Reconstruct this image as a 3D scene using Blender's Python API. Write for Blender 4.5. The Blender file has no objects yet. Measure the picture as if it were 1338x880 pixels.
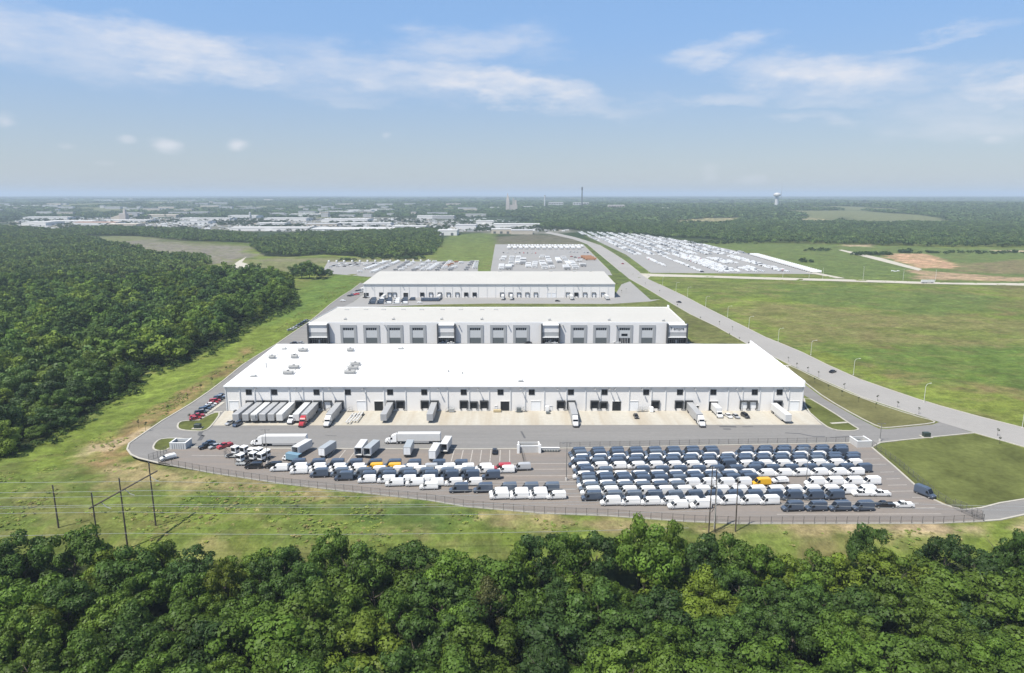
import bpy, math, random
import numpy as np
from mathutils import Vector, Matrix
from mathutils.geometry import tessellate_polygon

# ------------------------------------------------------------------ camera, sky, sun, exposure
R = math.radians
SC = bpy.context.scene
COL = SC.collection
CAM_H, PITCH, FPX = 90.0, math.atan(185.0 / 892.0), 892.0
cd = bpy.data.cameras.new('camera')
cam = bpy.data.objects.new('camera', cd)
COL.objects.link(cam)
cd.sensor_width = 36.0
cd.lens = 36.0 * FPX / 1338.0
cd.clip_start, cd.clip_end = 1.0, 120000.0
cam.location = (0, 0, CAM_H)
cam.rotation_euler = (math.pi / 2 - PITCH, 0, 0)
SC.camera = cam

SUN_EL, SUN_AZ = 60.0, 232.0          # azimuth clockwise from +Y
EXPOSURE = 0.46
SUN_STRENGTH, SKY_STRENGTH = 5.0, 0.078
cPh, sPh = math.cos(PITCH), math.sin(PITCH)


def ray(px, py):
    u, w = (px - 669.0) / FPX, (440.0 - py) / FPX
    return (u, cPh + w * sPh, -sPh + w * cPh)


world = bpy.data.worlds.new('World')
SC.world = world
world.use_nodes = True
wn, wl = world.node_tree.nodes, world.node_tree.links
wn.clear()
w_out = wn.new('ShaderNodeOutputWorld')
w_bg = wn.new('ShaderNodeBackground')
w_bg.inputs['Strength'].default_value = SKY_STRENGTH
sky = wn.new('ShaderNodeTexSky')
sky.sky_type = 'NISHITA'
sky.sun_disc = False
sky.sun_elevation = R(SUN_EL)
sky.sun_rotation = R(SUN_AZ)
sky.altitude = 120.0
sky.air_density = 1.0
sky.dust_density = 0.6
sky.ozone_density = 1.6


def build_clouds():
    tc = wn.new('ShaderNodeTexCoord')
    sep = wn.new('ShaderNodeSeparateXYZ')
    wl.new(tc.outputs['Generated'], sep.inputs[0])

    def m(op, a, b=None, clamp=False):
        n = wn.new('ShaderNodeMath')
        n.operation = op
        n.use_clamp = clamp
        for i, v in enumerate((a, b)):
            if v is None:
                continue
            if isinstance(v, (int, float)):
                n.inputs[i].default_value = v
            else:
                wl.new(v, n.inputs[i])
        return n.outputs[0]
    az = m('ARCTAN2', sep.outputs[0], sep.outputs[1])
    el = m('ARCSINE', sep.outputs[2])
    comb = wn.new('ShaderNodeCombineXYZ')
    wl.new(az, comb.inputs[0])
    wl.new(el, comb.inputs[1])
    # wind-drawn distortion of the cloud banks
    mp = wn.new('ShaderNodeMapping')
    mp.inputs['Scale'].default_value = (9, 26, 1)
    wl.new(comb.outputs[0], mp.inputs[0])
    nz = wn.new('ShaderNodeTexNoise')
    nz.inputs['Scale'].default_value = 1.0
    nz.inputs['Detail'].default_value = 7
    nz.inputs['Roughness'].default_value = 0.62
    wl.new(mp.outputs[0], nz.inputs['Vector'])
    sub = wn.new('ShaderNodeVectorMath')
    sub.operation = 'SUBTRACT'
    wl.new(nz.outputs['Color'], sub.inputs[0])
    sub.inputs[1].default_value = (0.5, 0.5, 0.5)
    scl = wn.new('ShaderNodeVectorMath')
    scl.operation = 'MULTIPLY'
    wl.new(sub.outputs[0], scl.inputs[0])
    scl.inputs[1].default_value = (0.24, 0.075, 0)
    add = wn.new('ShaderNodeVectorMath')
    add.operation = 'ADD'
    wl.new(comb.outputs[0], add.inputs[0])
    wl.new(scl.outputs[0], add.inputs[1])
    mp2 = wn.new('ShaderNodeMapping')
    mp2.inputs['Scale'].default_value = (17, 60, 1)
    mp2.inputs['Rotation'].default_value = (0, 0, 0.10)
    wl.new(comb.outputs[0], mp2.inputs[0])
    nz2 = wn.new('ShaderNodeTexNoise')
    nz2.inputs['Scale'].default_value = 1.0
    nz2.inputs['Detail'].default_value = 9
    nz2.inputs['Roughness'].default_value = 0.6
    wl.new(mp2.outputs[0], nz2.inputs['Vector'])
    tot = None
    banks = [(60, 52, 200, 34, 7, .62), (235, 70, 210, 26, 9, .95), (300, 84, 190, 20, 6, .7), (480, 92, 160, 26, 5, .62),
             (610, 62, 130, 24, -4, .6), (650, 112, 210, 17, 8, 1.0), (560, 92, 150, 16, 6, .8),
             (930, 66, 70, 16, -4, .75), (1085, 98, 150, 27, 6, 1.0), (1010, 88, 70, 10, 0, .6), (940, 126, 90, 10, -2, .55),
             (1320, 112, 80, 22, -4, .95), (1280, 155, 150, 26, 6, .45), (1230, 50, 110, 8, -7, .42), (355, 108, 40, 7, 0, .6),
             (1060, 158, 60, 8, 5, .35), (1080, 132, 70, 9, 2, .4), (450, 122, 90, 9, 3, .35)]
    puffs = [(214, 191, 20, 9, 0, 1.0), (311, 188, 16, 7, 0, .9), (165, 183, 13, 6, 0, .7), (90, 190, 12, 4, 0, .4),
             (2, 156, 14, 10, 0, .5), (503, 176, 8, 4, 0, .5), (1303, 182, 18, 8, 0, .6), (926, 226, 14, 12, 0, .32), (985, 234, 26, 6, 0, .3), (138, 212, 16, 4, 0, .25)]
    for lst, vec, soft in ((banks, add.outputs[0], 0.0), (puffs, None, 0.25)):
        for (px, py, rx, ry, tilt, st) in lst:
            d = Vector(ray(px, py)).normalized()
            a0, e0 = math.atan2(d.x, d.y), math.asin(d.z)
            k = 1.0 / FPX * math.cos(a0) ** 1
            mm = wn.new('ShaderNodeMapping')
            mm.vector_type = 'TEXTURE'
            mm.inputs['Location'].default_value = (a0, e0, 0)
            mm.inputs['Rotation'].default_value = (0, 0, -R(tilt))
            mm.inputs['Scale'].default_value = (rx * k * 1.2, ry * k * 1.35, 1)
            if vec is None:
                s2 = wn.new('ShaderNodeVectorMath')
                s2.operation = 'MULTIPLY'
                wl.new(sub.outputs[0], s2.inputs[0])
                s2.inputs[1].default_value = (0.05, 0.02, 0)
                a2 = wn.new('ShaderNodeVectorMath')
                a2.operation = 'ADD'
                wl.new(comb.outputs[0], a2.inputs[0])
                wl.new(s2.outputs[0], a2.inputs[1])
                vec = a2.outputs[0]
            wl.new(vec, mm.inputs[0])
            ln = wn.new('ShaderNodeVectorMath')
            ln.operation = 'LENGTH'
            wl.new(mm.outputs[0], ln.inputs[0])
            mr = wn.new('ShaderNodeMapRange')
            mr.interpolation_type = 'SMOOTHSTEP'
            mr.inputs['From Min'].default_value = 1.0
            mr.inputs['From Max'].default_value = 0.1
            mr.inputs['To Max'].default_value = st
            wl.new(ln.outputs['Value'], mr.inputs['Value'])
            v = mr.outputs[0]
            tot = v if tot is None else m('MAXIMUM', tot, v)
    t2 = m('MULTIPLY_ADD', nz2.outputs['Fac'], 1.8)
    t2.node.inputs[2].default_value = -0.12
    cov = m('MULTIPLY', tot, t2, clamp=True)
    cov = m('MULTIPLY', cov, 0.84)
    mix = wn.new('ShaderNodeMix')
    mix.data_type = 'RGBA'
    wl.new(cov, mix.inputs['Factor'])
    # a milky summer sky: the clear blue veiled by thin high haze
    veil = wn.new('ShaderNodeMix')
    veil.data_type = 'RGBA'
    vf = wn.new('ShaderNodeMapRange')
    vf.interpolation_type = 'SMOOTHSTEP'
    vf.inputs['From Min'].default_value = .22
    vf.inputs['From Max'].default_value = .95
    vf.inputs['To Min'].default_value = .58
    vf.inputs['To Max'].default_value = 0.0
    wl.new(el, vf.inputs['Value'])
    wl.new(vf.outputs[0], veil.inputs['Factor'])
    wl.new(sky.outputs[0], veil.inputs['A'])
    hv = wn.new('ShaderNodeMapRange')
    hv.interpolation_type = 'SMOOTHSTEP'
    hv.inputs['From Min'].default_value = .0
    hv.inputs['From Max'].default_value = .24
    wl.new(el, hv.inputs['Value'])
    vc = wn.new('ShaderNodeMix')
    vc.data_type = 'RGBA'
    wl.new(hv.outputs[0], vc.inputs['Factor'])
    vc.inputs['A'].default_value = HORIZON_COL
    vc.inputs['B'].default_value = VEIL_COL
    wl.new(vc.outputs['Result'], veil.inputs['B'])
    wl.new(veil.outputs['Result'], mix.inputs['A'])
    mix.inputs['B'].default_value = CLOUD_COL
    wl.new(mix.outputs['Result'], w_bg.inputs['Color'])


CLOUD_COL = (7.7, 7.8, 8.3, 1)
VEIL_COL = (3.0, 5.4, 9.6, 1)
HORIZON_COL = (4.5, 5.15, 6.1, 1)
HAZE_COL, HAZE_D = (0.71, 0.85, 1.0, 1), 0.000108
build_clouds()
wl.new(w_bg.outputs[0], w_out.inputs['Surface'])

sd = bpy.data.lights.new('sun', 'SUN')
sd.energy = SUN_STRENGTH
sd.angle = R(0.53)
sd.color = (1.0, 0.955, 0.88)
sun = bpy.data.objects.new('sun', sd)
COL.objects.link(sun)
sv = Vector((math.sin(R(SUN_AZ)) * math.cos(R(SUN_EL)), math.cos(R(SUN_AZ)) * math.cos(R(SUN_EL)), math.sin(R(SUN_EL))))
sun.rotation_euler = sv.to_track_quat('Z', 'Y').to_euler()
sun.location = (-300, -100, 600)

SC.view_settings.view_transform = 'Standard'
SC.view_settings.look = 'None'
SC.view_settings.exposure = EXPOSURE
SC.view_settings.gamma = 1.0
SC.view_settings.use_curve_mapping = False
SC.render.engine = 'CYCLES'
cy = SC.cycles
cy.max_bounces = 5
cy.diffuse_bounces = 2
cy.glossy_bounces = 2
cy.transmission_bounces = 3
cy.transparent_max_bounces = 12
cy.volume_bounces = 0
cy.caustics_reflective = False
cy.caustics_refractive = False
cy.use_denoising = True
SC.render.film_transparent = False

# ------------------------------------------------------------------ measuring helpers
rnd = random.Random(7)
rng = np.random.default_rng(11)


def G(px, py, z=0.0):
    """the point at height z that the photograph shows at (px, py)"""
    d = ray(px, py)
    t = (z - CAM_H) / d[2]
    return (t * d[0], t * d[1])


def W(px, py, Y):
    """the point on the vertical plane y = Y"""
    d = ray(px, py)
    t = Y / d[1]
    return (t * d[0], CAM_H + t * d[2])


def proj(X, Y, Z):
    dz = Z - CAM_H
    zc = Y * cPh - dz * sPh
    up = Y * sPh + dz * cPh
    zc = np.maximum(zc, 1e-3)
    return 669 + FPX * X / zc, 440 - FPX * up / zc


def sstep(a, b, x):
    t = np.clip((np.asarray(x, float) - a) / (b - a), 0, 1)
    return t * t * (3 - 2 * t)


def _hash(ix, iy, seed):
    h = (ix.astype(np.int64) * 374761393 + iy.astype(np.int64) * 668265263 + seed * 974634777) & 0xffffffff
    h = ((h ^ (h >> 13)) * 1274126177) & 0xffffffff
    h = h ^ (h >> 16)
    return (h & 0xffff) / 65535.0


def vnoise(x, y, seed=0):
    x, y = np.asarray(x, float), np.asarray(y, float)
    ix, iy = np.floor(x), np.floor(y)
    fx, fy = x - ix, y - iy
    fx, fy = fx * fx * (3 - 2 * fx), fy * fy * (3 - 2 * fy)
    a, b = _hash(ix, iy, seed), _hash(ix + 1, iy, seed)
    c, d = _hash(ix, iy + 1, seed), _hash(ix + 1, iy + 1, seed)
    return (a * (1 - fx) + b * fx) * (1 - fy) + (c * (1 - fx) + d * fx) * fy


def fbm(x, y, seed=0, oct=4):
    s, a, t = 0, 1.0, 0
    x, y = np.asarray(x, float), np.asarray(y, float)
    for i in range(oct):
        s = s + a * vnoise(x, y, seed + i * 17)
        t += a
        x, y, a = x * 2.03 + 3.1, y * 2.03 + 7.7, a * 0.5
    return s / t


def terrain(X, Y):
    X, Y = np.asarray(X, float), np.asarray(Y, float)
    right = sstep(-0.15, 0.12, X / np.maximum(Y, 1))
    start = 2700 - 1250 * right
    k = sstep(0, 1, (Y - start) / 2600.0)
    hills = k * (26 + 30 * (fbm(X / 1300, Y / 1300, 3, 3) - 0.35))
    hills = hills + sstep(5500, 13000, Y) * (16 + 26 * (fbm(X / 2600, Y / 3000, 9, 2) - 0.4))
    dip = -5.0 * sstep(172, 150, Y)
    lf = -3.0 * sstep(0, 60, -(X + 105 + 0.42 * (Y - 240))) * sstep(190, 240, Y) * sstep(900, 600, Y)
    return hills + dip + lf


def GT(px, py, n=14):
    z = 0.0
    for i in range(n):
        x, y = G(px, py, min(z, CAM_H - 2))
        z = 0.5 * z + 0.5 * float(terrain(x, y))
    return x, y, float(terrain(x, y))


# ------------------------------------------------------------------ object helpers
def tag(o, label=None, cat=None, group=None, kind=None):
    if label:
        o['label'] = label
    if cat:
        o['category'] = cat
    if group:
        o['group'] = group
    if kind:
        o['kind'] = kind
    return o


def thing(name, label, cat, loc=(0, 0, 0), rotz=0.0, group=None):
    o = bpy.data.objects.new(name, None)
    o.empty_display_size = 0.5
    COL.objects.link(o)
    o.location = loc
    o.rotation_euler = (0, 0, rotz)
    return tag(o, label, cat, group)


def copy_tree(src, loc=None, rotz=None, label=None, group=None, cat=None, parent=None):
    c = src.copy()
    COL.objects.link(c)
    if parent is not None:
        c.parent = parent
    if loc is not None:
        c.location = loc
    if rotz is not None:
        c.rotation_euler = (0, 0, rotz)
    tag(c, label, cat, group)
    for ch in KIDS.get(src.name, ()):
        copy_tree(ch, parent=c)
    return c


KIDS = {}


class MB:
    def __init__(self):
        self.v, self.f, self.m = [], [], []

    def add(self, vs, fs, mi=0):
        o = len(self.v)
        self.v += [tuple(p) for p in vs]
        self.f += [tuple(i + o for i in f) for f in fs]
        self.m += [mi] * len(fs)
        return self

    def box(self, x0, x1, y0, y1, z0, z1, mi=0, taper=0.0):
        t = taper
        vs = [(x0, y0, z0), (x1, y0, z0), (x1, y1, z0), (x0, y1, z0),
              (x0 + t, y0 + t, z1), (x1 - t, y0 + t, z1), (x1 - t, y1 - t, z1), (x0 + t, y1 - t, z1)]
        return self.add(vs, [(0, 3, 2, 1), (4, 5, 6, 7), (0, 1, 5, 4), (1, 2, 6, 5), (2, 3, 7, 6), (3, 0, 4, 7)], mi)

    def bbox(self, x0, x1, y0, y1, z0, z1, b=0.06, mi=0):
        """box with chamfered vertical and top edges"""
        pl = [(x0 + b, y0), (x1 - b, y0), (x1, y0 + b), (x1, y1 - b), (x1 - b, y1), (x0 + b, y1), (x0, y1 - b), (x0, y0 + b)]
        cx, cy_ = (x0 + x1) / 2, (y0 + y1) / 2
        pi = [(cx + (x - cx) * (1 - 2 * b / (x1 - x0)), cy_ + (y - cy_) * (1 - 2 * b / (y1 - y0))) for x, y in pl]
        vs = [(x, y, z0) for x, y in pl] + [(x, y, z1 - b) for x, y in pl] + [(x, y, z1) for x, y in pi]
        fs = [tuple(range(7, -1, -1)), tuple(range(16, 24))]
        for k in range(8):
            j = (k + 1) % 8
            fs += [(k, j, 8 + j, 8 + k), (8 + k, 8 + j, 16 + j, 16 + k)]
        return self.add(vs, fs, mi)

    def quad(self, a, b, c, d, mi=0):
        return self.add([a, b, c, d], [(0, 1, 2, 3)], mi)

    def tube(self, p0, p1, r0, r1=None, n=6, mi=0, cap=True):
        r1 = r0 if r1 is None else r1
        p0, p1 = Vector(p0), Vector(p1)
        d = (p1 - p0)
        if d.length < 1e-6:
            return self
        d.normalize()
        a = d.orthogonal().normalized()
        b = d.cross(a)
        vs = []
        for p, r in ((p0, r0), (p1, r1)):
            for k in range(n):
                t = 2 * math.pi * k / n
                vs.append(p + (a * math.cos(t) + b * math.sin(t)) * r)
        fs = [(k, (k + 1) % n, n + (k + 1) % n, n + k) for k in range(n)]
        if cap:
            fs += [tuple(range(n - 1, -1, -1)), tuple(range(n, 2 * n))]
        return self.add(vs, fs, mi)

    def path(self, pts, r, n=6, mi=0):
        for i in range(len(pts) - 1):
            self.tube(pts[i], pts[i + 1], r if not isinstance(r, (list, tuple)) else r[i],
                      r if not isinstance(r, (list, tuple)) else r[i + 1], n, mi)
        return self

    def profile(self, pts, wid, mi=0):
        """pts: (x, z, halfwidth) round a side outline; builds both sides and the skin between them"""
        n = len(pts)
        vs = [(x, -w, z) for x, z, w in pts] + [(x, w, z) for x, z, w in pts]
        fs = [(k, n + k, n + (k + 1) % n, (k + 1) % n) for k in range(n)]
        tri = tessellate_polygon([[Vector((x, z, 0)) for x, z, w in pts]])
        for t in tri:
            a, b, c = t
            p = [Vector((pts[i][0], pts[i][1])) for i in t]
            cr = (p[1] - p[0]).cross(p[2] - p[0])
            if cr < 0:
                b, c = c, b
            fs.append((a, b, c))
            fs.append((n + a, n + c, n + b))
        return self.add(vs, fs, mi)

    def prism(self, poly, z0, z1, mi=0):
        n = len(poly)
        ar = sum(poly[i][0] * poly[(i + 1) % n][1] - poly[(i + 1) % n][0] * poly[i][1] for i in range(n))
        if ar < 0:
            poly = poly[::-1]
        zf0 = z0 if callable(z0) else (lambda x, y: z0)
        zf1 = z1 if callable(z1) else (lambda x, y: z1)
        vs = [(x, y, zf0(x, y)) for x, y in poly] + [(x, y, zf1(x, y)) for x, y in poly]
        fs = [(k, (k + 1) % n, n + (k + 1) % n, n + k) for k in range(n)]
        for t in tessellate_polygon([[Vector((x, y, 0)) for x, y in poly]]):
            a, b, c = t
            p = [Vector(poly[i]) for i in t]
            if (p[1] - p[0]).cross(p[2] - p[0]) < 0:
                b, c = c, b
            fs.append((n + a, n + b, n + c))
            fs.append((a, c, b))
        return self.add(vs, fs, mi)

    def sheet(self, poly, z=0.0, mi=0):
        vs = [(x, y, z if not callable(z) else z(x, y)) for x, y in poly]
        fs = []
        for t in tessellate_polygon([[Vector((x, y, 0)) for x, y in poly]]):
            a, b, c = t
            p = [Vector(poly[i]) for i in t]
            if (p[1] - p[0]).cross(p[2] - p[0]) < 0:
                b, c = c, b
            fs.append((a, b, c))
        return self.add(vs, fs, mi)

    def ribbon(self, pts, w, z0, z1, mi=0, closed=False):
        """a raised strip following a line on the ground"""
        P = [Vector(p[:2]) for p in pts]
        n = len(P)
        L = []
        for i in range(n):
            a = P[i - 1] if (i > 0 or closed) else P[i]
            b = P[(i + 1) % n] if (i < n - 1 or closed) else P[i]
            t = (b - a)
            if t.length < 1e-6:
                t = Vector((1, 0))
            t.normalize()
            L.append(Vector((-t.y, t.x)))
        vs = []
        for p, q in zip(P, L):
            a, b = p + q * w / 2, p - q * w / 2
            vs += [(a.x, a.y, z0), (a.x, a.y, z1), (b.x, b.y, z1), (b.x, b.y, z0)]
        fs = []
        for i in range(n if closed else n - 1):
            o, j = 4 * i, 4 * ((i + 1) % n)
            for k in range(3):
                fs.append((o + k, o + k + 1, j + k + 1, j + k)[::-1])
        return self.add(vs, fs, mi)

    def build(self, name, mats, parent=None, smooth=False, label=None):
        me = bpy.data.meshes.new(name)
        me.from_pydata(self.v, [], self.f)
        if not isinstance(mats, (list, tuple)):
            mats = [mats]
        for m in mats:
            me.materials.append(m)
        if len(mats) > 1:
            me.polygons.foreach_set('material_index', self.m)
        if smooth:
            me.polygons.foreach_set('use_smooth', [True] * len(me.polygons))
        me.update()
        o = bpy.data.objects.new(name, me)
        COL.objects.link(o)
        if parent is not None:
            o.parent = parent
            KIDS.setdefault(parent.name, []).append(o)
        if label:
            o['label'] = label
        return o


def child(o, parent):
    o.parent = parent
    KIDS.setdefault(parent.name, []).append(o)
    return o


def np_quads(name, verts, mats, cols=None, mid=None, smooth=False):
    """verts (N,4,3) -> one mesh of N quads; cols (N,3) face colours"""
    n = len(verts)
    me = bpy.data.meshes.new(name)
    me.vertices.add(n * 4)
    me.vertices.foreach_set('co', np.ascontiguousarray(verts, dtype=np.float32).ravel())
    me.loops.add(n * 4)
    me.loops.foreach_set('vertex_index', np.arange(n * 4, dtype=np.int32))
    me.polygons.add(n)
    me.polygons.foreach_set('loop_start', np.arange(0, n * 4, 4, dtype=np.int32))
    me.polygons.foreach_set('loop_total', np.full(n, 4, dtype=np.int32))
    if not isinstance(mats, (list, tuple)):
        mats = [mats]
    for m in mats:
        me.materials.append(m)
    if mid is not None:
        me.polygons.foreach_set('material_index', np.asarray(mid, dtype=np.int32))
    if cols is not None:
        at = me.attributes.new('tint', 'FLOAT_COLOR', 'POINT')
        c = np.ones((n, 4, 4), dtype=np.float32)
        c[:, :, :3] = cols[:, None, :]
        at.data.foreach_set('color', c.ravel())
    me.update(calc_edges=True)
    return me


# ------------------------------------------------------------------ materials
def srgb(r, g, b):
    f = lambda c: (c / 255 / 12.92) if c / 255 <= 0.04045 else ((c / 255 + 0.055) / 1.055) ** 2.4
    return (f(r), f(g), f(b), 1)


def mat(name, col, rough=0.6, metal=0.0, var=0.0, scale=1.0, detail=4, bump=0.0, stretch=None, spec=0.5, var2=0.0, scale2=0.1, coat=0.0):
    m = bpy.data.materials.new(name)
    m.use_nodes = True
    nt = m.node_tree
    N, L = nt.nodes, nt.links
    b = N['Principled BSDF']
    c = tuple(col[:3]) + (1,)
    b.inputs['Base Color'].default_value = c
    b.inputs['Roughness'].default_value = rough
    b.inputs['Metallic'].default_value = metal
    b.inputs['Specular IOR Level'].default_value = spec
    b.inputs['Coat Weight'].default_value = coat
    if var or bump or var2:
        tc = N.new('ShaderNodeTexCoord')
        mp = N.new('ShaderNodeMapping')
        if stretch:
            mp.inputs['Scale'].default_value = stretch
        L.new(tc.outputs['Object'], mp.inputs[0])
        nz = N.new('ShaderNodeTexNoise')
        nz.inputs['Scale'].default_value = scale
        nz.inputs['Detail'].default_value = detail
        nz.inputs['Roughness'].default_value = 0.6
        L.new(mp.outputs[0], nz.inputs['Vector'])
        mr = N.new('ShaderNodeMapRange')
        mr.inputs['From Min'].default_value = 0.25
        mr.inputs['From Max'].default_value = 0.75
        mr.inputs['To Min'].default_value = 1 - var
        mr.inputs['To Max'].default_value = 1 + var
        L.new(nz.outputs['Fac'], mr.inputs['Value'])
        fac = mr.outputs[0]
        if var2:
            nz2 = N.new('ShaderNodeTexNoise')
            nz2.inputs['Scale'].default_value = scale2
            nz2.inputs['Detail'].default_value = 5
            L.new(mp.outputs[0], nz2.inputs['Vector'])
            mr2 = N.new('ShaderNodeMapRange')
            mr2.inputs['From Min'].default_value = 0.3
            mr2.inputs['From Max'].default_value = 0.7
            mr2.inputs['To Min'].default_value = 1 - var2
            mr2.inputs['To Max'].default_value = 1 + var2
            L.new(nz2.outputs['Fac'], mr2.inputs['Value'])
            mu = N.new('ShaderNodeMath')
            mu.operation = 'MULTIPLY'
            L.new(fac, mu.inputs[0])
            L.new(mr2.outputs[0], mu.inputs[1])
            fac = mu.outputs[0]
        vm = N.new('ShaderNodeVectorMath')
        vm.operation = 'SCALE'
        vm.inputs[0].default_value = c[:3]
        L.new(fac, vm.inputs['Scale'])
        L.new(vm.outputs[0], b.inputs['Base Color'])
        if bump:
            bp = N.new('ShaderNodeBump')
            bp.inputs['Strength'].default_value = bump
            bp.inputs['Distance'].default_value = 0.1
            L.new(nz.outputs['Fac'], bp.inputs['Height'])
            L.new(bp.outputs[0], b.inputs['Normal'])
    return m


def streak_mat(name, col, col2, sx, sy, thr=0.5, rough=0.85, var=0.1):
    """paving with stained bands: col2 stains drawn out along one axis"""
    m = mat(name, col, rough, var=var, scale=0.6, detail=6)
    nt = m.node_tree
    N, L = nt.nodes, nt.links
    b = N['Principled BSDF']
    prev = b.inputs['Base Color'].links[0].from_socket
    tc = N.new('ShaderNodeTexCoord')
    mp = N.new('ShaderNodeMapping')
    mp.inputs['Scale'].default_value = (sx, sy, 1)
    L.new(tc.outputs['Object'], mp.inputs[0])
    nz = N.new('ShaderNodeTexNoise')
    nz.inputs['Scale'].default_value = 1
    nz.inputs['Detail'].default_value = 6
    nz.inputs['Roughness'].default_value = 0.65
    L.new(mp.outputs[0], nz.inputs['Vector'])
    mr = N.new('ShaderNodeMapRange')
    mr.inputs['From Min'].default_value = thr - 0.12
    mr.inputs['From Max'].default_value = thr + 0.18
    L.new(nz.outputs['Fac'], mr.inputs['Value'])
    mx = N.new('ShaderNodeMix')
    mx.data_type = 'RGBA'
    L.new(mr.outputs[0], mx.inputs['Factor'])
    L.new(prev, mx.inputs['A'])
    mx.inputs['B'].default_value = tuple(col2[:3]) + (1,)
    L.new(mx.outputs['Result'], b.inputs['Base Color'])
    return m


M = {}
M['roof_white'] = mat('roof_white', (.80, .80, .79), .55, var=.015, scale=.06, var2=.02, scale2=.4)
M['roof_cream'] = mat('roof_cream', (.47, .455, .415), .6, var=.03, scale=.05, var2=.03, scale2=.5)
M['wall_pale'] = mat('wall_pale', (.74, .72, .695), .7, var=.02, scale=.5, stretch=(1, 1, .15))
M['wall_grey'] = mat('wall_grey', (.70, .69, .675), .7, var=.02, scale=.4)
M['bay_grey'] = mat('bay_grey', (.33, .34, .345), .7, var=.02, scale=.4)
M['bay_light'] = mat('bay_light', (.50, .515, .52), .7)
M['trim_white'] = mat('trim_white', (.8, .8, .79), .5)
M['gutter'] = mat('gutter', (.62, .63, .64), .5)
M['dark_metal'] = mat('dark_metal', (.035, .037, .04), .5)
M['fin_dark'] = mat('fin_dark', (.055, .058, .062), .5)
M['door_dark'] = mat('door_dark', (.10, .115, .118), .5)
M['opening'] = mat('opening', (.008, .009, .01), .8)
M['glass'] = mat('glass', (.010, .012, .015), .22, spec=.35)
M['door_white'] = mat('door_white', (.76, .77, .78), .5, var=.02, scale=2)
M['seal'] = mat('seal', (.05, .052, .055), .8)
M['asphalt'] = streak_mat('asphalt', (.200, .193, .183), (.165, .160, .153), .010, .22, .52, .9)
M['lot'] = streak_mat('lot_asphalt', (.208, .176, .150), (.172, .160, .149), .012, .30, .48)
M['road'] = mat('road', (.282, .27, .253), .9, var=.05, scale=.4, detail=7, var2=.06, scale2=.03)
M['far_paving'] = mat('far_paving', (.262, .256, .246), .9, var=.06, scale=.02, detail=5)
M['concrete'] = streak_mat('apron_concrete', (.43, .405, .345), (.35, .30, .225), .16, .012, .56)
M['kerb'] = mat('kerb', (.39, .37, .32), .85, var=.12, scale=.5)
M['paint'] = mat('paint', (.39, .365, .33), .8, var=.25, scale=.8)
M['tar'] = mat('tar', (.09, .09, .092), .7)
M['gravel_road'] = mat('gravel_road', (.42, .39, .325), .95, var=.08, scale=.06)
M['far_white'] = mat('far_white', (.78, .78, .77), .5)
M['pole_steel'] = mat('pole_steel', (.13, .13, .13), .5)
M['lamp_white'] = mat('lamp_white', (.52, .52, .50), .4)
M['wood'] = mat('wood', (.075, .06, .047), .9, var=.25, scale=1.5, stretch=(4, 4, .3))
M['wire'] = mat('wire', (.50, .51, .50), .35, .3)
M['galv'] = mat('galv', (.30, .31, .31), .5)
M['fence_steel'] = mat('fence_steel', (.10, .095, .09), .6)
M['tyre'] = mat('tyre', (.018, .018, .018), .85)
M['rim'] = mat('rim', (.45, .45, .45), .4, .3)
M['chassis'] = mat('chassis', (.03, .03, .032), .6)
M['van_white'] = mat('van_white', (.80, .80, .79), .32, coat=.4)
M['van_blue'] = mat('van_blue', (.062, .084, .122), .38, coat=.4)
M['van_blue_pale'] = mat('van_blue_pale', (.10, .125, .16), .38, coat=.4)
M['van_yellow'] = mat('van_yellow', (.72, .40, .02), .35, coat=.4)
M['van_red'] = mat('van_red', (.40, .035, .045), .35, coat=.4)
M['van_grey'] = mat('van_grey', (.40, .41, .42), .35, coat=.4)
M['van_black'] = mat('van_black', (.012, .012, .014), .3, coat=.5)
M['car_blue'] = mat('car_blue', (.045, .07, .12), .3, coat=.5)
M['car_silver'] = mat('car_silver', (.45, .46, .47), .3, .3, coat=.5)
M['trailer_white'] = mat('trailer_white', (.58, .58, .57), .4, var=.03, scale=.8)
M['trailer_grey'] = mat('trailer_grey', (.35, .355, .36), .4, var=.04, scale=.8)
M['trailer_steel'] = mat('trailer_steel', (.34, .365, .38), .35, var=.05, scale=.8)
M['teal'] = mat('teal', (.16, .27, .35), .45)
M['orange'] = mat('orange', (.45, .22, .11), .5)
M['pallet'] = mat('pallet', (.42, .34, .2), .9)
M['hvac'] = mat('hvac', (.38, .38, .37), .6, var=.1, scale=2)
M['cement'] = mat('cement', (.50, .48, .45), .9, var=.1, scale=.4)
M['block'] = mat('block_wall', (.48, .475, .46), .85, var=.04, scale=1.5)
M['pinkstone'] = mat('pinkstone', (.47, .42, .38), .9)
M['brickred'] = mat('brickred', (.42, .27, .2), .9)
M['tank'] = mat('tank', (.50, .50, .49), .5)
M['tan'] = mat('tan_wall', (.52, .46, .38), .8)
M['farroof'] = mat('far_roof', (.50, .495, .48), .7, var=.08, scale=.02)
M['fargrey'] = mat('far_grey_roof', (.40, .40, .40), .7)
M['bark'] = mat('bark', (.10, .082, .062), .95, var=.3, scale=2)


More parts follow.
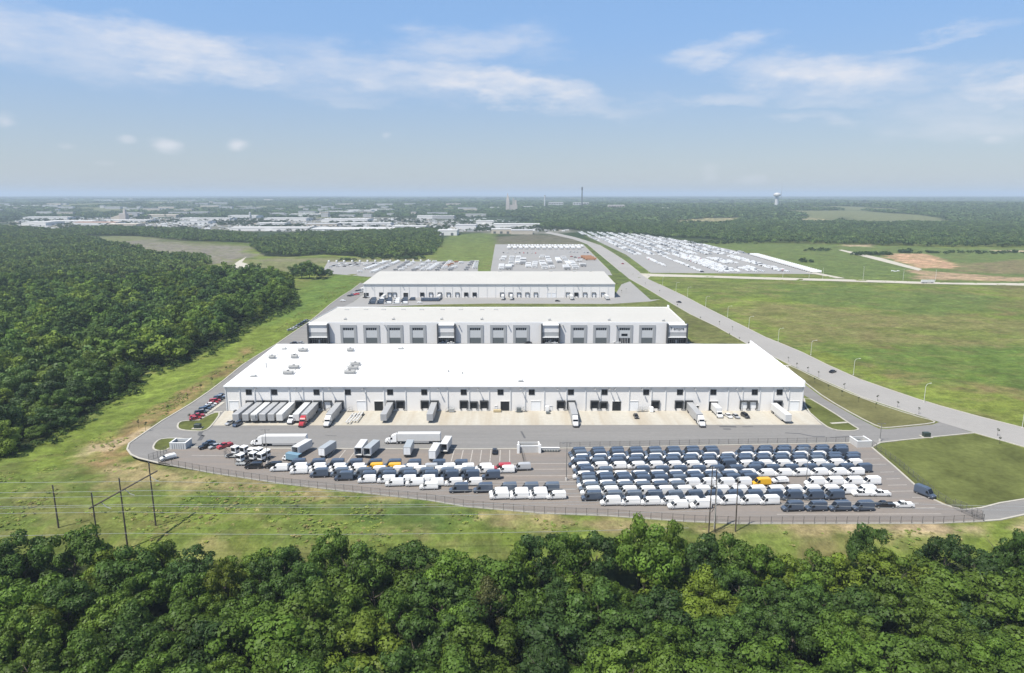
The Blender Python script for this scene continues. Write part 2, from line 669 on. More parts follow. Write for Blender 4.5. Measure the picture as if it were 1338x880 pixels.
def tint_mat(name, bump=0.0, rough=.9, transl=0.0, spec=.25, obj_var=0.0, noise_amp=0.0, noise_scale=0.4):
    m = bpy.data.materials.new(name)
    m.use_nodes = True
    nt = m.node_tree
    N, L = nt.nodes, nt.links
    b = N['Principled BSDF']
    b.inputs['Roughness'].default_value = rough
    b.inputs['Specular IOR Level'].default_value = spec
    at = N.new('ShaderNodeAttribute')
    at.attribute_name = 'tint'
    c = at.outputs['Color']
    if noise_amp:
        tc = N.new('ShaderNodeTexCoord')
        prev = None
        for k, (sc, am, st) in enumerate(((noise_scale, noise_amp, (1, 1, 1)), (noise_scale * 5.5, noise_amp * .8, (1, .6, 1)), (noise_scale * .17, noise_amp * .75, (1, 1, 1)))):
            mp = N.new('ShaderNodeMapping')
            mp.inputs['Scale'].default_value = st
            L.new(tc.outputs['Object'], mp.inputs[0])
            nz = N.new('ShaderNodeTexNoise')
            nz.inputs['Scale'].default_value = sc
            nz.inputs['Detail'].default_value = 6
            nz.inputs['Roughness'].default_value = .65
            L.new(mp.outputs[0], nz.inputs['Vector'])
            mr = N.new('ShaderNodeMapRange')
            mr.inputs['From Min'].default_value = .28
            mr.inputs['From Max'].default_value = .72
            mr.inputs['To Min'].default_value = 1 - am
            mr.inputs['To Max'].default_value = 1 + am
            L.new(nz.outputs['Fac'], mr.inputs['Value'])
            if prev is None:
                prev = mr.outputs[0]
                h = nz.outputs['Fac']
            else:
                mu = N.new('ShaderNodeMath')
                mu.operation = 'MULTIPLY'
                L.new(prev, mu.inputs[0])
                L.new(mr.outputs[0], mu.inputs[1])
                prev = mu.outputs[0]
        vm = N.new('ShaderNodeVectorMath')
        vm.operation = 'SCALE'
        L.new(c, vm.inputs[0])
        L.new(prev, vm.inputs['Scale'])
        c = vm.outputs[0]
        if bump:
            bp = N.new('ShaderNodeBump')
            bp.inputs['Strength'].default_value = bump
            bp.inputs['Distance'].default_value = .5
            L.new(h, bp.inputs['Height'])
            L.new(bp.outputs[0], b.inputs['Normal'])
    if obj_var:
        hs = N.new('ShaderNodeMix')
        hs.data_type = 'RGBA'
        hs.blend_type = 'MULTIPLY'
        hs.inputs['Factor'].default_value = 1
        oi = N.new('ShaderNodeObjectInfo')
        L.new(c, hs.inputs['A'])
        L.new(oi.outputs['Color'], hs.inputs['B'])
        c = hs.outputs['Result']
    L.new(c, b.inputs['Base Color'])
    if transl:
        tr = N.new('ShaderNodeBsdfTranslucent')
        L.new(c, tr.inputs['Color'])
        mx = N.new('ShaderNodeMixShader')
        mx.inputs[0].default_value = transl
        L.new(b.outputs[0], mx.inputs[1])
        L.new(tr.outputs[0], mx.inputs[2])
        L.new(mx.outputs[0], N['Material Output'].inputs['Surface'])
    return m


M['leaf'] = tint_mat('leaf', rough=.55, transl=.30, spec=.25, obj_var=1.0)
M['leaf_far'] = tint_mat('leaf_far', rough=.7, transl=.22, spec=.15)
M['ground'] = tint_mat('ground', bump=.5, rough=1.0, spec=.05, noise_amp=.36, noise_scale=.30)


def mesh_fence_mat(name, col, alpha):
    m = bpy.data.materials.new(name)
    m.use_nodes = True
    nt = m.node_tree
    N, L = nt.nodes, nt.links
    b = N['Principled BSDF']
    b.inputs['Base Color'].default_value = tuple(col) + (1,)
    b.inputs['Roughness'].default_value = .6
    b.inputs['Alpha'].default_value = alpha
    return m


M['chainlink'] = mesh_fence_mat('chainlink', (.10, .10, .10), .16)
# ------------------------------------------------------------------ ground
def pip(poly, X, Y):
    ins = np.zeros(X.shape, bool)
    n = len(poly)
    for i in range(n):
        x0, y0 = poly[i]
        x1, y1 = poly[(i + 1) % n]
        if y0 == y1:
            continue
        c = ((y0 > Y) != (y1 > Y)) & (X < (x1 - x0) * (Y - y0) / (y1 - y0) + x0)
        ins ^= c
    return ins


def edge_dist(poly, X, Y):
    d = np.full(X.shape, 1e12)
    n = len(poly)
    for i in range(n):
        x0, y0 = poly[i]
        x1, y1 = poly[(i + 1) % n]
        dx, dy = x1 - x0, y1 - y0
        L2 = dx * dx + dy * dy + 1e-9
        t = np.clip(((X - x0) * dx + (Y - y0) * dy) / L2, 0, 1)
        d = np.minimum(d, (X - x0 - t * dx) ** 2 + (Y - y0 - t * dy) ** 2)
    return np.sqrt(d)


def gp(pts):
    return [GT(*p)[:2] for p in pts]


WOOD_NEAR = [(-260, 660), (0, 600), (63, 577), (104, 552), (135, 532), (176, 510), (190, 488), (232, 475), (273, 460), (298, 442), (330, 420), (368, 407), (384, 392), (378, 376), (372, 366), (330, 362), (300, 366), (200, 371), (0, 374), (-260, 376)]
WOOD_BAND = [(-260, 374), (0, 367), (120, 366), (200, 362), (262, 352), (262, 338), (205, 334), (150, 322), (130, 316), (100, 308), (60, 302), (0, 298), (-260, 294)]
WOOD_LINE = [(60, 304), (100, 299), (150, 298), (230, 301), (300, 304), (335, 309), (330, 318), (290, 316), (240, 315), (180, 309), (120, 308)]
WOOD_MID = [(328, 322), (350, 313), (400, 306), (470, 305), (530, 301), (572, 303), (577, 318), (566, 333), (520, 337), (470, 336), (420, 333), (380, 336), (345, 335)]
WOOD_FAR = [(560, 284), (640, 288), (700, 297), (765, 302), (850, 309), (912, 312), (1014, 318), (1105, 320), (1215, 323), (1338, 324), (1640, 325), (1640, 262), (560, 262)]
WOOD_LEFT_FAR = [(-260, 292), (0, 288), (60, 284), (150, 281), (300, 283), (420, 279), (560, 284), (560, 262), (-260, 262)]

ZONES = [  # outline in the photograph, colour, soft edge, break-up, strength
    ([(384, 391), (415, 366), (440, 359), (482, 361), (440, 396), (395, 428), (345, 452), (300, 482), (240, 520), (150, 572), (90, 605), (0, 640), (0, 600), (104, 552), (176, 510), (232, 475), (298, 442), (368, 407)], (.125, .165, .032), 7, 12, .95),
    ([(384, 391), (415, 366), (440, 359), (482, 361), (452, 384), (410, 408), (350, 425)], (.088, .14, .034), 10, 10, .85),
    ([(330, 452), (290, 480), (250, 506), (200, 537), (140, 572), (96, 604), (120, 614), (165, 604), (172, 580), (205, 552), (250, 520), (312, 474)], (.21, .150, .072), 5, 7, 1.0),
    ([(300, 474), (255, 502), (215, 530), (160, 562), (158, 566), (220, 533), (262, 505)], (.095, .075, .042), 2, 5, .6),
    ([(112, 588), (140, 577), (168, 568), (200, 556), (205, 558), (172, 577), (150, 590), (128, 592), (108, 600), (95, 612)], (.33, .265, .17), 2.5, 7, .75),
    ([(150, 604), (178, 604), (280, 620), (450, 643), (700, 673), (900, 684), (960, 687), (1240, 686), (1240, 694), (940, 697), (720, 690), (560, 672), (440, 658), (300, 642), (170, 632), (120, 640)], (.25, .20, .105), 3, 7, .8),
    ([(1110, 688), (1286, 684), (1340, 676), (1500, 650), (1500, 700), (1340, 700), (1200, 696)], (.34, .26, .165), 3, 8, .8),
    ([(330, 640), (420, 650), (520, 664), (600, 676), (560, 684), (420, 676), (330, 668)], (.055, .095, .024), 4, 14, .85),
    ([(270, 640), (330, 640), (350, 662), (300, 668), (250, 655)], (.07, .11, .026), 4, 14, .6),
    ([(0, 660), (60, 640), (150, 650), (210, 668), (260, 690), (200, 700), (100, 690)], (.115, .115, .038), 5, 16, .6),
    # field east of the road
    ([(1020, 452), (1122, 492), (1229, 527), (1420, 580), (1420, 525), (1260, 510), (1180, 500), (1110, 475), (1050, 455)], (.135, .165, .034), 8, 14, .9),
    ([(1090, 460), (1130, 472), (1190, 486), (1250, 500), (1420, 520), (1420, 452), (1260, 450), (1180, 452), (1130, 455)], (.076, .124, .028), 8, 16, .8),
    ([(960, 408), (1010, 425), (1080, 447), (1160, 455), (1260, 449), (1420, 452), (1420, 418), (1260, 415), (1160, 412), (1080, 400), (1000, 398)], (.150, .138, .058), 12, 24, .7),
    ([(1170, 430), (1280, 433), (1340, 442), (1240, 444)], (.10, .135, .03), 6, 14, .7),
    ([(1010, 372), (1180, 378), (1290, 388), (1320, 402), (1220, 411), (1120, 402), (1040, 398)], (.088, .126, .036), 14, 26, .8),
    ([(1300, 372), (1500, 376), (1500, 412), (1330, 405)], (.13, .115, .05), 14, 24, .7),
    ([(1270, 500), (1420, 530), (1420, 545), (1290, 515)], (.15, .115, .055), 5, 10, .7),
    ([(870, 366), (1020, 370), (1000, 385), (900, 378)], (.105, .12, .042), 12, 18, .6),
    # beyond the access road
    ([(905, 318), (1105, 321), (1338, 326), (1500, 326), (1500, 372), (1300, 371), (1100, 364), (1060, 357), (985, 332)], (.095, .13, .042), 25, 30, .95),
    ([(1151, 335), (1169, 332), (1207, 332), (1234, 340), (1253, 346), (1248, 351), (1203, 351), (1184, 344)], (.40, .255, .165), 8, 14, 1.0),
    ([(1190, 353), (1253, 357), (1338, 363), (1500, 366), (1500, 369), (1300, 368), (1200, 365)], (.33, .23, .155), 8, 12, .9),
    ([(1253, 346), (1338, 340), (1500, 342), (1500, 363), (1253, 356)], (.165, .135, .075), 12, 22, .9),
    ([(1100, 320), (1140, 320), (1138, 323), (1100, 322)], (.36, .28, .19), 8, 14, .9),
    ([(1305, 327), (1345, 328), (1345, 330), (1305, 329)], (.40, .32, .22), 8, 14, .9),
    # clearing in the west
    ([(140, 318), (200, 313), (240, 319), (330, 322), (326, 335), (300, 347), (262, 346), (262, 336), (205, 330)], (.175, .158, .135), 15, 30, .95),
    ([(150, 310), (215, 310), (290, 320), (332, 321), (260, 322), (200, 318)], (.14, .145, .08), 15, 22, .55),
    ([(262, 350), (330, 340), (420, 340), (430, 348), (380, 356), (300, 362)], (.15, .15, .08), 10, 18, .8),
    ([(345, 337), (480, 338), (560, 338), (640, 343), (560, 342), (420, 342), (345, 342)], (.17, .16, .10), 10, 20, .8),
    ([(560, 345), (577, 318), (588, 307), (648, 304), (652, 320), (645, 350), (640, 362)], (.115, .15, .045), 12, 18, .95),
    ([(652, 321), (648, 309), (690, 307), (742, 308), (766, 317), (760, 320)], (.125, .115, .085), 10, 18, .95),
    ([(850, 292), (923, 285), (974, 284.5), (960, 290), (923, 295)], (.25, .225, .12), 30, 40, .95),
    ([(1041, 287), (1060, 285), (1096, 287), (1090, 291), (1050, 291)], (.24, .22, .12), 30, 40, .95),
    ([(10, 291), (150, 285), (300, 287), (500, 284), (640, 291), (752, 300), (750, 305), (650, 306), (570, 303), (300, 303), (60, 300)], (.21, .20, .175), 40, 60, .8),
    # mown verges
    ([(878, 404), (905, 449), (990, 452), (936, 427), (902, 411), (880, 398)], (.105, .11, .042), 3, 5, .95),
    ([(440, 404), (575, 397), (800, 397), (862, 391), (890, 404), (862, 404)], (.11, .125, .042), 3, 5, .95),
    ([(797, 345), (812, 357), (862, 390), (850, 392), (803, 372), (790, 357)], (.085, .11, .035), 3, 5, .95),
    ([(760, 312), (772, 318), (812, 352), (808, 356), (795, 354), (762, 320)], (.07, .10, .03), 5, 6, .95),
    ([(768, 305), (800, 322), (845, 356), (838, 357), (786, 322), (764, 309)], (.085, .11, .04), 5, 6, .95),
]

LAWN = (.098, .112, .035)


def ground_colour(X, Y):
    n1, n2, n3 = fbm(X / 45, Y / 45, 21, 4), fbm(X / 14, Y / 14, 31, 4), fbm(X / 160, Y / 200, 41, 3)
    t = np.clip((n1 - .3) / .4, 0, 1)[..., None]
    C = np.array((.104, .134, .034)) * (1 - t) + np.array((.132, .172, .034)) * t
    t = sstep(.52, .70, n2 * .6 + n3 * .4)[..., None] * .8
    C = C * (1 - t) + np.array((.150, .125, .055)) * t
    # country beyond the site
    C = C * (.66 + .68 * fbm(X / 5.5, Y / 5.5, 15, 4))[..., None]
    fr = sstep(330, 620, Y)
    k1 = sstep(.50, .64, fbm(X / 6, Y / 4.5, 115, 4)) * (1 - fr) + sstep(.52, .66, fbm(X / 16, Y / 11, 117, 4)) * fr
    k1 = (k1 * .42)[..., None]
    C = C * (1 - k1) + np.array((.185, .160, .075)) * k1
    k2 = sstep(.50, .64, fbm(X / 8 + 50, Y / 5, 116, 4)) * (1 - fr) + sstep(.52, .66, fbm(X / 20 + 50, Y / 13, 118, 4)) * fr
    k2 = (k2 * .5)[..., None]
    C = C * (1 - k2) + np.array((.068, .100, .026)) * k2
    far = sstep(1150, 1500, Y)[..., None]
    f = fbm(X / 420, Y / 700, 51, 4)
    wd = np.array((.030, .048, .019))
    fld = np.array((.16, .17, .085))
    open_ = sstep(.60, .68, f)[..., None] * .75
    C = C * (1 - far) + (wd * (1 - open_) + fld * open_) * far
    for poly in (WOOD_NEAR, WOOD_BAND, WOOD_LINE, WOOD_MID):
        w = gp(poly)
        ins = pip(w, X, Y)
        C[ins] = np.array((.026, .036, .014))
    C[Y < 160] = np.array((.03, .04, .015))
    for poly, col, soft, brk, st in ZONES:
        w = gp(poly)
        xs, ys = [p[0] for p in w], [p[1] for p in w]
        pad = soft + brk
        sel = (X > min(xs) - pad) & (X < max(xs) + pad) & (Y > min(ys) - pad) & (Y < max(ys) + pad)
        if not sel.any():
            continue
        x, y = X[sel], Y[sel]
        d = edge_dist(w, x, y)
        d = np.where(pip(w, x, y), d, -d)
        d = d + (fbm(x / (brk * 1.3), y / (brk * 1.3), 77, 4) - .5) * 2.2 * brk
        k = (sstep(-soft, soft, d) * st)[..., None]
        tone = (0.55 + .90 * fbm(x / 5, y / 4, 91, 4))[..., None]
        k = k * (1 - .45 * sstep(.46, .66, fbm(x / 8, y / 5, 92, 4)))[..., None]
        C[sel] = C[sel] * (1 - k) + np.array(col) * tone * k
    return C


def build_ground():
    ys = [-600, -300, -100, 0, 40, 70, 90]
    y = 100.0
    while y < 60000:
        ys.append(y)
        y += 1.8 if y < 420 else (3.2 if y < 800 else (y * .0062 if y < 1700 else y * .015))
    ys = np.array(ys)
    nx = 560
    u = np.linspace(-1, 1, nx)
    half = np.maximum(.84 * np.abs(ys), 0) + 130
    X = half[:, None] * u[None, :]
    Y = np.repeat(ys[:, None], nx, 1)
    Z = terrain(X, Y)
    # long grass and clods: only where nothing is paved
    pave = np.array(gp(PAVED))
    ins = pip([tuple(p) for p in pave], X, Y)
    near = (Y < 900) & ~ins
    dd = np.zeros(X.shape)
    dd[near] = np.minimum(edge_dist([tuple(p) for p in pave], X[near], Y[near]) / 12, 1)
    Z = Z + dd * (fbm(X / 7, Y / 7, 5, 4) - .55) * 1.0 * sstep(900, 700, Y) - .02
    C = ground_colour(X, Y)
    ny = len(ys)
    co = np.stack([X, Y, Z], -1).reshape(-1, 3)
    idx = np.arange(ny * nx).reshape(ny, nx)
    q = np.stack([idx[:-1, :-1], idx[:-1, 1:], idx[1:, 1:], idx[1:, :-1]], -1).reshape(-1, 4)
    me = bpy.data.meshes.new('ground')
    me.vertices.add(len(co))
    me.vertices.foreach_set('co', co.astype(np.float32).ravel())
    me.loops.add(q.size)
    me.loops.foreach_set('vertex_index', q.astype(np.int32).ravel())
    me.polygons.add(len(q))
    me.polygons.foreach_set('loop_start', np.arange(0, q.size, 4, dtype=np.int32))
    me.polygons.foreach_set('loop_total', np.full(len(q), 4, dtype=np.int32))
    me.polygons.foreach_set('use_smooth', np.ones(len(q), dtype=bool))
    at = me.attributes.new('tint', 'FLOAT_COLOR', 'POINT')
    c4 = np.ones((len(co), 4), np.float32)
    c4[:, :3] = C.reshape(-1, 3)
    at.data.foreach_set('color', c4.ravel())
    me.materials.append(M['ground'])
    me.update(calc_edges=True)
    o = bpy.data.objects.new('ground', me)
    COL.objects.link(o)
    tag(o, kind='structure')
    return o


PAVED = [(471.4, 370), (459, 379.5), (445.5, 387.7), (430.5, 398.6), (418, 409.5), (404.5, 420.5), (377, 439), (359.5, 451), (340, 462.4), (317, 477), (292, 497.5), (271.4, 513.5), (250.7, 528.6), (231.6, 541.4), (212.5, 554), (196.6, 566), (180.7, 578), (169.5, 586.7), (167, 594), (172, 600), (182, 603.5), (207.7, 608), (280, 619), (372, 633), (447, 641.6), (560, 654), (609, 662.5), (707, 671), (795, 674.5), (899, 682), (960, 684.6), (1220, 684.5), (1285.4, 681.4), (1307, 679.8), (1338, 673), (1420, 655), (1600, 620),
         (1600, 600), (1420, 632), (1450, 590), (1338, 559.6), (1281.4, 545.4), (1229, 531), (1198, 521.6), (1162.6, 509.7), (1122, 495.5), (1079.4, 476.4), (1048.5, 461), (1020, 449), (1000, 441), (977.4, 429.6), (949.4, 415.7), (921.4, 401.7), (895, 387.7), (862, 372), (845.8, 364.3), (800, 366)]


def struct(name, polys, z, m):
    mb = MB()
    for p in polys:
        mb.sheet(gp(p), z)
    return tag(mb.build(name, m), kind='structure')


def smooth_px(pts, it=2):
    """round the corners of an outline"""
    for _ in range(it):
        out = []
        n = len(pts)
        for i in range(n):
            a, b = pts[i], pts[(i + 1) % n]
            out += [(a[0] * .75 + b[0] * .25, a[1] * .75 + b[1] * .25), (a[0] * .25 + b[0] * .75, a[1] * .25 + b[1] * .75)]
        pts = out
    return pts


ROAD_R = [(1700, 655), (1450, 590), (1338, 559.6), (1281.4, 545.4), (1229, 531), (1198, 521.6), (1162.6, 509.7), (1122, 495.5), (1079.4, 476.4), (1048.5, 461), (1020, 449), (1000, 441), (977.4, 429.6), (949.4, 415.7), (921.4, 401.7), (895, 387.7), (862, 372), (845.8, 364.3), (836, 356.4), (817.4, 341.7), (801, 331), (784.5, 321), (768, 315.4), (751.6, 310.4), (733.5, 306.3), (716, 303)]
ROAD_L = [(1700, 690), (1450, 615), (1338, 584.4), (1273, 566), (1226, 551.5), (1196, 542), (1127, 519.5), (1071, 495), (1032, 477), (975.7, 449.4), (936, 427), (901.7, 410.7), (872, 393.5), (845.8, 377.8), (821, 363.8), (811, 355.6), (796.4, 343.3), (768, 320), (759.8, 316.5), (748, 312.6), (730, 308.5), (712, 304.6)]
APRON = [(277, 556.8), (293.5, 537.4), (1050.5, 534), (1074, 555.5)]
LOT = [(222, 588.5), (240, 586.5), (330, 586.5), (620, 587.3), (731, 586.2), (1118, 579), (1139, 585), (1169, 610.5), (1198, 636.6), (1219, 653), (1232.4, 659.4), (1247, 664), (1260, 666.7), (1283, 664), (1285, 681.2), (1220, 684.3), (960, 684.3), (899, 681.7), (795, 674.2), (707, 670.7), (609, 662.2), (560, 653.7), (447, 641.3), (372, 632.7), (280, 618.7), (208, 607.7)]
DRIVE = [(471.4, 370), (459, 379.5), (445.5, 387.7), (430.5, 398.6), (418, 409.5), (404.5, 420.5), (377, 439), (359.5, 451), (340, 462.4), (317, 477), (292, 497.5), (271.4, 513.5), (250.7, 528.6), (231.6, 541.4), (212.5, 554), (196.6, 566), (180.7, 578), (169.5, 586.7), (167, 594), (172, 600), (182, 603.5), (207.7, 608), (222, 610), (300, 600), (700, 600), (1120, 590), (1139, 585), (1150, 579), (1273, 566.4), (1228, 551.6), (1219, 555), (1180, 559), (1158.7, 561), (1148, 560.3), (1119, 545.6), (1077, 521.6), (1052, 502.8), (1023, 479), (1005, 466), (985, 452), (905, 449), (896, 446), (403, 446), (412, 432), (440, 407), (456, 399), (466, 391), (474, 386), (490, 372)]
EXIT = [(1247, 664), (1260, 666.7), (1283, 664), (1307, 657.8), (1338, 652.9), (1420, 632), (1600, 596), (1600, 618), (1420, 655), (1338, 673), (1307, 679.8), (1285.4, 681.4), (1240, 682)]
CYARD = [(460, 396), (470, 388.5), (474, 386), (803, 386.5), (812, 372), (823, 368), (850, 392), (862, 391.5), (850, 394), (800, 397.3), (640, 396.8), (575, 398), (445, 403)]
ACCESS = [(836, 357.5), (843, 357.8), (987, 362.2), (1100, 365.3), (1157, 367), (1244, 369.8), (1338, 370.4), (1600, 374), (1600, 377.5), (1338, 373.6), (1195.7, 371), (1080, 367.4), (1025, 366.3), (924.6, 363), (850, 361.5), (846, 364.6)]
LOT_TRAILER = [(647, 319.5), (762, 319.5), (797, 355), (800, 360), (640, 360)]
LOT_WEST = [(428, 342.5), (625, 341.5), (624, 360), (480, 362), (420, 357)]
LOT_EAST_A = [(735, 302.5), (830, 305.5), (910, 317), (985, 333), (820, 334), (765, 308)]
LOT_EAST_B = [(818, 333), (985, 333), (1072, 358.6), (850, 356.8)]

build_ground()
struct('service_road', [DRIVE], .030, M['asphalt'])
struct('lot_exit_road', [EXIT], .042, M['asphalt'])
struct('van_lot', [LOT], .056, M['lot'])
struct('apron', [APRON], .070, M['concrete'])
struct('main_road', [ROAD_R + ROAD_L[::-1]], .084, M['road'])
struct('access_road', [ACCESS], .10, M['gravel_road'])
struct('rear_yard', [CYARD], .064, M['far_paving'])
struct('trailer_lot', [LOT_TRAILER], .05, M['far_paving'])
struct('west_lot', [LOT_WEST], .05, M['far_paving'])
struct('east_lot', [LOT_EAST_A], .05, M['far_paving'])
struct('east_lot_annex', [LOT_EAST_B], .07, M['far_paving'])
struct('dirt_track', [[(1095, 327), (1100, 326.5), (1150, 337), (1205, 352), (1200, 354), (1145, 340)]], .09, M['gravel_road'])
struct('gravel_path', [[(300, 350), (312, 341), (322, 336), (316, 343), (330, 347), (300, 356), (240, 366), (245, 362)], [(1052, 356), (1062, 355.5), (1105, 364), (1092, 364)]], .09, M['gravel_road'])

M['lawn'] = mat('lawn', LAWN, 1.0, var=.28, scale=.5, detail=8, var2=.30, scale2=.07, bump=.3, spec=.05)
M['verge'] = mat('verge', (.125, .122, .052), 1.0, var=.2, scale=.5, detail=7, var2=.25, scale2=.07, bump=.3, spec=.05)
ISLE_W = smooth_px([(231.6, 562), (234, 554), (247, 551.5), (258.6, 551.2), (279, 540), (289, 539.6), (277, 556.8), (268, 564.3), (255, 565), (238, 564.6)], 1)
ISLE_GATE = smooth_px([(199.5, 591), (204, 582), (213, 577), (240, 575), (246, 579), (242, 586.5), (222, 588.5), (216, 592.6), (207, 593.4)], 1)
MEDIAN = [(1052, 534.6), (1050.5, 517), (1085.5, 537.3), (1114.8, 557), (1122, 560.8), (1120, 562.8), (1106.5, 563.7), (1090, 562.3), (1077, 556.5)]
TRIANGLE = [(1026, 478.5), (1034, 478.6), (1071, 497), (1127, 521.5), (1196.4, 544.5), (1222, 550.6), (1219, 553.6), (1180, 557.5), (1158.7, 559.6), (1149, 558.8), (1121, 545), (1079, 521), (1054, 502)]
BIGLAWN = [(1153, 580.2), (1273, 567.6), (1338, 586), (1450, 616.5), (1700, 692), (1700, 580), (1600, 595), (1420, 631), (1338, 651.7), (1307, 656.5), (1283, 662.7), (1260, 665.4), (1248, 662.5), (1222, 652), (1202, 637), (1172, 610), (1142, 586)]
struct('lawn', [ISLE_W, ISLE_GATE, MEDIAN, BIGLAWN[:4] + [(1450, 625)] + BIGLAWN[7:]], .12, M['lawn'])
struct('verge', [TRIANGLE], .12, M['verge'])

kb = MB()
KW = .62
for line, closed in ((ROAD_R[:17], 0), (ROAD_R[18:], 0), (ROAD_L[:4], 0), (ROAD_L[5:8], 0), (ROAD_L[8:15], 0), (ROAD_L[15:], 0),
                     (ISLE_W, 1), (ISLE_GATE, 1), (smooth_px(TRIANGLE, 1), 1), (smooth_px(MEDIAN, 1), 1),
                     (DRIVE[:23], 0), ([(1139, 585), (1150, 579), (1180, 575.5), (1273, 566.2)], 0),
                     ([(1139, 585), (1169, 610.5), (1198, 636.6), (1219, 653), (1232.4, 659.4), (1247, 664), (1260, 666.7), (1283, 664), (1307, 657.8), (1338, 652.9), (1420, 632), (1600, 596)], 0),
                     ([(1285.4, 681.4), (1307, 679.8), (1338, 673), (1420, 655), (1600, 618)], 0),
                     ([(207.7, 608), (280, 619), (372, 633), (447, 641.6), (560, 654), (609, 662.5), (707, 671), (795, 674.5), (899, 682), (960, 684.6), (1220, 684.5), (1285, 681.5)], 0),
                     ([(240, 586.6), (330, 586.6), (620, 587.4), (676, 586.8)], 0), ([(731, 586.4), (900, 583), (1118, 579)], 0),
                     ([(575, 398.2), (640, 397), (800, 397.5), (850, 394.2), (862, 391.7)], 0),
                     ([(762, 320), (797, 355)], 0)):
    kb.ribbon(gp(line), KW, 0.0, .22, closed=bool(closed))
tag(kb.build('kerb', M['kerb']), kind='structure')
fw = MB()
fw.ribbon(gp([(1085.5, 553.8), (1106.5, 552.5)]), 1.5, .0, .15)
fw.ribbon(gp([(279, 539.2), (291, 538.4)]), 1.2, .0, .15)
fw.ribbon(gp([(1023, 478.5), (1034, 477.5)]), 1.5, .0, .15)
fw.ribbon(gp([(258, 551), (292, 526)]), 1.6, .0, .16)
tag(fw.build('footpath', M['kerb']), kind='structure')

# painted bays and tar repairs
pl = MB()
for k, x in enumerate((433, 447, 461, 592, 604, 616.5, 628.5, 641, 653.5, 666)):
    pl.ribbon(gp([(x + (669 - x) * .02, 588.5), (x - (669 - x) * .035, 604)]), .28, .0, .075)
for y, xa, xb in ((596, 250, 300), (606, 660, 745), (613.5, 650, 742), (622, 640, 748), (630, 630, 752), (640, 735, 752), (649, 738, 760), (600, 1120, 1150), (607, 1128, 1158), (617, 1150, 1168), (626, 1158, 1176), (634, 1160, 1185), (642, 1165, 1196), (650, 1192, 1214), (658, 1030, 1200), (672, 1015, 1230), (664, 1145, 1222)):
    pl.ribbon(gp([(xa, y + .5), (xb, y)]), .22, .0, .075)
tag(pl.build('parking_lines', M['paint']), kind='structure')
ts = MB()
for line, w in (([(263, 565), (261, 569), (264.5, 571), (260.5, 577)], 1.6), ([(264.5, 571), (266, 570)], 1.5), ([(1026, 566), (1045, 567), (1064, 571), (1078, 571)], .8), ([(1085, 572), (1118, 570)], .6), ([(940, 557.5), (962, 558)], 1.6), ([(945, 561), (955, 561)], 1.2), ([(681, 564), (686, 573)], .7), ([(970, 558), (984, 557.5)], .7), ([(425, 569), (440, 570)], .4)):
    ts.ribbon(gp(line), w, .0, .05)
tag(ts.build('tar_seams', M['tar']), kind='structure')

# ------------------------------------------------------------------ trees
LEAFS = {}


def crown_quads(seed, lobes, per, leaf, shape=(1, 1, .82), tall=0.0, rough=1.0, jit=.30):
    """a crown of radius 1 about the origin: lobes clothed in leaf sprays; (n,4,3) and a light/dark value per lobe"""
    r = np.random.default_rng(seed)
    # uneven limbs: lobes at several reaches from the trunk
    th = r.uniform(0, 2 * np.pi, lobes)
    cz = r.uniform(-.62, 1.0, lobes)
    reach = r.uniform(.50, .86, lobes) * (1 + .18 * np.sin(th * 2 + seed) * rough)
    s = np.sqrt(np.maximum(1 - cz ** 2, .05))
    c = np.stack([np.cos(th) * s * reach, np.sin(th) * s * reach, cz * reach * .95 + tall * np.maximum(cz, 0)], -1)
    rad = r.uniform(.22, .40, lobes) * (1 - .25 * np.maximum(cz, 0))
    V, T, Nn = [], [], []
    for i in range(lobes):
        n = int(per * (rad[i] / .32) ** 2)
        d = r.normal(size=(n, 3))
        d[:, 2] += .35
        d /= np.linalg.norm(d, axis=1, keepdims=True)
        lump = 1 + .16 * np.sin(d[:, 0] * 7 + i) * np.cos(d[:, 1] * 6 - i)
        p = c[i] + d * (rad[i] * lump * r.uniform(.80, 1.08, n))[:, None] * np.array((1, 1, .8))
        nn = d + r.normal(size=(n, 3)) * jit
        nn /= np.linalg.norm(nn, axis=1, keepdims=True)
        V.append(p)
        Nn.append(nn)
        T.append(np.clip(1 + r.normal() * .15 + r.normal(size=n) * .08, .5, 1.6))
    P, Nn, T = np.concatenate(V), np.concatenate(Nn), np.concatenate(T)
    P *= np.array(shape)
    a = np.cross(Nn, r.normal(size=Nn.shape))
    a /= np.linalg.norm(a, axis=1, keepdims=True)
    b = np.cross(Nn, a)
    sz = leaf * r.uniform(.6, 1.35, len(P))
    e = r.uniform(.55, .95, len(P))
    A, B = a * sz[:, None], b * (sz * e)[:, None]
    k = (r.uniform(-.3, .3, (len(P), 1))) * A
    q = np.stack([P - A, P - B + k, P + A, P + B - k], 1)
    return q, T


def trunk_mb(seed, h, r0, limbs=5, spread=.55):
    r = random.Random(seed)
    t = MB()
    pts = [(0, 0, -1.0)]
    x = y = 0
    for k in range(1, 5):
        x += r.uniform(-.05, .05) * h
        y += r.uniform(-.05, .05) * h
        pts.append((x, y, h * k / 4 * .85))
    rr = [r0 * (1 - .17 * k) for k in range(5)]
    t.path(pts, rr, 7)
    for k in range(limbs):
        a = 2 * math.pi * k / limbs + r.uniform(-.4, .4)
        b = pts[r.choice((2, 3, 3))]
        L = h * spread * r.uniform(.5, .8)
        m1 = (b[0] + math.cos(a) * L * .5, b[1] + math.sin(a) * L * .5, b[2] + L * .35)
        m2 = (m1[0] + math.cos(a) * L * .5, m1[1] + math.sin(a) * L * .5, m1[2] + L * .55)
        t.path([b, m1, m2], [r0 * .42, r0 * .26, r0 * .09], 5)
    return t


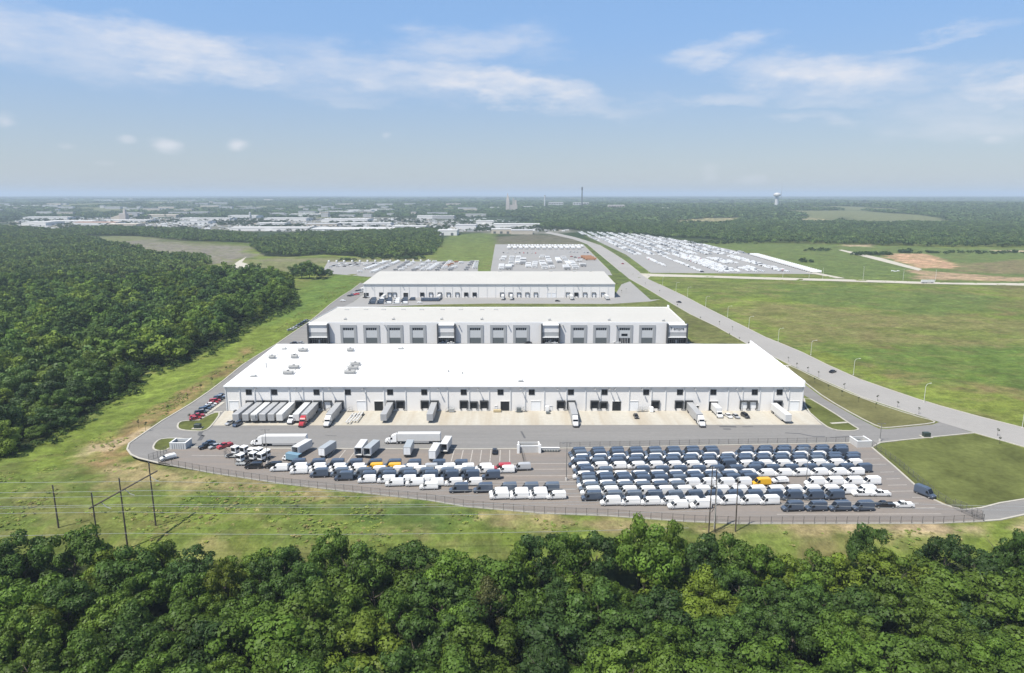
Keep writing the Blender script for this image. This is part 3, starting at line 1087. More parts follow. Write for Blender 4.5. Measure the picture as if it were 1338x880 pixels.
def leaf_mesh(name, q, T, hue, m='leaf'):
    c = np.array(hue)[None, :] * T[:, None]
    return np_quads(name, q, M[m], c)


# prototypes: unit crowns, scaled per tree
GREENS = [(.078, .136, .020), (.062, .114, .021), (.096, .154, .021), (.090, .156, .020), (.130, .182, .021), (.046, .088, .020)]
HI = [crown_quads(100 + k, 20 + 3 * (k % 4), 300, .044, (1, 1, .86), tall=.10 * (k % 3)) for k in range(7)]
MIDQ = [crown_quads(200 + k, 20, 68, .088, (1, 1, .86), tall=.12 * (k % 3)) for k in range(6)]
LOQ = [crown_quads(300 + k, 13, 10, .19, (1, 1, .8)) for k in range(6)]
TINY = [crown_quads(400 + k, 9, 4, .34, (1, 1, .62)) for k in range(5)]
hi_me = [leaf_mesh('crown', q, T, (1, 1, 1)) for q, T in HI]
mid_me = [leaf_mesh('crown', q, T, (1, 1, 1)) for q, T in MIDQ]
trunk_me = []
for k in range(4):
    o = trunk_mb(500 + k, 1.0, .035, 6).build('trunk', M['bark'])
    trunk_me.append(o.data)
    bpy.data.objects.remove(o)


def tree(x, y, ztop, rad, height, label, group, hue, meshes, seed, zb=None):
    """a tree thing: trunk and crown; the crown's top stands at ztop"""
    zg = float(terrain(x, y)) if zb is None else zb
    t = thing('tree', label, 'tree', (x, y, zg), 0, group)
    r = random.Random(seed)
    H = ztop - zg
    k = r.randrange(len(meshes))
    cr = bpy.data.objects.new('crown', meshes[k])
    COL.objects.link(cr)
    cr.parent = t
    vz = min(max(rad * r.uniform(.85, 1.15), H * .44), H * .62)
    top = 1.08 * .86 + .1
    cr.scale = (rad * r.uniform(.9, 1.1), rad * r.uniform(.9, 1.1), vz)
    cr.location = (0, 0, H - vz * top)
    cr.rotation_euler = (r.uniform(-.12, .12), r.uniform(-.12, .12), r.uniform(0, 6.28))
    v = r.uniform(.80, 1.22)
    cr.color = (hue[0] * v, hue[1] * v, hue[2] * v, 1)
    tr = bpy.data.objects.new('trunk', trunk_me[seed % 4])
    COL.objects.link(tr)
    tr.parent = t
    hh = max(H - vz * .7, H * .4)
    tr.scale = (hh * 1.0, hh * 1.0, hh)
    tr.rotation_euler = (0, 0, r.uniform(0, 6.28))
    return t


OUT = [(-120, 700), (0, 702), (25, 692), (60, 688), (95, 686), (120, 700), (150, 714), (175, 706), (200, 700), (235, 706), (275, 707), (300, 716), (330, 716), (360, 712), (395, 696), (430, 688), (470, 698), (505, 701), (540, 697), (575, 706), (620, 712), (660, 702), (700, 690), (730, 683), (760, 682), (790, 688), (815, 676), (850, 670), (880, 678), (905, 692), (930, 692), (960, 693), (985, 700), (1020, 706), (1060, 712), (1100, 722), (1125, 700), (1142, 700), (1165, 706), (1190, 722), (1215, 700), (1240, 693), (1265, 702), (1290, 712), (1315, 700), (1338, 694), (1460, 700)]
ox, oy = [p[0] for p in OUT], [p[1] for p in OUT]
fg = []
r_ = random.Random(5)


def top_z(px, Y, X, py):
    """height that projects to py at ground position X, Y"""
    d = ray(px, py)
    return CAM_H + Y / d[1] * d[2]


def add_fg(px, Y, py, rad, hue, label=None, group='trees in the wood below the power line', drop=0):
    X = (px - 669) / FPX * ray(px, py)[1] ** -1 * Y * 1.0
    zt = top_z(px, Y, X, py)
    fg.append((X, Y, zt, rad, hue, label, group))


# crowns that stand out along the top of the wood
add_fg(88, 150, 687, 7.2, GREENS[0], 'tall dark tree crown hiding the foot of the first wooden power pole', None)
add_fg(1142, 152, 680, 4.6, GREENS[1], 'tall narrow dark tree standing alone above the grass before the parked blue vans', None)
add_fg(1238, 150, 692, 5.2, GREENS[5], 'round dark tree before the bare soil by the lot exit', None)
add_fg(1332, 148, 688, 4.8, GREENS[1], 'dark tree at the frame edge below the lot exit road', None)
add_fg(835, 153, 668, 6.0, GREENS[2], 'leafy tree reaching highest toward the front fence, left of the three poles', None)
add_fg(880, 152, 676, 4.5, GREENS[2], 'mid green tree just left of the foot of the three poles', None)
add_fg(292, 142, 726, 5.0, (.098, .125, .016), 'bright lime green tree among dark ones in the wood', None)
add_fg(640, 133, 758, 5.0, (.082, .088, .028), 'brownish olive tree in the middle of the wood', None)
add_fg(960, 150, 694, 6.0, GREENS[0], 'dense tree in front of the foot of the three poles', None)
add_fg(430, 151, 686, 5.0, GREENS[0], 'rounded dark tree top poking above the meadow, second from the bright lime tree', None)

placed = [(a[0], a[1], a[3]) for a in fg]
SEG = 'broadleaf tree packed into the dark wood along the bottom of the view'
# back row follows the outline of the wood
for px in range(-50, 1400, 36):
    p = px + r_.uniform(-10, 10)
    Y = r_.uniform(146, 152)
    py = np.interp(p, ox, oy) + r_.uniform(1, 9)
    X = (p - 669) / FPX / ray(p, py)[1] * Y
    if any((X - a) ** 2 + (Y - b) ** 2 < 30 for a, b, c in placed):
        continue
    add_fg(p, Y, py, r_.uniform(5.2, 7.4), r_.choice(GREENS))
    placed.append((fg[-1][0], Y, 5))
tries = 0
while tries < 9000 and len(fg) < 190:
    tries += 1
    Y = r_.uniform(88, 145)
    X = r_.uniform(-.80 * (Y + 10), .80 * (Y + 10))
    rad = r_.uniform(4.8, 10.0)
    if any((X - a) ** 2 + (Y - b) ** 2 < (.50 * (rad + c)) ** 2 for a, b, c in placed):
        continue
    zg = float(terrain(X, Y))
    lump = fbm(X / 22, Y / 22, 63, 2)
    hue = GREENS[(2, 0, 5, 1, 3, 4, 1, 2, 0, 3)[int(fbm(X / 26, Y / 26, 61, 2) * 14 + r_.random() * 2.5) % 10]]
    fg.append((X, Y, zg + 5.5 + 11 * lump + r_.uniform(-2.5, 3.5) + (rad - 7) * .55, rad, hue, None, 'trees in the wood below the power line'))
    placed.append((X, Y, rad))
tone_words = {0: 'dark green', 1: 'deep green', 2: 'mid green', 3: 'grass green', 4: 'light green', 5: 'darkest green'}
for i, (X, Y, zt, rad, hue, label, group) in enumerate(fg):
    if label is None:
        label = tone_words[GREENS.index(hue)] + ' ' + SEG
    tree(X, Y, zt, rad, 12, label, group, hue, hi_me, 1000 + i)
N_FG = len(fg)


def scatter(poly_px, spacing, jitter, count, seed, ymax=1e9, ymin=0):
    """random ground points inside an outline"""
    w = gp(poly_px)
    xs, ys = [p[0] for p in w], [p[1] for p in w]
    r = np.random.default_rng(seed)
    x0, x1, y0, y1 = min(xs), max(xs), max(min(ys), ymin), min(max(ys), ymax)
    nx, ny = int((x1 - x0) / spacing) + 1, int((y1 - y0) / spacing) + 1
    gx, gy = np.meshgrid(np.arange(nx), np.arange(ny))
    X = x0 + (gx + .5 * (gy % 2) + r.uniform(-jitter, jitter, gx.shape)) * spacing
    Y = y0 + (gy + r.uniform(-jitter, jitter, gx.shape)) * spacing
    X, Y = X.ravel(), Y.ravel()
    k = pip(w, X, Y) & (Y < ymax) & (Y > ymin)
    k &= np.abs(X) < .80 * Y + 60
    return X[k], Y[k]


near_x, near_y = scatter(WOOD_NEAR, 12.5, .48, 0, 1)
edge = edge_dist(gp(WOOD_NEAR), near_x, near_y)
order = np.lexsort((near_y,))
near = [(near_x[i], near_y[i], edge[i]) for i in order]
near = [n for n in near if n[1] > 205]
N_IND = max(0, 292 - N_FG)
near_hue = [(.084, .144, .028), (.058, .106, .028), (.104, .166, .028), (.136, .192, .030), (.088, .150, .034)]


def near_dims(x, y, e, r):
    rad = r.uniform(4.8, 11.5)
    h = 7.5 + 13 * float(fbm(x / 45, y / 45, 71, 3)) + r.uniform(-3, 3.5) + (rad - 7) * .6
    if e < 8 and r.random() < .4:
        h *= .7
        rad *= .75
    return rad, h


r_ = random.Random(17)
rest = []
for i, (x, y, e) in enumerate(near):
    rad, h = near_dims(x, y, e, r_)
    if i < N_IND:
        hue = r_.choice(near_hue)
        lab = ('dark green tree on the outer edge of the wood along the grassy strip' if e < 12 else 'dark green tree crowded inside the wood beside the grassy strip')
        zg = float(terrain(x, y))
        tree(x, y, zg + h, rad, h, lab, 'trees of the wood beside the grassy strip', hue, mid_me if y > 330 else hi_me, 3000 + i)
    else:
        rest.append((x, y, h, rad))


def forest(name, items, protos, hues, label, seed, cat='wood', squash=1.0, var=.2):
    """many far trees as one mass; items: x, y, height, crown radius"""
    r = np.random.default_rng(seed)
    it = np.array(items, float)
    zg = terrain(it[:, 0], it[:, 1])
    which = r.integers(0, len(protos), len(it))
    Q, C = [], []
    H = np.array(hues)
    hu = H[r.integers(0, len(H), len(it))] * np.clip(1 + r.normal(size=(len(it), 1)) * var, .55, 1.6)
    for p in range(len(protos)):
        s = np.where(which == p)[0]
        if not len(s):
            continue
        q, T = protos[p]
        a = r.uniform(0, 2 * np.pi, len(s))
        ca, sa = np.cos(a)[:, None, None], np.sin(a)[:, None, None]
        rad = it[s, 3][:, None, None]
        h = it[s, 2]
        vz = np.minimum(it[s, 3] * squash, h * .62)[:, None, None]
        qx, qy, qz = q[None, :, :, 0], q[None, :, :, 1], q[None, :, :, 2]
        X = (qx * ca - qy * sa) * rad + it[s, 0][:, None, None]
        Y = (qx * sa + qy * ca) * rad + it[s, 1][:, None, None]
        Z = qz * vz + (zg[s] + h)[:, None, None] - vz * .95
        Q.append(np.stack([X, Y, Z], -1).reshape(-1, 4, 3))
        C.append((hu[s][:, None, :] * T[None, :, None]).reshape(-1, 3))
    me = np_quads(name, np.concatenate(Q), M['leaf_far'], np.concatenate(C).astype(np.float32))
    o = bpy.data.objects.new(name, me)
    COL.objects.link(o)
    return tag(o, label, cat, None, 'stuff')


forest('wood', rest, MIDQ, near_hue, 'deep mass of dark green trees beyond the nearest trees of the western wood', 5)
# shrubs and tall weeds along the wood's edge
sx, sy = scatter([(p[0] + 9 if p[0] > 0 else p[0], p[1] + 5) for p in WOOD_NEAR], 3.6, .48, 0, 2)
e = edge_dist(gp(WOOD_NEAR), sx, sy)
k = (e < 11 + 6 * fbm(sx / 30, sy / 30, 4, 2)) & (rng.random(len(sx)) < .75)
ux = rng.uniform(-175, 175, 420)
uy = rng.uniform(92, 158, 420)
forest('undergrowth', [(x, y, 2.0 + 2.6 * rng.random(), 2.0 + 2.2 * rng.random()) for x, y in zip(ux, uy)], MIDQ[:3], [(.05, .09, .02), (.07, .115, .022), (.08, .12, .024)], 'tangled undergrowth filling the gaps between the trees of the nearest wood', 66, 'undergrowth')
forest('undergrowth', [(x, y, 1.2 + 3.0 * rng.random() ** 2, 1.1 + 1.5 * rng.random()) for x, y in zip(sx[k], sy[k])], LOQ, [(.06, .10, .024), (.08, .125, .025), (.05, .085, .022)], 'low bright shrubs and weeds along the foot of the western wood', 6, 'undergrowth')
gx, gy = scatter([(-60, 700), (0, 612), (150, 560), (300, 478), (380, 415), (430, 380), (470, 366), (440, 395), (330, 462), (180, 570), (160, 606), (280, 622), (450, 646), (700, 676), (900, 688), (1280, 688), (1360, 690), (1360, 716), (900, 716), (-60, 716)], 1.7, .5, 0, 3)
k = rng.random(len(gx)) < .06 + .75 * sstep(.46, .58, fbm(gx / 13, gy / 13, 8, 3))
k &= ~pip(gp(PAVED), gx, gy) & (edge_dist(gp(PAVED), gx, gy) > 3.5)
forest('tall_grass', [(x, y, .12 + .6 * rng.random() ** 3, .35 + .6 * rng.random()) for x, y in zip(gx[k], gy[k])], TINY, [(.21, .28, .06), (.25, .29, .065), (.28, .255, .10), (.19, .26, .06)], 'tufts of tall yellow green grass on the slope round the lot', 16, 'grass', .5, .12)
bx, by = scatter(WOOD_BAND, 10, .45, 0, 12)
forest('woodland', [(x, y, 7 + 8 * fbm(x / 50, y / 50, 3, 2) + rng.uniform(-1.5, 2), rng.uniform(4.6, 7.2)) for x, y in zip(bx, by)], LOQ, [(.088, .138, .036), (.108, .16, .036), (.135, .18, .046), (.07, .115, .036)], 'second band of woodland beyond the near western wood', 7)
for nm, poly, lab, sd_, hg in (('tree_belt', WOOD_LINE, 'belt of trees across the clearing before the distant industrial sheds', 8, 7), ('copse', WOOD_MID, 'wide copse of mid green trees behind the western lot', 9, 8)):
    bx, by = scatter(poly, 10, .45, 0, sd_)
    forest(nm, [(x, y, hg + 6 * fbm(x / 40, y / 40, 3, 2) + rng.uniform(-1.5, 1.5), rng.uniform(4.4, 7)) for x, y in zip(bx, by)], LOQ, [(.086, .136, .038), (.106, .158, .04), (.126, .174, .048), (.07, .115, .038)], lab, sd_)
bx, by = scatter(WOOD_FAR, 11.5, .45, 0, 21, ymax=2100)
kk = np.ones(len(bx), bool)
forest('far_woodland', [(x, y, 7.5 + 8 * fbm(x / 60, y / 60, 3, 2) + rng.uniform(-2, 2), rng.uniform(5, 8)) for x, y in zip(bx, by)], LOQ, [(.080, .130, .038), (.096, .146, .04), (.114, .164, .048), (.064, .108, .036)], 'broad belt of dark woodland behind the eastern field', 10)
open_px = [[(850, 292), (923, 285), (974, 284.5), (960, 290), (923, 295)], [(1041, 287), (1060, 285), (1096, 287), (1090, 291), (1050, 291)]]
open_w = [gp(p) for p in open_px]
items = []
for (y0, y1, sp, rr, hh, sd_) in ((2100, 3300, 19, 11, 11, 22), (3300, 5600, 34, 19, 12, 23), (5600, 11000, 75, 42, 15, 24)):
    r2 = np.random.default_rng(sd_)
    ny, nx = int((y1 - y0) / sp), int(1.62 * y1 / sp)
    gx, gy = np.meshgrid(np.arange(nx), np.arange(ny))
    X = -.81 * y1 + (gx + r2.uniform(-.45, .45, gx.shape)) * sp
    Y = y0 + (gy + r2.uniform(-.45, .45, gx.shape)) * sp
    X, Y = X.ravel(), Y.ravel()
    k = np.abs(X) < .80 * Y
    X, Y = X[k], Y[k]
    px, py = proj(X, Y, terrain(X, Y))
    k = ~((px < 700) & (py > 284) & (py < 304)) & ~((px >= 640) & (px < 760) & (py > 291))
    k &= (fbm(X / 420, Y / 700, 51, 4) < .63)
    k &= ~((px < 560) & (py < 284) & (rng.random(len(X)) < .25))
    for w in open_w:
        k &= ~pip(w, X, Y)
    for x, y in zip(X[k], Y[k]):
        items.append((x, y, hh * rng.uniform(.6, 1.25), rr * rng.uniform(.7, 1.2)))
forest('hill_woodland', items, TINY, [(.076, .124, .042), (.09, .138, .044), (.106, .152, .052)], 'hazy wooded hills running back to the horizon', 30)
# small clumps in the open
r_ = random.Random(3)
clumps = [(386, 361, 8, 15), (394, 364, 9.5, 18), (404, 364, 10, 20), (414, 365, 9, 17), (423, 363, 7, 12), (430, 360, 5, 8), (402, 358, 9, 17), (380, 364, 6, 10)]
for i, (px, py, rad, h) in enumerate(clumps):
    x, y, z = GT(px, py)
    tree(x, y, z + h, rad, h, 'dark rounded tree of the clump standing where the grassy strip meets the western lot', 'clump of trees by the western lot', near_hue[i % 3], mid_me, 4000 + i)
shr = []
for (x0, x1, y, n, h) in ((1050, 1085, 327.5, 26, 5), (1048, 1050, 343, 3, 7), (1058, 1061, 343, 3, 6), (1115, 1165, 333, 60, 6), (1175, 1190, 330, 20, 7), (440, 465, 341, 10, 5), (470, 560, 338.5, 40, 6), (1190, 1500, 331, 160, 5), (900, 1000, 318, 50, 6)):
    for k in range(n):
        a, b, c = GT(r_.uniform(x0, x1), y + r_.uniform(-1.2, 1.2))
        shr.append((a, b, h * r_.uniform(.6, 1.1), h * r_.uniform(.5, .9)))
bx, by = scatter([(170, 352), (200, 341), (240, 336), (268, 338), (276, 346), (262, 354), (200, 360)], 9, .45, 0, 44)
forest('young_woodland', [(x, y, 8 + 4 * rng.random(), 4 + 2 * rng.random()) for x, y in zip(bx, by)], LOQ, [(.13, .19, .045), (.15, .20, .05), (.11, .165, .042)], 'pale green young trees before the grey brown clearing', 45)
forest('shrubbery', shr, LOQ, [(.04, .07, .024), (.055, .09, .028)], 'scattered dark shrubs dotted over the far fields', 33, 'shrubs')
# ------------------------------------------------------------------ warehouses
def win_frame(parent, name, x0, x1, z0, z1, y, frame_m, pane_m, depth=.12, bar=1, fw=.14):
    f = MB()
    f.box(x0, x1, y - depth, y + .05, z0, z0 + fw)
    f.box(x0, x1, y - depth, y + .05, z1 - fw, z1)
    f.box(x0, x0 + fw, y - depth, y + .05, z0 + fw, z1 - fw)
    f.box(x1 - fw, x1, y - depth, y + .05, z0 + fw, z1 - fw)
    for k in range(bar):
        xm = x0 + (x1 - x0) * (k + 1) / (bar + 1)
        f.box(xm - .05, xm + .05, y - depth, y + .05, z0 + fw, z1 - fw)
    o = f.build(name, frame_m, parent)
    p = MB()
    p.quad((x0 + fw, y - .02, z0 + fw), (x1 - fw, y - .02, z0 + fw), (x1 - fw, y - .02, z1 - fw), (x0 + fw, y - .02, z1 - fw))
    p.build('pane', pane_m, o)
    return o


def dock(parent, x, y, z0, w, h, closed=False, big=False, shelter=True):
    """loading dock: padded shelter round a door"""
    d = MB()
    t = .42
    if shelter:
        d.box(x - w / 2 - t, x - w / 2, y - .55, y + .02, z0 - .1, z0 + h)
        d.box(x + w / 2, x + w / 2 + t, y - .55, y + .02, z0 - .1, z0 + h)
        d.box(x - w / 2 - t, x + w / 2 + t, y - .62, y + .02, z0 + h, z0 + h + .55)
        d.box(x - w / 2, x - w / 2 + .3, y - .3, y, z0 - .55, z0 - .1)
        d.box(x + w / 2 - .3, x + w / 2, y - .3, y, z0 - .55, z0 - .1)
    else:
        d.box(x - w / 2 - .12, x - w / 2, y - .1, y + .02, z0, z0 + h)
        d.box(x + w / 2, x + w / 2 + .12, y - .1, y + .02, z0, z0 + h)
        d.box(x - w / 2 - .12, x + w / 2 + .12, y - .22, y + .02, z0 + h, z0 + h + .14)
    o = d.build('dock_shelter' if shelter else 'door_frame', M['seal'] if shelter else M['wall_grey'], parent)
    p = MB()
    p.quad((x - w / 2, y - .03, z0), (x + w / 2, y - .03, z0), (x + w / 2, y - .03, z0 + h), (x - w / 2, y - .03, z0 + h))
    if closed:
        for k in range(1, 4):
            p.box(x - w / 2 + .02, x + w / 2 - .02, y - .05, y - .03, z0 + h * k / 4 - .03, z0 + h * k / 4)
    p.build('door', M['door_white'] if closed else M['opening'], o)  # open docks: a near-black sheet stands in for the shade inside
    return o


# --- the near warehouse
YA = G(669, 537.2)[1]
XL, XR = W(293.3, 504.5, YA)[0], W(1050.3, 503.5, YA)[0]
HA = W(669, 504.2, YA)[1]
YAr = 345.0
HAr = CAM_H - (450 - 255) * (YAr * cPh + (CAM_H - 14.3) * sPh) * cPh / FPX
print('A', YA, XL, XR, HA, HAr)
A = thing('warehouse', 'nearest long white warehouse with loading docks and a bright white roof', 'warehouse', ((XL + XR) / 2, YA, 0))
ax = (XL + XR) / 2
YB_ = YAr + 34
hx = (XR - XL) / 2


def LA(px):                       # photograph column on the front wall -> local x
    return W(px, 520, YA)[0] - ax


slopeA = (HAr - HA) / (YAr - YA)
D = YAr - YA
w = MB()
w.prism([(-hx, 0), (hx, 0), (hx, D), (-hx, D)], 0, lambda x, y: HA - .3 + slopeA * y)
w.build('wall', M['wall_pale'], A)
rf = MB()
# roof: one long fall towards the docks, a short one behind the ridge
def zr(y):
    return HA + slopeA * y
ov = .55
for y0, y1 in ((-ov, D + .4),):
    z0, z1 = zr(y0), zr(y1)
    rf.add([(-hx - .3, y0, z0 - .45), (hx + .3, y0, z0 - .45), (hx + .3, y1, z1 - .45), (-hx - .3, y1, z1 - .45),
            (-hx - .3, y0, z0), (hx + .3, y0, z0), (hx + .3, y1, z1), (-hx - .3, y1, z1)],
           [(4, 5, 6, 7), (0, 1, 5, 4), (1, 2, 6, 5), (2, 3, 7, 6), (3, 0, 4, 7), (0, 3, 2, 1)])
roofA = rf.build('roof', M['roof_white'], A)
pp = MB()
pp.add([(hx - .2, -ov - .02, HA - .5), (hx + .32, -ov - .02, HA - .5), (hx + .32, D, HAr - .5), (hx - .2, D, HAr - .5),
        (hx - .2, -ov - .02, HA + 2.1), (hx + .32, -ov - .02, HA + 2.1), (hx + .32, D, HAr + 1.9), (hx - .2, D, HAr + 1.9)],
       [(4, 5, 6, 7), (0, 1, 5, 4), (1, 2, 6, 5), (2, 3, 7, 6), (3, 0, 4, 7)])
pp.build('parapet', M['trim_white'], A)
g = MB()
g.box(-hx - .3, hx + .3, -ov - .32, -ov - .003, HA - .42, HA - .08)
g.build('gutter', M['gutter'], A)
for px in (295.5, 313.7, 333, 353.7, 378.5, 396.3, 421.8, 450.5, 478, 502, 530, 561, 585, 613, 639, 667, 686, 711, 740, 765, 784.5, 822, 851, 869.5, 894, 926, 951, 970, 992.5, 1010, 1030.5, 1048.5):
    d = MB()
    x = LA(px)
    d.box(x - .17, x + .17, -.30, -.003, .3, HA - .46)
    d.box(x - .24, x + .24, -.42, -.31, HA - 1.0, HA - .44)
    d.build('downpipe', M['gutter'], A)
ZW0, ZW1 = W(669, 516.2, YA)[1], W(669, 509.2, YA)[1]
for px in (325.7, 358.9, 414, 454.8, 510, 554.5, 606, 654, 694.7, 745.8, 789.7, 844, 888, 931.7, 985.6, 1018):
    x = LA(px)
    win_frame(A, 'window', x - 1.25, x + 1.25, ZW0, ZW1, -.01, M['dark_metal'], M['glass'])
for px in (336, 388, 432, 475, 573, 625, 680.5, 728, 777, 795.5, 803, 838, 907, 961, 1023):
    l = MB()
    x = LA(px)
    l.box(x - .16, x + .16, -1.75, -.003, HA - 1.25, HA - 1.12)
    l.bbox(x - .28, x + .28, -2.1, -1.3, HA - 1.5, HA - 1.24, .05)
    l.build('wall_lamp', M['galv'], A)
DW, DH = 2.75, 3.0
for px, closed in ((326.5, 0), (359.5, 0), (371, 0), (341, 0), (349, 0), (415, 0), (427.6, 1), (443, 0), (391, 0), (402, 0), (510.5, 0), (523, 0), (555, 0), (567.5, 0), (606, 0), (632.5, 0), (733, 0), (746.3, 0), (777, 0), (856.5, 0), (887.5, 0), (900, 0), (972.5, 1), (984.5, 1), (1017, 0)):
    dock(A, LA(px), 0, 1.15, DW, DH, closed)
for px in (619, 789):
    dock(A, LA(px), 0, 1.15, 2.5, 2.6, False)
for px in (494.5, 659.7, 806, 932.5):
    dock(A, LA(px), 0, .06, 3.7, 4.2, False, shelter=False)
for px in (305, 472, 700, 828, 1038.5):
    dock(A, LA(px), 0, .06, 3.9, 4.3, True, shelter=False)
for px in (433, 648, 720, 912):
    dock(A, LA(px), 0, .1, 1.0, 2.2, px != 912, shelter=False)
for x in (-hx - .004,):
    pass
# stairs, bollards and plant along the dock wall
for i, px in enumerate((430, 456, 585, 676, 683, 835, 841)):
    s = thing('dock_stair', ['steel dock stair beside the closed dock by the wooden chassis', 'steel dock stair by the white drive in door behind trailer frames', 'steel dock stair beside the trailer third from the west end', 'steel landing with dark box before the middle of the near warehouse', 'steel dock stair right of the dark box before the near warehouse', 'steel dock stair right of a white drive in door and parked car', 'steel dock stair left of a dark dock with a white box'][i], 'stair', (ax + LA(px), YA - 1.3, 0))
    m = MB()
    for k in range(5):
        m.box(-.9 + k * .26, -.62 + k * .26, -.55, .55, .12 + k * .22, .2 + k * .22)
    m.box(.4, 1.5, -.55, .55, 1.1, 1.2)
    m.build('steps', M['galv'], s)
    m = MB()
    for yy in (-.55, .55):
        m.path([(-.9, yy, 1.1), (.4, yy, 2.15), (1.5, yy, 2.15)], .035, 4)
        for xx, zz in ((-.9, 1.1), (.4, 2.15), (1.5, 2.15)):
            m.tube((xx, yy, 0), (xx, yy, zz), .03, n=4)
    m.build('handrail', M['galv'], s)

# roof plant of the near warehouse
def roof_point_A(px, py):
    z = HA
    for _ in range(12):
        x, y = G(px, py, z)
        z = zr(y - YA)
    return x, y, z


def rooftop_unit(loc, wid, style, label, group=None):
    t = thing('rooftop_unit', label, 'rooftop unit', loc, 0, group)
    m = MB()
    dd = 3.2
    for x in (-wid / 2, wid / 2 - .15):
        for y in (0, dd - .15):
            m.box(x, x + .15, y, y + .15, 0, 1.9)
    for y in (0, dd - .15):
        m.box(-wid / 2, wid / 2, y, y + .14, 1.75, 1.9)
        m.box(-wid / 2, wid / 2, y, y + .14, .45, .6)
    for x in (-wid / 2, wid / 2 - .15):
        m.box(x, x + .14, .15, dd - .15, 1.76, 1.89)
    m.build('frame', M['hvac'], t)
    m = MB()
    n = max(1, int(wid / 3.3))
    for k in range(n):
        x0 = -wid / 2 + .5 + k * (wid - 1) / n
        m.bbox(x0, x0 + (wid - 1) / n - .4, .5, dd - .5, .5, 1.6, .06)
    m.build('housing', M['hvac'], t)
    m = MB()
    for k in range(n):
        x0 = -wid / 2 + .5 + (k + .5) * (wid - 1) / n - .2
        m.tube((x0, dd / 2, 1.6), (x0, dd / 2, 1.85), .55, n=12)
    m.build('fan', M['dark_metal'], t)
    return t


def s2(px, py):                   # crop of the roof corner -> photograph
    return 280 + px / 6.69, 440 + py / 6.69


for i, (cx, cy_, wd) in enumerate(((770, 138, 100), (500, 200, 78), (695, 196, 80), (690, 288, 112), (640, 338, 112), (1187, 136, 78), (1230, 262, 105), (1208, 297, 112), (1182, 334, 118))):
    px, py = s2(cx, cy_)
    x, y, z = roof_point_A(px, py)
    rooftop_unit((x, y, z), wd / 6.69 * (y * cPh + 15) / FPX, 0, ['grey framed roof unit farthest back on the near roof, wide one', 'small grey framed roof unit nearest the west edge of the near roof', 'grey framed roof unit under the dish frame on the near roof', 'wide grey roof unit, rear one of a close pair on the near roof', 'wide grey roof unit, front one of a close pair on the near roof', 'lone small grey framed roof unit behind the group of three', 'grey roof unit, rear one of the slanted group of three', 'grey roof unit, middle one of the slanted group of three', 'grey roof unit, front one of the slanted group of three'][i], 'plant on the near roof')
for i, (px, py, k) in enumerate([s2(610, 112) + (1.5,), s2(700, 165) + (1.6,), s2(455, 272) + (.8,), s2(342, 352) + (1.7,), (523.7, 456.5, 1.8), (680.5, 499, 1.4), (586, 486.5, .4), (604, 489, .4)]):
    x, y, z = roof_point_A(px, py)
    t = thing('roof_vent', ['low roof vent nearest the back corner of the near roof', 'tilted dish like vent behind a roof unit on the near roof', 'slim upright pipe vent on the near roof', 'low roof vent nearest the front corner of the near roof', 'lone low vent far from the rest at the back of the white roof', 'low flat vent by the front edge of the white roof', 'tiny pipe vent on the open white roof', 'tiny pipe vent on the open white roof, farther from the units'][i], 'roof vent', (x, y, z))
    m = MB()
    if k < 1:
        m.tube((0, 0, -.1), (0, 0, 1.9 if k > .5 else .8), .3, n=8)
        m.tube((0, 0, 1.9 if k > .5 else .8), (0, 0, 2.1 if k > .5 else .95), .5, n=8)
        m.build('pipe', M['hvac'], t)
    else:
        m.box(-k, k, -.7, .7, -.1, .5, taper=.15)
        m.build('curb', M['hvac'], t)
        m = MB()
        m.box(-k * .7, k * .7, -.9, .9, .5, .75, taper=.2)
        m.tube((k * .4, 0, .7), (k * .5, .3, 1.5), .12, n=6)
        m.build('hood', M['galv'], t)

# --- the middle warehouse
YB = G(669, 448.8)[1]
BL, BR = W(402.5, 421, YB)[0], W(895, 421, YB)[0]
HB = W(669, 421.2, YB)[1]
bx_ = (BL + BR) / 2
hb = (BR - BL) / 2
BY2 = None
z = HB
b0, b1 = G(443.5, 401.8, HB), G(868, 400.8, HB)
DB = (b0[1] + b1[1]) / 2 - YB
sk = ((b0[0] - BL) + (b1[0] - BR)) / 2
print('B', YB, BL, BR, HB, DB, sk)
B = thing('warehouse', 'middle warehouse with grey framed bays, dark entrance portals and a cream roof', 'warehouse', (bx_, YB, 0))


def LB(px):
    return W(px, 435, YB)[0] - bx_


def ZB(py):
    return W(669, py, YB)[1]


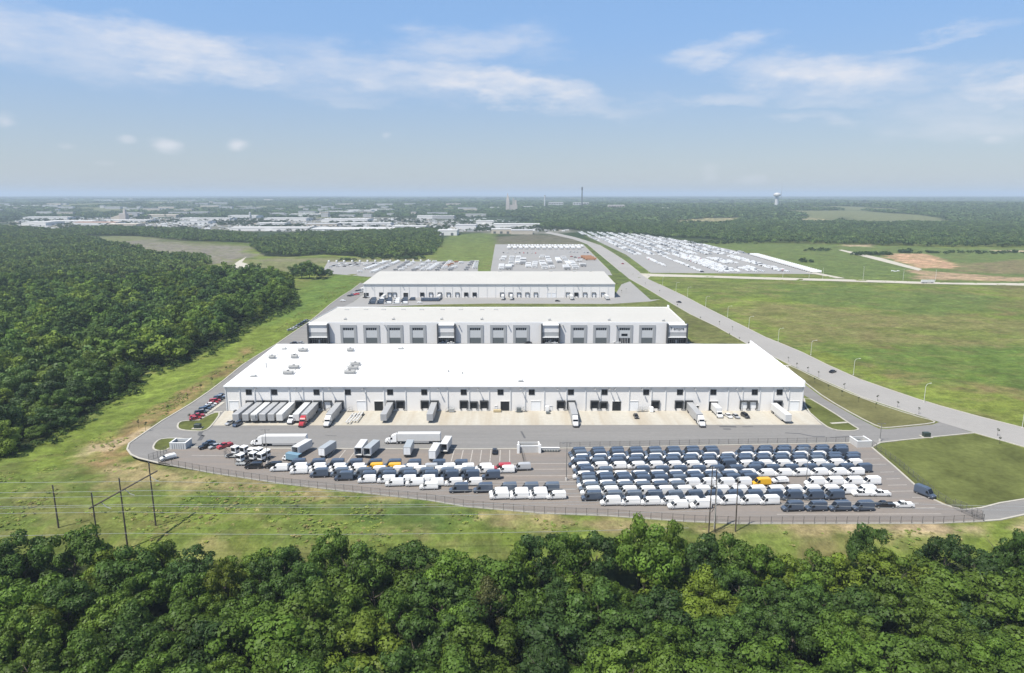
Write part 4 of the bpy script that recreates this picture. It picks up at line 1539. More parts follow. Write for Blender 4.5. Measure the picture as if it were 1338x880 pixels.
wl_ = MB()
wl_.prism([(-hb, 0), (hb, 0), (hb + sk, DB), (-hb + sk, DB)], 0, HB - .6)
wl_.build('wall', M['wall_grey'], B)
rf = MB()
rf.prism([(-hb + .45, .45), (hb - .45, .45), (hb - .45 + sk, DB - .45), (-hb + .45 + sk, DB - .45)], HB - .6, HB - .45)
rf.build('roof', M['roof_cream'], B)
pr = MB()
pr.ribbon([(-hb + .2, .2), (hb - .2, .2), (hb - .2 + sk, DB - .2), (-hb + .2 + sk, DB - .2)], .42, HB - .62, HB, closed=True)
pr.build('parapet', M['trim_white'], B)
ends = MB()
ends.box(hb + sk - .8, hb + sk - .1, DB - 3.5, DB + .1, HB - .3, HB + 1.4)
ends.build('parapet_end', M['trim_white'], B)
bays = [455.5, 485.5, 516, 546, 621, 651, 681, 756, 785.5, 816, 845.5]
for px in bays:
    x = LB(px)
    hw = LB(px + 10.6) - x
    iw = LB(px + 7.3) - x
    zt = ZB(424.8)
    m = MB()
    m.box(x - hw, x - iw, -.35, -.003, .02, zt)
    m.box(x + iw, x + hw, -.35, -.003, .02, zt)
    m.box(x - iw, x + iw, -.35, -.003, ZB(428.3), zt)
    s = m.build('bay_surround', M['bay_grey'], B)
    m = MB()
    m.box(x - iw, x + iw, -.12, -.003, ZB(441.5), ZB(428.3))
    m.build('panel', M['bay_light'], s)
    m = MB()
    z0, z1 = ZB(431.6), ZB(428.9)
    for k in range(5):
        xa = x - iw * .94 + k * iw * 1.88 / 5
        m.box(xa + .1, xa + iw * 1.88 / 5 - .1, -.17, -.125, z0, z1)
    m.build('clerestory', M['glass'], s)
    if px == 816:
        m = MB()
        m.box(x - 1.9, x + 1.9, -.17, -.125, ZB(439.4), ZB(436.2))
        m.build('window', M['glass'], s)
        m = MB()
        m.box(x - iw + .1, x - 2.2, -.15, -.01, .05, ZB(442))
        m.box(x + 2.2, x + iw - .1, -.15, -.01, .05, ZB(442))
        m.box(x - 2.1, x + 2.1, -.1, -.01, .05, ZB(442))
        m.build('doors', M['glass'], s)
        m = MB()
        for k in range(-2, 3):
            m.box(x + k - .06, x + k + .06, -.2, -.11, .05, ZB(442))
        m.build('mullions', M['trim_white'], s)
    else:
        m = MB()
        m.box(x - iw + .05, x + iw - .05, -.09, -.003, .05, ZB(441.5))
        m.build('door', M['door_dark'], s)
for i, (pa, pb) in enumerate(((404, 429.5), (572.5, 594.5), (708, 730.5), (871.5, 896.5))):
    xa, xb = LB(pa), LB(pb)
    pj = -2.5
    zt = ZB(423.3) if i in (1, 2) else ZB(422.8)
    s = MB()
    s.box(xa + .35, xb - .35, pj + .2, -.003, zt - .75, zt - .3)
    po = s.build('entrance_portal', M['trim_white'], B)
    for xq in (xa - .5, xb - .35):
        MB().box(xq, xq + .85, pj, -.003, .0, zt).build('side_fin', M['fin_dark'], po)
    s = MB()
    s.box(xa + .35, xb - .35, -1.6, -.004, ZB(434), zt - .75)
    s.build('sign_panel', M['wall_grey'], po)
    s = MB()
    s.box(xa + .35, xb - .35, -1.5, -.004, ZB(439.6), ZB(434))
    s.build('spandrel', M['bay_grey'], po)
    s = MB()
    s.box(xa + .35, xb - .35, -2.4, -.006, ZB(440.6), ZB(439.6))
    s.build('canopy', M['trim_white'], po)
    s = MB()
    s.box(xa + .35, xb - .35, -.2, -.005, .05, ZB(440.6))
    s.build('glazing', M['glass'], po)
    s = MB()
    for k in range(1, 8):
        xm = xa + .35 + (xb - xa - .7) * k / 8
        s.box(xm - .05, xm + .05, -.28, -.2, .05, ZB(440.6))
    s.box(xa + .4, xb - .4, -.27, -.21, ZB(444) - .06, ZB(444) + .06)
    s.box((xa + xb) / 2 - .6, (xa + xb) / 2 + .6, -.33, -.28, .05, 2.3)
    s.build('mullions', M['galv'], po)
    if i == 3:
        cu = bpy.data.curves.new('lettering', 'FONT')
        cu.body = 'F empre'
        cu.size = 2.5
        cu.align_x, cu.align_y = 'CENTER', 'CENTER'
        cu.extrude = .06
        cu.materials.append(M['dark_metal'])
        tmp = bpy.data.objects.new('lettering', cu)
        to = bpy.data.objects.new('lettering', bpy.data.meshes.new_from_object(tmp))
        bpy.data.objects.remove(tmp)
        COL.objects.link(to)
        to.location = ((xa + xb) / 2, -1.68, (ZB(434) + zt - .75) / 2)
        to.rotation_euler = (math.pi / 2, 0, 0)
        child(to, po)
for px in (503, 579, 599.5, 664, 735, 805):
    l = MB()
    x = LB(px)
    l.box(x - .3, x + .3, -1.6, -.003, HB - 1.9, HB - 1.65)
    l.build('wall_lamp', M['galv'], B)
labB = ['leftmost small vent in the front row on the cream roof', 'second small vent in the front row on the cream roof', 'third small vent in the front row on the cream roof', 'fourth small vent in the front row on the cream roof', 'fifth small vent in the front row on the cream roof', 'sixth small vent in the front row on the cream roof', 'last small vent in the front row on the cream roof by the sign portal']
for i, (px, py) in enumerate(((451, 418), (514, 418), (577, 418), (629.5, 418), (718, 419), (796, 419), (867, 420))):
    x, y = G(px, py, HB - .45)
    t = thing('roof_vent', labB[i], 'roof vent', (x, y, HB - .45))
    m = MB()
    m.box(-.8, .8, -.6, .6, -.05, .6, taper=.1)
    m.build('curb', M['hvac'], t)
    m = MB()
    m.tube((0, 0, .6), (.6, 0, 1.5), .15, n=6)
    m.box(-1, 1, -.8, .8, .6, .8, taper=.2)
    m.build('hood', M['galv'], t)
for i, px in enumerate((453, 478, 501, 527, 551, 578, 602, 630, 648)):
    x, y = G(px, 405.2, HB - .45)
    t = thing('roof_hatch', 'low grey roof hatch in the back row on the cream roof', 'roof hatch', (x, y, HB - .45), 0, 'hatches along the back of the cream roof')
    MB().box(-1.5, 1.5, -.8, .8, -.05, .4, taper=.1).build('curb', M['hvac'], t)
    MB().box(-1.3, 1.3, -.6, .6, .4, .55, taper=.2).build('lid', M['galv'], t)

# --- the far warehouse
YC = G(669, 389.3)[1]
CL, CR = W(474.5, 371, YC)[0], W(803.5, 371, YC)[0]
HC = W(669, 370.9, YC)[1]
cx_ = (CL + CR) / 2
hc = (CR - CL) / 2
YCr = YC + 78
zt = 13.8
for _ in range(10):
    zt = CAM_H + (W(645, 354.8, YCr)[1] - CAM_H)
HCr = zt
print('C', YC, CL, CR, HC, HCr)
Cw = thing('warehouse', 'farthest white warehouse with a row of small docks, below the trailer lot', 'warehouse', (cx_, YC, 0))
m = MB()
m.prism([(-hc, 0), (hc, 0), (hc, 78), (-hc, 78)], 0, lambda x, y: HC - .3 + (HCr - HC) * y / 78)
m.build('wall', M['wall_pale'], Cw)
m = MB()
for y0, y1, z0, z1 in ((-.5, 78.4, HC, HCr),):
    m.add([(-hc - .4, y0, z0 - .45), (hc + .4, y0, z0 - .45), (hc + .4, y1, z1 - .45), (-hc - .4, y1, z1 - .45),
           (-hc - .4, y0, z0), (hc + .4, y0, z0), (hc + .4, y1, z1), (-hc - .4, y1, z1)],
          [(4, 5, 6, 7), (0, 1, 5, 4), (1, 2, 6, 5), (2, 3, 7, 6), (3, 0, 4, 7), (0, 3, 2, 1)])
m.build('roof', M['roof_cream'], Cw)
m = MB()
m.box(-hc - .4, hc + .4, -.85, -.503, HC - .5, HC - .08)
m.build('gutter', M['gutter'], Cw)


def LC(px):
    return W(px, 381, YC)[0] - cx_


k = 0
for px in np.arange(478, 803, 11.3):
    x = LC(px)
    MB().box(x - .15, x + .15, -.22, -.003, .3, HC - .5).build('downpipe', M['gutter'], Cw)
for px, cl in ((498, 0), (509, 1), (515.5, 1), (551.5, 0), (563, 1), (574.5, 1), (586, 1), (597.5, 1), (620, 0), (609, 0), (656, 1), (667, 1), (678, 1), (689, 1), (700, 1), (742, 1), (753, 0), (764.5, 1), (776, 1), (788, 1)):
    dock(Cw, LC(px), 0, 1.2, 2.8, 3.0, bool(cl))
for px, cl in ((478.5, 0), (530, 0)):
    dock(Cw, LC(px), 0, .1, 4.2, 4.4, bool(cl), shelter=False)
for px in (717, 724):
    dock(Cw, LC(px), 0, .1, 3.6, 4.2, True, shelter=False)
for px in (485, 526, 601, 677, 714, 754):
    x = LC(px)
    MB().box(x - .3, x + .3, -1.6, -.003, HC - 1.7, HC - 1.45).build('wall_lamp', M['galv'], Cw)
for i, (px, py) in enumerate(((653, 355.7), (720, 355.8), (751, 355.9), (773, 356))):
    x, y, z = G(px, py, HCr)[0], YC + 76, HCr - .1
    t = thing('roof_vent', ['first', 'second', 'third', 'last'][i] + ' vent from the west along the ridge of the farthest warehouse', 'roof vent', (x, y, z))
    MB().box(-1.6, 1.6, -.8, .8, -.1, .7, taper=.1).build('curb', M['hvac'], t)
    MB().box(-1.2, 1.2, -.6, .6, .7, 1.2, taper=.2).build('hood', M['galv'], t)

# ------------------------------------------------------------------ enclosures and fences
def enclosure(name, label, x0, x1, y0, y1, h, rot, m_, open_side=None, parts=()):
    t = thing(name, label, 'enclosure', ((x0 + x1) / 2, (y0 + y1) / 2, .05), rot)
    hx_, hy = (x1 - x0) / 2, (y1 - y0) / 2
    tk = .35
    m = MB()
    m.box(-hx_, -hx_ + tk, -hy, hy, 0, h)
    m.box(hx_ - tk, hx_, -hy, hy, 0, h)
    m.box(-hx_ + tk, hx_ - tk, -hy, -hy + tk, 0, h - .01)
    if not open_side:
        m.box(-hx_ + tk, hx_ - tk, hy - tk, hy, 0, h - .01)
    m.build('wall', m_, t)
    c = MB()
    c.box(-hx_ - .06, -hx_ + tk + .06, -hy - .06, hy + .06, h, h + .16)
    c.box(hx_ - tk - .06, hx_ + .06, -hy - .06, hy + .06, h, h + .16)
    c.box(-hx_ + tk + .07, hx_ - tk - .07, -hy - .06, -hy + tk + .06, h, h + .15)
    c.build('coping', M['trim_white'], t)
    c = MB()
    c.bbox(-hx_ + .8, hx_ * .35, -hy + .9, hy - .7, .05, h * .62, .1)
    c.build('bin', M['door_dark'], t)
    return t


a, b = G(677, 592), G(705, 592)
e1 = enclosure('bin_enclosure', 'white walled bin enclosure in the middle of the van lot fence', a[0], b[0], a[1], a[1] + 4.5, 2.4, .02, M['block'])
m = MB()
for x in (-(b[0] - a[0]) / 2, (b[0] - a[0]) / 2):
    m.box(x - .45, x + .45, -2.9, -2.2, 0, 3.2)
m.build('pier', M['trim_white'], e1)
a, b = G(705.5, 591), G(731, 590.5)
t = thing('retaining_wall', 'low pale wall with stored rails running from the bin enclosure to the fence', 'wall', ((a[0] + b[0]) / 2, a[1] + 1.2, 0), -.02)
L = (b[0] - a[0]) / 2
MB().box(-L, L, -.25, .25, 0, 1.15).build('wall', M['block'], t)
MB().box(-L - .1, L + .1, -.34, .34, 1.15, 1.3).build('coping', M['trim_white'], t)
m = MB()
for k in range(7):
    m.box(-L + .8 + k * L * .27, -L + 1.2 + k * L * .27, -1.2, -.3, .1, .6)
m.box(-L + .2, L - .2, -1.3, -1.1, .3, .45)
m.build('rails', M['door_dark'], t)
a, b = G(1118, 584.5), G(1139, 585.5)
enclosure('bin_enclosure', 'white bin enclosure at the east corner of the van lot by the lawn', a[0], b[0], a[1] - .5, a[1] + 5, 2.3, .05, M['block'])
a, b = G(222, 587.5), G(243, 587.5)
e3 = enclosure('bin_enclosure', 'grey fronted bin enclosure with pale piers on the small island by the gate', a[0], b[0], a[1], a[1] + 5, 2.3, .0, M['bay_light'])
m = MB()
for k in range(6):
    x = -2.0 + k * .8
    m.box(x, x + .06, -2.62, -2.52, .1, 2.1)
m.build('gate_ribs', M['galv'], e3)

FENCE_POST = None


def fence(name, label, line, h=2.1, step=3.0, mat_='fence_steel', cat='fence', barb=False):
    pts = [Vector(p) for p in line]
    t = thing(name, label, cat, (pts[0].x, pts[0].y, 0))
    o = pts[0]
    tot = [0]
    for i in range(len(pts) - 1):
        tot.append(tot[-1] + (pts[i + 1] - pts[i]).length)
    n = max(2, int(tot[-1] / step))
    n = min(n, 99)
    pos = []
    for k in range(n + 1):
        s = tot[-1] * k / n
        i = max(j for j in range(len(tot)) if tot[j] <= s + 1e-6)
        i = min(i, len(pts) - 2)
        f = (s - tot[i]) / max(tot[i + 1] - tot[i], 1e-6)
        pos.append(pts[i].lerp(pts[i + 1], f) - o)
    post = None
    for p in pos:
        if post is None:
            m = MB()
            m.tube((0, 0, 0), (0, 0, h + .08), .065, n=6)
            m.tube((0, 0, h + .08), (0, 0, h + .16), .08, .02, n=6)
            post = m.build('post', M[mat_], t)
            c = post
        else:
            c = post.copy()
            COL.objects.link(c)
            child(c, t)
        c.location = (p.x, p.y, 0)
    m = MB()
    loc = [(p - o) for p in pts]
    for z_ in (h, h * .5, .12):
        m.path([(p.x, p.y, z_) for p in loc], .035 if z_ == h else .022, 4)
    m.build('rail', M[mat_], t)
    m = MB()
    for i in range(len(loc) - 1):
        a, b = loc[i], loc[i + 1]
        m.quad((a.x, a.y, .08), (b.x, b.y, .08), (b.x, b.y, h), (a.x, a.y, h))
    m.build('wire_mesh', M['chainlink'], t)
    return t


fence('chain_link_fence', 'long chain link fence along the front of the van lot above the meadow', gp([(207.7, 608.6), (280, 619.6), (372, 633.6), (447, 642.2), (560, 654.6), (609, 663.1), (707, 671.6), (795, 675), (899, 682.6), (960, 685.2), (1220, 685), (1285, 682)]), 2.2, 3.0)
fence('chain_link_fence', 'chain link fence behind the van rows beside the main drive', gp([(731.5, 585.6), (900, 582.2), (1117, 578.4)]), 2.1, 3.6)
fence('chain_link_fence', 'chain link fence along the edge of the mown lawn east of the vans', gp([(1139, 583.5), (1172, 607), (1203, 633), (1226, 652), (1250, 667), (1270, 676), (1285, 682)]), 2.2, 3.0)
fence('chain_link_gate', 'dark folded gate panels near the bottom corner of the lawn', gp([(1247, 663), (1262, 669), (1283, 679)]), 2.5, 1.4, cat='gate')
fence('chain_link_gate', 'dark gate across the west entry by the white minivan', gp([(195, 605.5), (205, 602), (218, 594)]), 2.3, 1.5, cat='gate')
fence('chain_link_gate', 'short dark fence running down from the bin enclosure to the vans', gp([(680.5, 589), (683, 600), (684.5, 606)]), 2.1, 2.2, cat='fence')

# ------------------------------------------------------------------ poles, lamps, wires
def light_pole(px, py, ptop, label, arms=2, h=None):
    x, y = G(px, py)
    h = W(px, ptop, y)[1] if h is None else h
    t = thing('light_pole', label, 'light pole', (x, y, 0))
    m = MB()
    m.tube((0, 0, .0), (0, 0, .95), .42, .38, n=10)
    m.build('base', M['cement'], t)
    m = MB()
    m.tube((0, 0, .9), (0, 0, h), .13, .08, n=8)
    m.build('pole', M['pole_steel'], t)
    m = MB()
    m.tube((-1.1, 0, h - .1), (1.1, 0, h - .1), .05, n=5)
    m.build('arm', M['pole_steel'], t)
    for s in (-1, 1):
        m = MB()
        m.bbox(s * 1.15 - .35, s * 1.15 + .35, -.25, .25, h - .2, h - .02, .05)
        m.build('lamp_head', M['pole_steel'], t)
    return t


light_pole(740, 628, 578.5, 'tall dark lot light pole between the two blocks of vans')
light_pole(349.5, 606, 561.5, 'dark lot light pole in front of the white semi trailer')
light_pole(1053, 632, 585, 'dark lot light pole rising among the white vans of the east block')
light_pole(1149.5, 577, 553.5, 'slim light pole by the corner of the lawn and the drive')
lamp0 = None
lamps = [(1332.5, 559.6, 540), (1204.4, 526.2, 505), (1112.7, 490.4, 477.4), (1057.3, 464.2, 455.4), (1014.8, 446.8, 439), (976.5, 429.8, 421.8), (949, 414.9, 409.9), (920.6, 401, 397), (897, 387.7, 384.8), (882, 381, 378), (864.7, 372.5, 369.8), (846, 363.5, 361)]
labs = ['white street lamp at the frame edge, nearest of the row along the road', 'white curved street lamp, second nearest in the row along the road', 'white curved street lamp opposite the car on the road', 'white curved street lamp just up the road from the car', 'white curved street lamp, fifth from the near end of the row', 'white curved street lamp, sixth from the near end of the row']
for i, (px, py, pt) in enumerate(lamps):
    x, y = G(px, py)
    x += .9
    ang = math.atan2(*(Vector(G(*lamps[min(i + 1, 11)][:2])) - Vector(G(*lamps[max(i - 1, 0)][:2]))))
    h = 8.6
    lab = labs[i] if i < 6 else 'white street lamp among the small far ones up the main road'
    t = thing('street_lamp', lab, 'street lamp', (x, y, 0), -ang, 'street lamps along the main road')
    m = MB()
    m.tube((0, 0, 0), (0, 0, .4), .3, .26, n=8)
    m.build('base', M['cement'], t)
    m = MB()
    m.tube((0, 0, .3), (0, 0, h * .86), .125, .085, n=8)
    m.path([(0, 0, h * .86), (.35, -.02, h * .94), (1.1, 0, h * .985), (2.3, 0, h)], [.085, .08, .07, .06], 6)
    m.build('pole', M['lamp_white'], t)
    m = MB()
    m.bbox(2.1, 3.1, -.2, .2, h - .06, h + .1, .05)
    m.build('lamp_head', M['lamp_white'], t)


def wood_pole(px, py, h, label, Y=None, x=None):
    if x is None:
        x, y = G(px, py)
    else:
        y = Y
    zg = float(terrain(x, y))
    t = thing('power_pole', label, 'power pole', (x, y, zg))
    m = MB()
    m.tube((0, 0, -.5), (0, 0, h - zg), .24, .15, n=8)
    m.build('pole', M['wood'], t)
    m = MB()
    m.tube((-.05, 0, h - zg - .5), (-.05, 0, h - zg + .25), .05, n=5)
    m.tube((.2, 0, h - zg - 1.1), (.2, 0, h - zg - .3), .06, n=5)
    m.build('insulator', M['galv'], t)
    return t


# H-frame on the meadow: three poles standing one behind the other, joined by a crossarm
arm = [(121.6, 662), (157.5, 642), (196, 620.7)]
HARM, HTOP = 15.0, 18.6
pp_ = [G(x, y, HARM) for x, y in arm]
for i, lab in enumerate(('nearest wooden power pole of the three carrying the long diagonal crossarm', 'middle wooden power pole of the three carrying the long diagonal crossarm', 'farthest wooden power pole of the three carrying the long diagonal crossarm')):
    wood_pole(0, 0, HTOP, lab, Y=pp_[i][1], x=pp_[i][0])
x1, y1 = G(76.6, 690)
wood_pole(0, 0, 12.6, 'lone wooden power pole left of the other poles on the meadow', Y=y1, x=x1)
d = (Vector(pp_[2]) - Vector(pp_[0]))
t = thing('crossarm', 'long wooden crossarm bolted across three power poles on the meadow', 'crossarm', (pp_[0][0], pp_[0][1], HARM))
dn = d.normalized()
m = MB()
m.tube(tuple(-dn * 1.2) + (0,), tuple(d + dn * 2.8) + (0,), .2, n=6)
m.tube(tuple(-dn * .9 + Vector((.3, 0))) + (.1,), tuple(d + dn * 2.5 + Vector((.3, 0))) + (.1,), .12, n=6)
m.build('beam', M['wood'], t)
for k, f in enumerate((.12, .52, .98)):
    m = MB()
    p = d * f
    m.path([(p.x + .2, p.y, -.1), (p.x + 1.5, p.y - .2, -1.2), (p.x + 2.6, p.y - .2, -1.6)], .09, 6)
    m.build('insulator', M['galv'], t)
# the three poles by the lot
rp = []
for i, (bpx, bpy_, tpx, tpy, lab) in enumerate(((926, 697, 931.2, 609, 'left leaning wooden power pole of the three before the van rows'), (934, 695, 936.6, 612, 'middle wooden power pole of the three before the van rows'), (961, 694.5, 964.5, 624, 'right hand slimmer wooden power pole of the three before the van rows'))):
    x, y = G(bpx, bpy_)
    hh = W(tpx, tpy, y)[1]
    xt = W(tpx, tpy, y)[0]
    rp.append((x, y, hh))
    t = thing('power_pole', lab, 'power pole', (x, y, 0))
    m = MB()
    m.tube((0, 0, -.5), (xt - x, 0, hh), .2, .13, n=8)
    m.build('pole', M['wood'], t)
    m = MB()
    for z_ in ((hh - .6, hh - 3.5, hh - 5.5) if i < 2 else (hh - .5, hh - 2.5)):
        f = z_ / hh
        m.tube(((xt - x) * f - .5, 0, z_), ((xt - x) * f + .5, 0, z_ + .1), .09, n=5)
        m.tube(((xt - x) * f + .4, 0, z_ - .3), ((xt - x) * f + .4, 0, z_ + .5), .09, n=5)
    m.build('insulator', M['galv'], t)
t = thing('guy_brace', 'slanted brace and pale conduit between the two close power poles', 'brace', (rp[0][0], rp[0][1], 0))
m = MB()
m.tube((.4, -.1, 6.2), (1.75, .0, 9.0), .09, n=5)
m.tube((.25, -.2, 2), (1.6, -.2, 2.3), .07, n=5)
m.build('strut', M['wood'], t)
m = MB()
m.tube((1.25, -.25, 1.5), (1.5, -.25, 15.5), .08, n=5)
m.build('conduit', M['lamp_white'], t)


def wire(p0, p1, sag, label, r=.040):
    m = MB()
    n = 22
    o = Vector(p0)
    pts = []
    for k in range(n + 1):
        f = k / n
        p = Vector(p0).lerp(Vector(p1), f)
        p.z -= 4 * sag * f * (1 - f)
        pts.append(tuple(p - o))
    m.path(pts, r, 4)
    ob = m.build('power_line', M['wire'])
    ob.location = o
    return tag(ob, label, 'power line', 'power lines over the meadow')


wn_ = ['lowest', 'second lowest', 'third lowest', 'fourth lowest', 'fifth lowest', 'sixth lowest', 'seventh lowest', 'highest']
spans = []
for i, (lx, ly, rx, ry, hl, hr) in enumerate(((165, 697, 900, 690, 9.5, 8), (165, 669, 930, 668, 12.5, 12), (170, 661.5, 930, 655, 13.5, 13.2), (180, 659, 930, 651, 14.5, 14.2), (190, 648, 930, 640, 14.5, 14.6), (200, 641, 930, 634, 15.5, 15.4), (190, 629, 962, 630, 16.5, 16))):
    a, b = G(lx, ly, hl), G(rx, ry, hr)
    k = (a[0] - (-170)) / (b[0] - a[0])
    p0 = (a[0], a[1], hl)
    p1 = (b[0], b[1], hr)
    wire(p0, p1, .9, wn_[i] + ' thin power line between the crossarm poles and the poles by the vans')
    q = (a[0] - 130, a[1] + (a[1] - b[1]) * .6, hl + 1.0)
    wire(q, p0, .8, wn_[i] + ' thin power line running west from the crossarm poles')
for i, (sx_, sy_) in enumerate(((rp[1], (1150, 655)), (rp[0], (1115, 668)))):
    e = G(sy_[0], sy_[1], 9 - 2 * i)
    wire((sx_[0] + .5, sx_[1], 10.5 - i), (e[0] + 60, e[1] - 6, 10), .7, ['upper', 'lower'][i] + ' thin power line crossing before the front blue vans')

# ------------------------------------------------------------------ saplings, boxes and small things by the drives
sap_me = [leaf_mesh('crown', *crown_quads(600 + k, 12, 22, .16, (1, 1, 1.5)), (1, 1, 1)) for k in range(3)]


def sapling(px, py, h, label, group='young trees along the kerbs'):
    x, y = G(px, py)
    t = thing('sapling', label, 'young tree', (x, y, .1), 0, group)
    c = bpy.data.objects.new('crown', rnd.choice(sap_me))
    COL.objects.link(c)
    c.parent = t
    r = h * .17
    c.scale = (r, r, r * .95)
    c.location = (0, 0, h - r * 1.5)
    c.rotation_euler = (0, 0, rnd.uniform(0, 6))
    c.color = (.05, .07, .028, 1)
    m = MB()
    m.tube((0, 0, -.1), (0, 0, h * .7), .07, .03, n=5)
    child(m.build('trunk', M['bark']), t)


saps = [(1064, 500.5), (1082, 510), (1099.6, 518), (1121.3, 526), (1144, 534), (1103, 508.5), (1146.5, 524.5), (1172.5, 532.5), (1200.3, 541.5), (1305.5, 580.5), (1303, 570), (1041, 481), (1055.5, 486.5), (1069.5, 492.5), (1030, 473)]
for i, (px, py) in enumerate(saps):
    sapling(px, py, 2.6 + .7 * rnd.random(), 'thin young tree staked in the grass beside the main road kerb', 'young trees by the main road')
for i, (px, py) in enumerate(((190.5, 564), (220, 541), (245.5, 524), (263, 512.5), (277, 503), (247.5, 551.5), (181.5, 560), (296, 487), (318, 474))):
    sapling(px, py, 3.4 + .8 * rnd.random(), 'thin young tree in the dry strip along the western drive', 'young trees by the western drive')
for i, (px, py) in enumerate(((957, 432), (940, 425), (953, 441), (966, 447), (915, 419), (978, 453), (885, 402), (862, 383), (843, 373), (812, 383), (818, 381), (806, 374), (814, 373))):
    sapling(px, py, 3.0, 'small young tree on the verge beside the far stretch of the main road', 'young trees up the road')
for i, (px, py, lab) in enumerate(((1210, 571.3, 'green utility cabinet on a pale slab at the lawn edge by the drive'), (258.5, 560, 'dark green utility cabinet on a pale slab on the western island'))):
    x, y = G(px, py)
    t = thing('utility_cabinet', lab, 'utility cabinet', (x, y, .12))
    MB().box(-1.9, 1.9, -1.5, 1.5, 0, .15).build('slab', M['kerb'], t)
    m = MB()
    m.bbox(-1.2, 1.2, -.9, .9, .15, 1.75, .06)
    m.build('cabinet', mat('cabinet_green', (.03, .045, .035), .5), t)
    m = MB()
    m.box(-.02, .02, -.93, -.9, .25, 1.6)
    m.box(-.25, -.12, -.94, -.9, .9, 1.05)
    m.build('door_seam', M['dark_metal'], t)
# ------------------------------------------------------------------ vehicles
def wheel_mb(r, w, n=14):
    m = MB()
    m.tube((0, -w / 2, 0), (0, w / 2, 0), r, n=n, mi=0)
    for s in (-1, 1):
        m.tube((0, s * (w / 2 - .01), 0), (0, s * (w / 2 + .015), 0), r * .58, r * .5, n=n, mi=1)
    return m


WH = {}


def add_wheels(t, xs, hw, r, w=.24, name='wheel'):
    for x in xs:
        for s in (-1, 1):
            key = (r, w)
            if key not in WH:
                o = wheel_mb(r, w).build(name, [M['tyre'], M['rim']])
                WH[key] = o.data
                bpy.data.objects.remove(o)
            c = bpy.data.objects.new(name, WH[key])
            COL.objects.link(c)
            c.location = (x, s * (hw - w / 2), r)
            child(c, t)


def make_van(name, body_m, L=5.95, H=2.55, hw=1.0, skirt='chassis', rear_glass=False, stripe=None, side_glass=False):
    """front towards +x"""
    t = thing(name, None, 'van', (0, 0, 0))
    f, b = L / 2, -L / 2
    lo, top = hw, hw * .86
    P = [(f - .02, .42, lo * .90), (f, .80, lo * .95), (f - .10, 1.05, lo * .95), (f - .95, 1.32, lo * .97),
         (f - 1.75, H - .32, top + .03), (f - 2.1, H - .12, top - .02), (f - 2.6, H, top - .10), (b + .5, H, top - .10), (b + .1, H - .10, top - .05), (b, H - .32, top + .02), (b - .0, 1.0, lo), (b, .40, lo * .98)]
    m = MB()
    m.profile(P, hw)
    m.build('body', body_m, t)
    # belt line shoulder: panels standing a little proud of the sides
    m = MB()
    for s in (-1, 1):
        y0, y1 = s * (hw - .005), s * (hw + .035)
        m.box(b + .12, f - 1.0, min(y0, y1), max(y0, y1), .48, .70)
    m.box(b - .09, b - .003, -hw * .9, hw * .9, .38, .62)
    m.box(f - .02, f + .09, -hw * .88, hw * .88, .40, .66)
    m.box(b + .3, f - .3, -hw * .8, hw * .8, .22, .42)
    m.build('bumper', M[skirt], t)
    m = MB()
    d = .012
    m.add([(f - .97 + d, -hw * .90, 1.335 + d), (f - .97 + d, hw * .90, 1.335 + d), (f - 1.74 + d, top * .95, H - .335 + d), (f - 1.74 + d, -top * .95, H - .335 + d)], [(0, 1, 2, 3)])
    m.build('windscreen', M['glass'], t)
    for s in (-1, 1):
        m = MB()
        def y_at(z):
            return s * (lo + (top + .03 - lo) * (z - 1.32) / (H - .32 - 1.32) + .014)
        z0, z1 = 1.36, min(2.12, H - .42)
        q = [(f - 1.16, y_at(z0), z0), (f - 2.25, y_at(z0), z0), (f - 2.25, y_at(z1), z1), (f - 1.66, y_at(z1), z1)]
        m.add(q, [(0, 1, 2, 3) if s > 0 else (3, 2, 1, 0)])
        if side_glass:
            for xa, xb in ((f - 2.35, f - 3.5), (f - 3.6, b + .5)):
                m.add([(xa, y_at(z0), z0), (xb, y_at(z0), z0), (xb, y_at(z1), z1), (xa, y_at(z1), z1)], [(0, 1, 2, 3) if s > 0 else (3, 2, 1, 0)])
        m.build('side_window', M['glass'], t)
        m = MB()
        m.box(f - 1.45, f - 1.30, s * (hw + .16) - .09, s * (hw + .16) + .09, 1.32, 1.62)
        m.build('mirror', M['chassis'], t)
    for s in (-1, 1):
        m = MB()
        m.add([(f - .06, s * hw * .70, .92), (f - .06, s * hw * .93, .92), (f - .30, s * hw * .955, 1.12), (f - .30, s * hw * .70, 1.14)], [(0, 1, 2, 3)])
        m.v = [(x + .05, y, z + .02) for x, y, z in m.v]
        m.build('headlight', M['rim'], t)
    add_wheels(t, (f - 1.05, b + 1.15), hw + .01, .36)
    return t


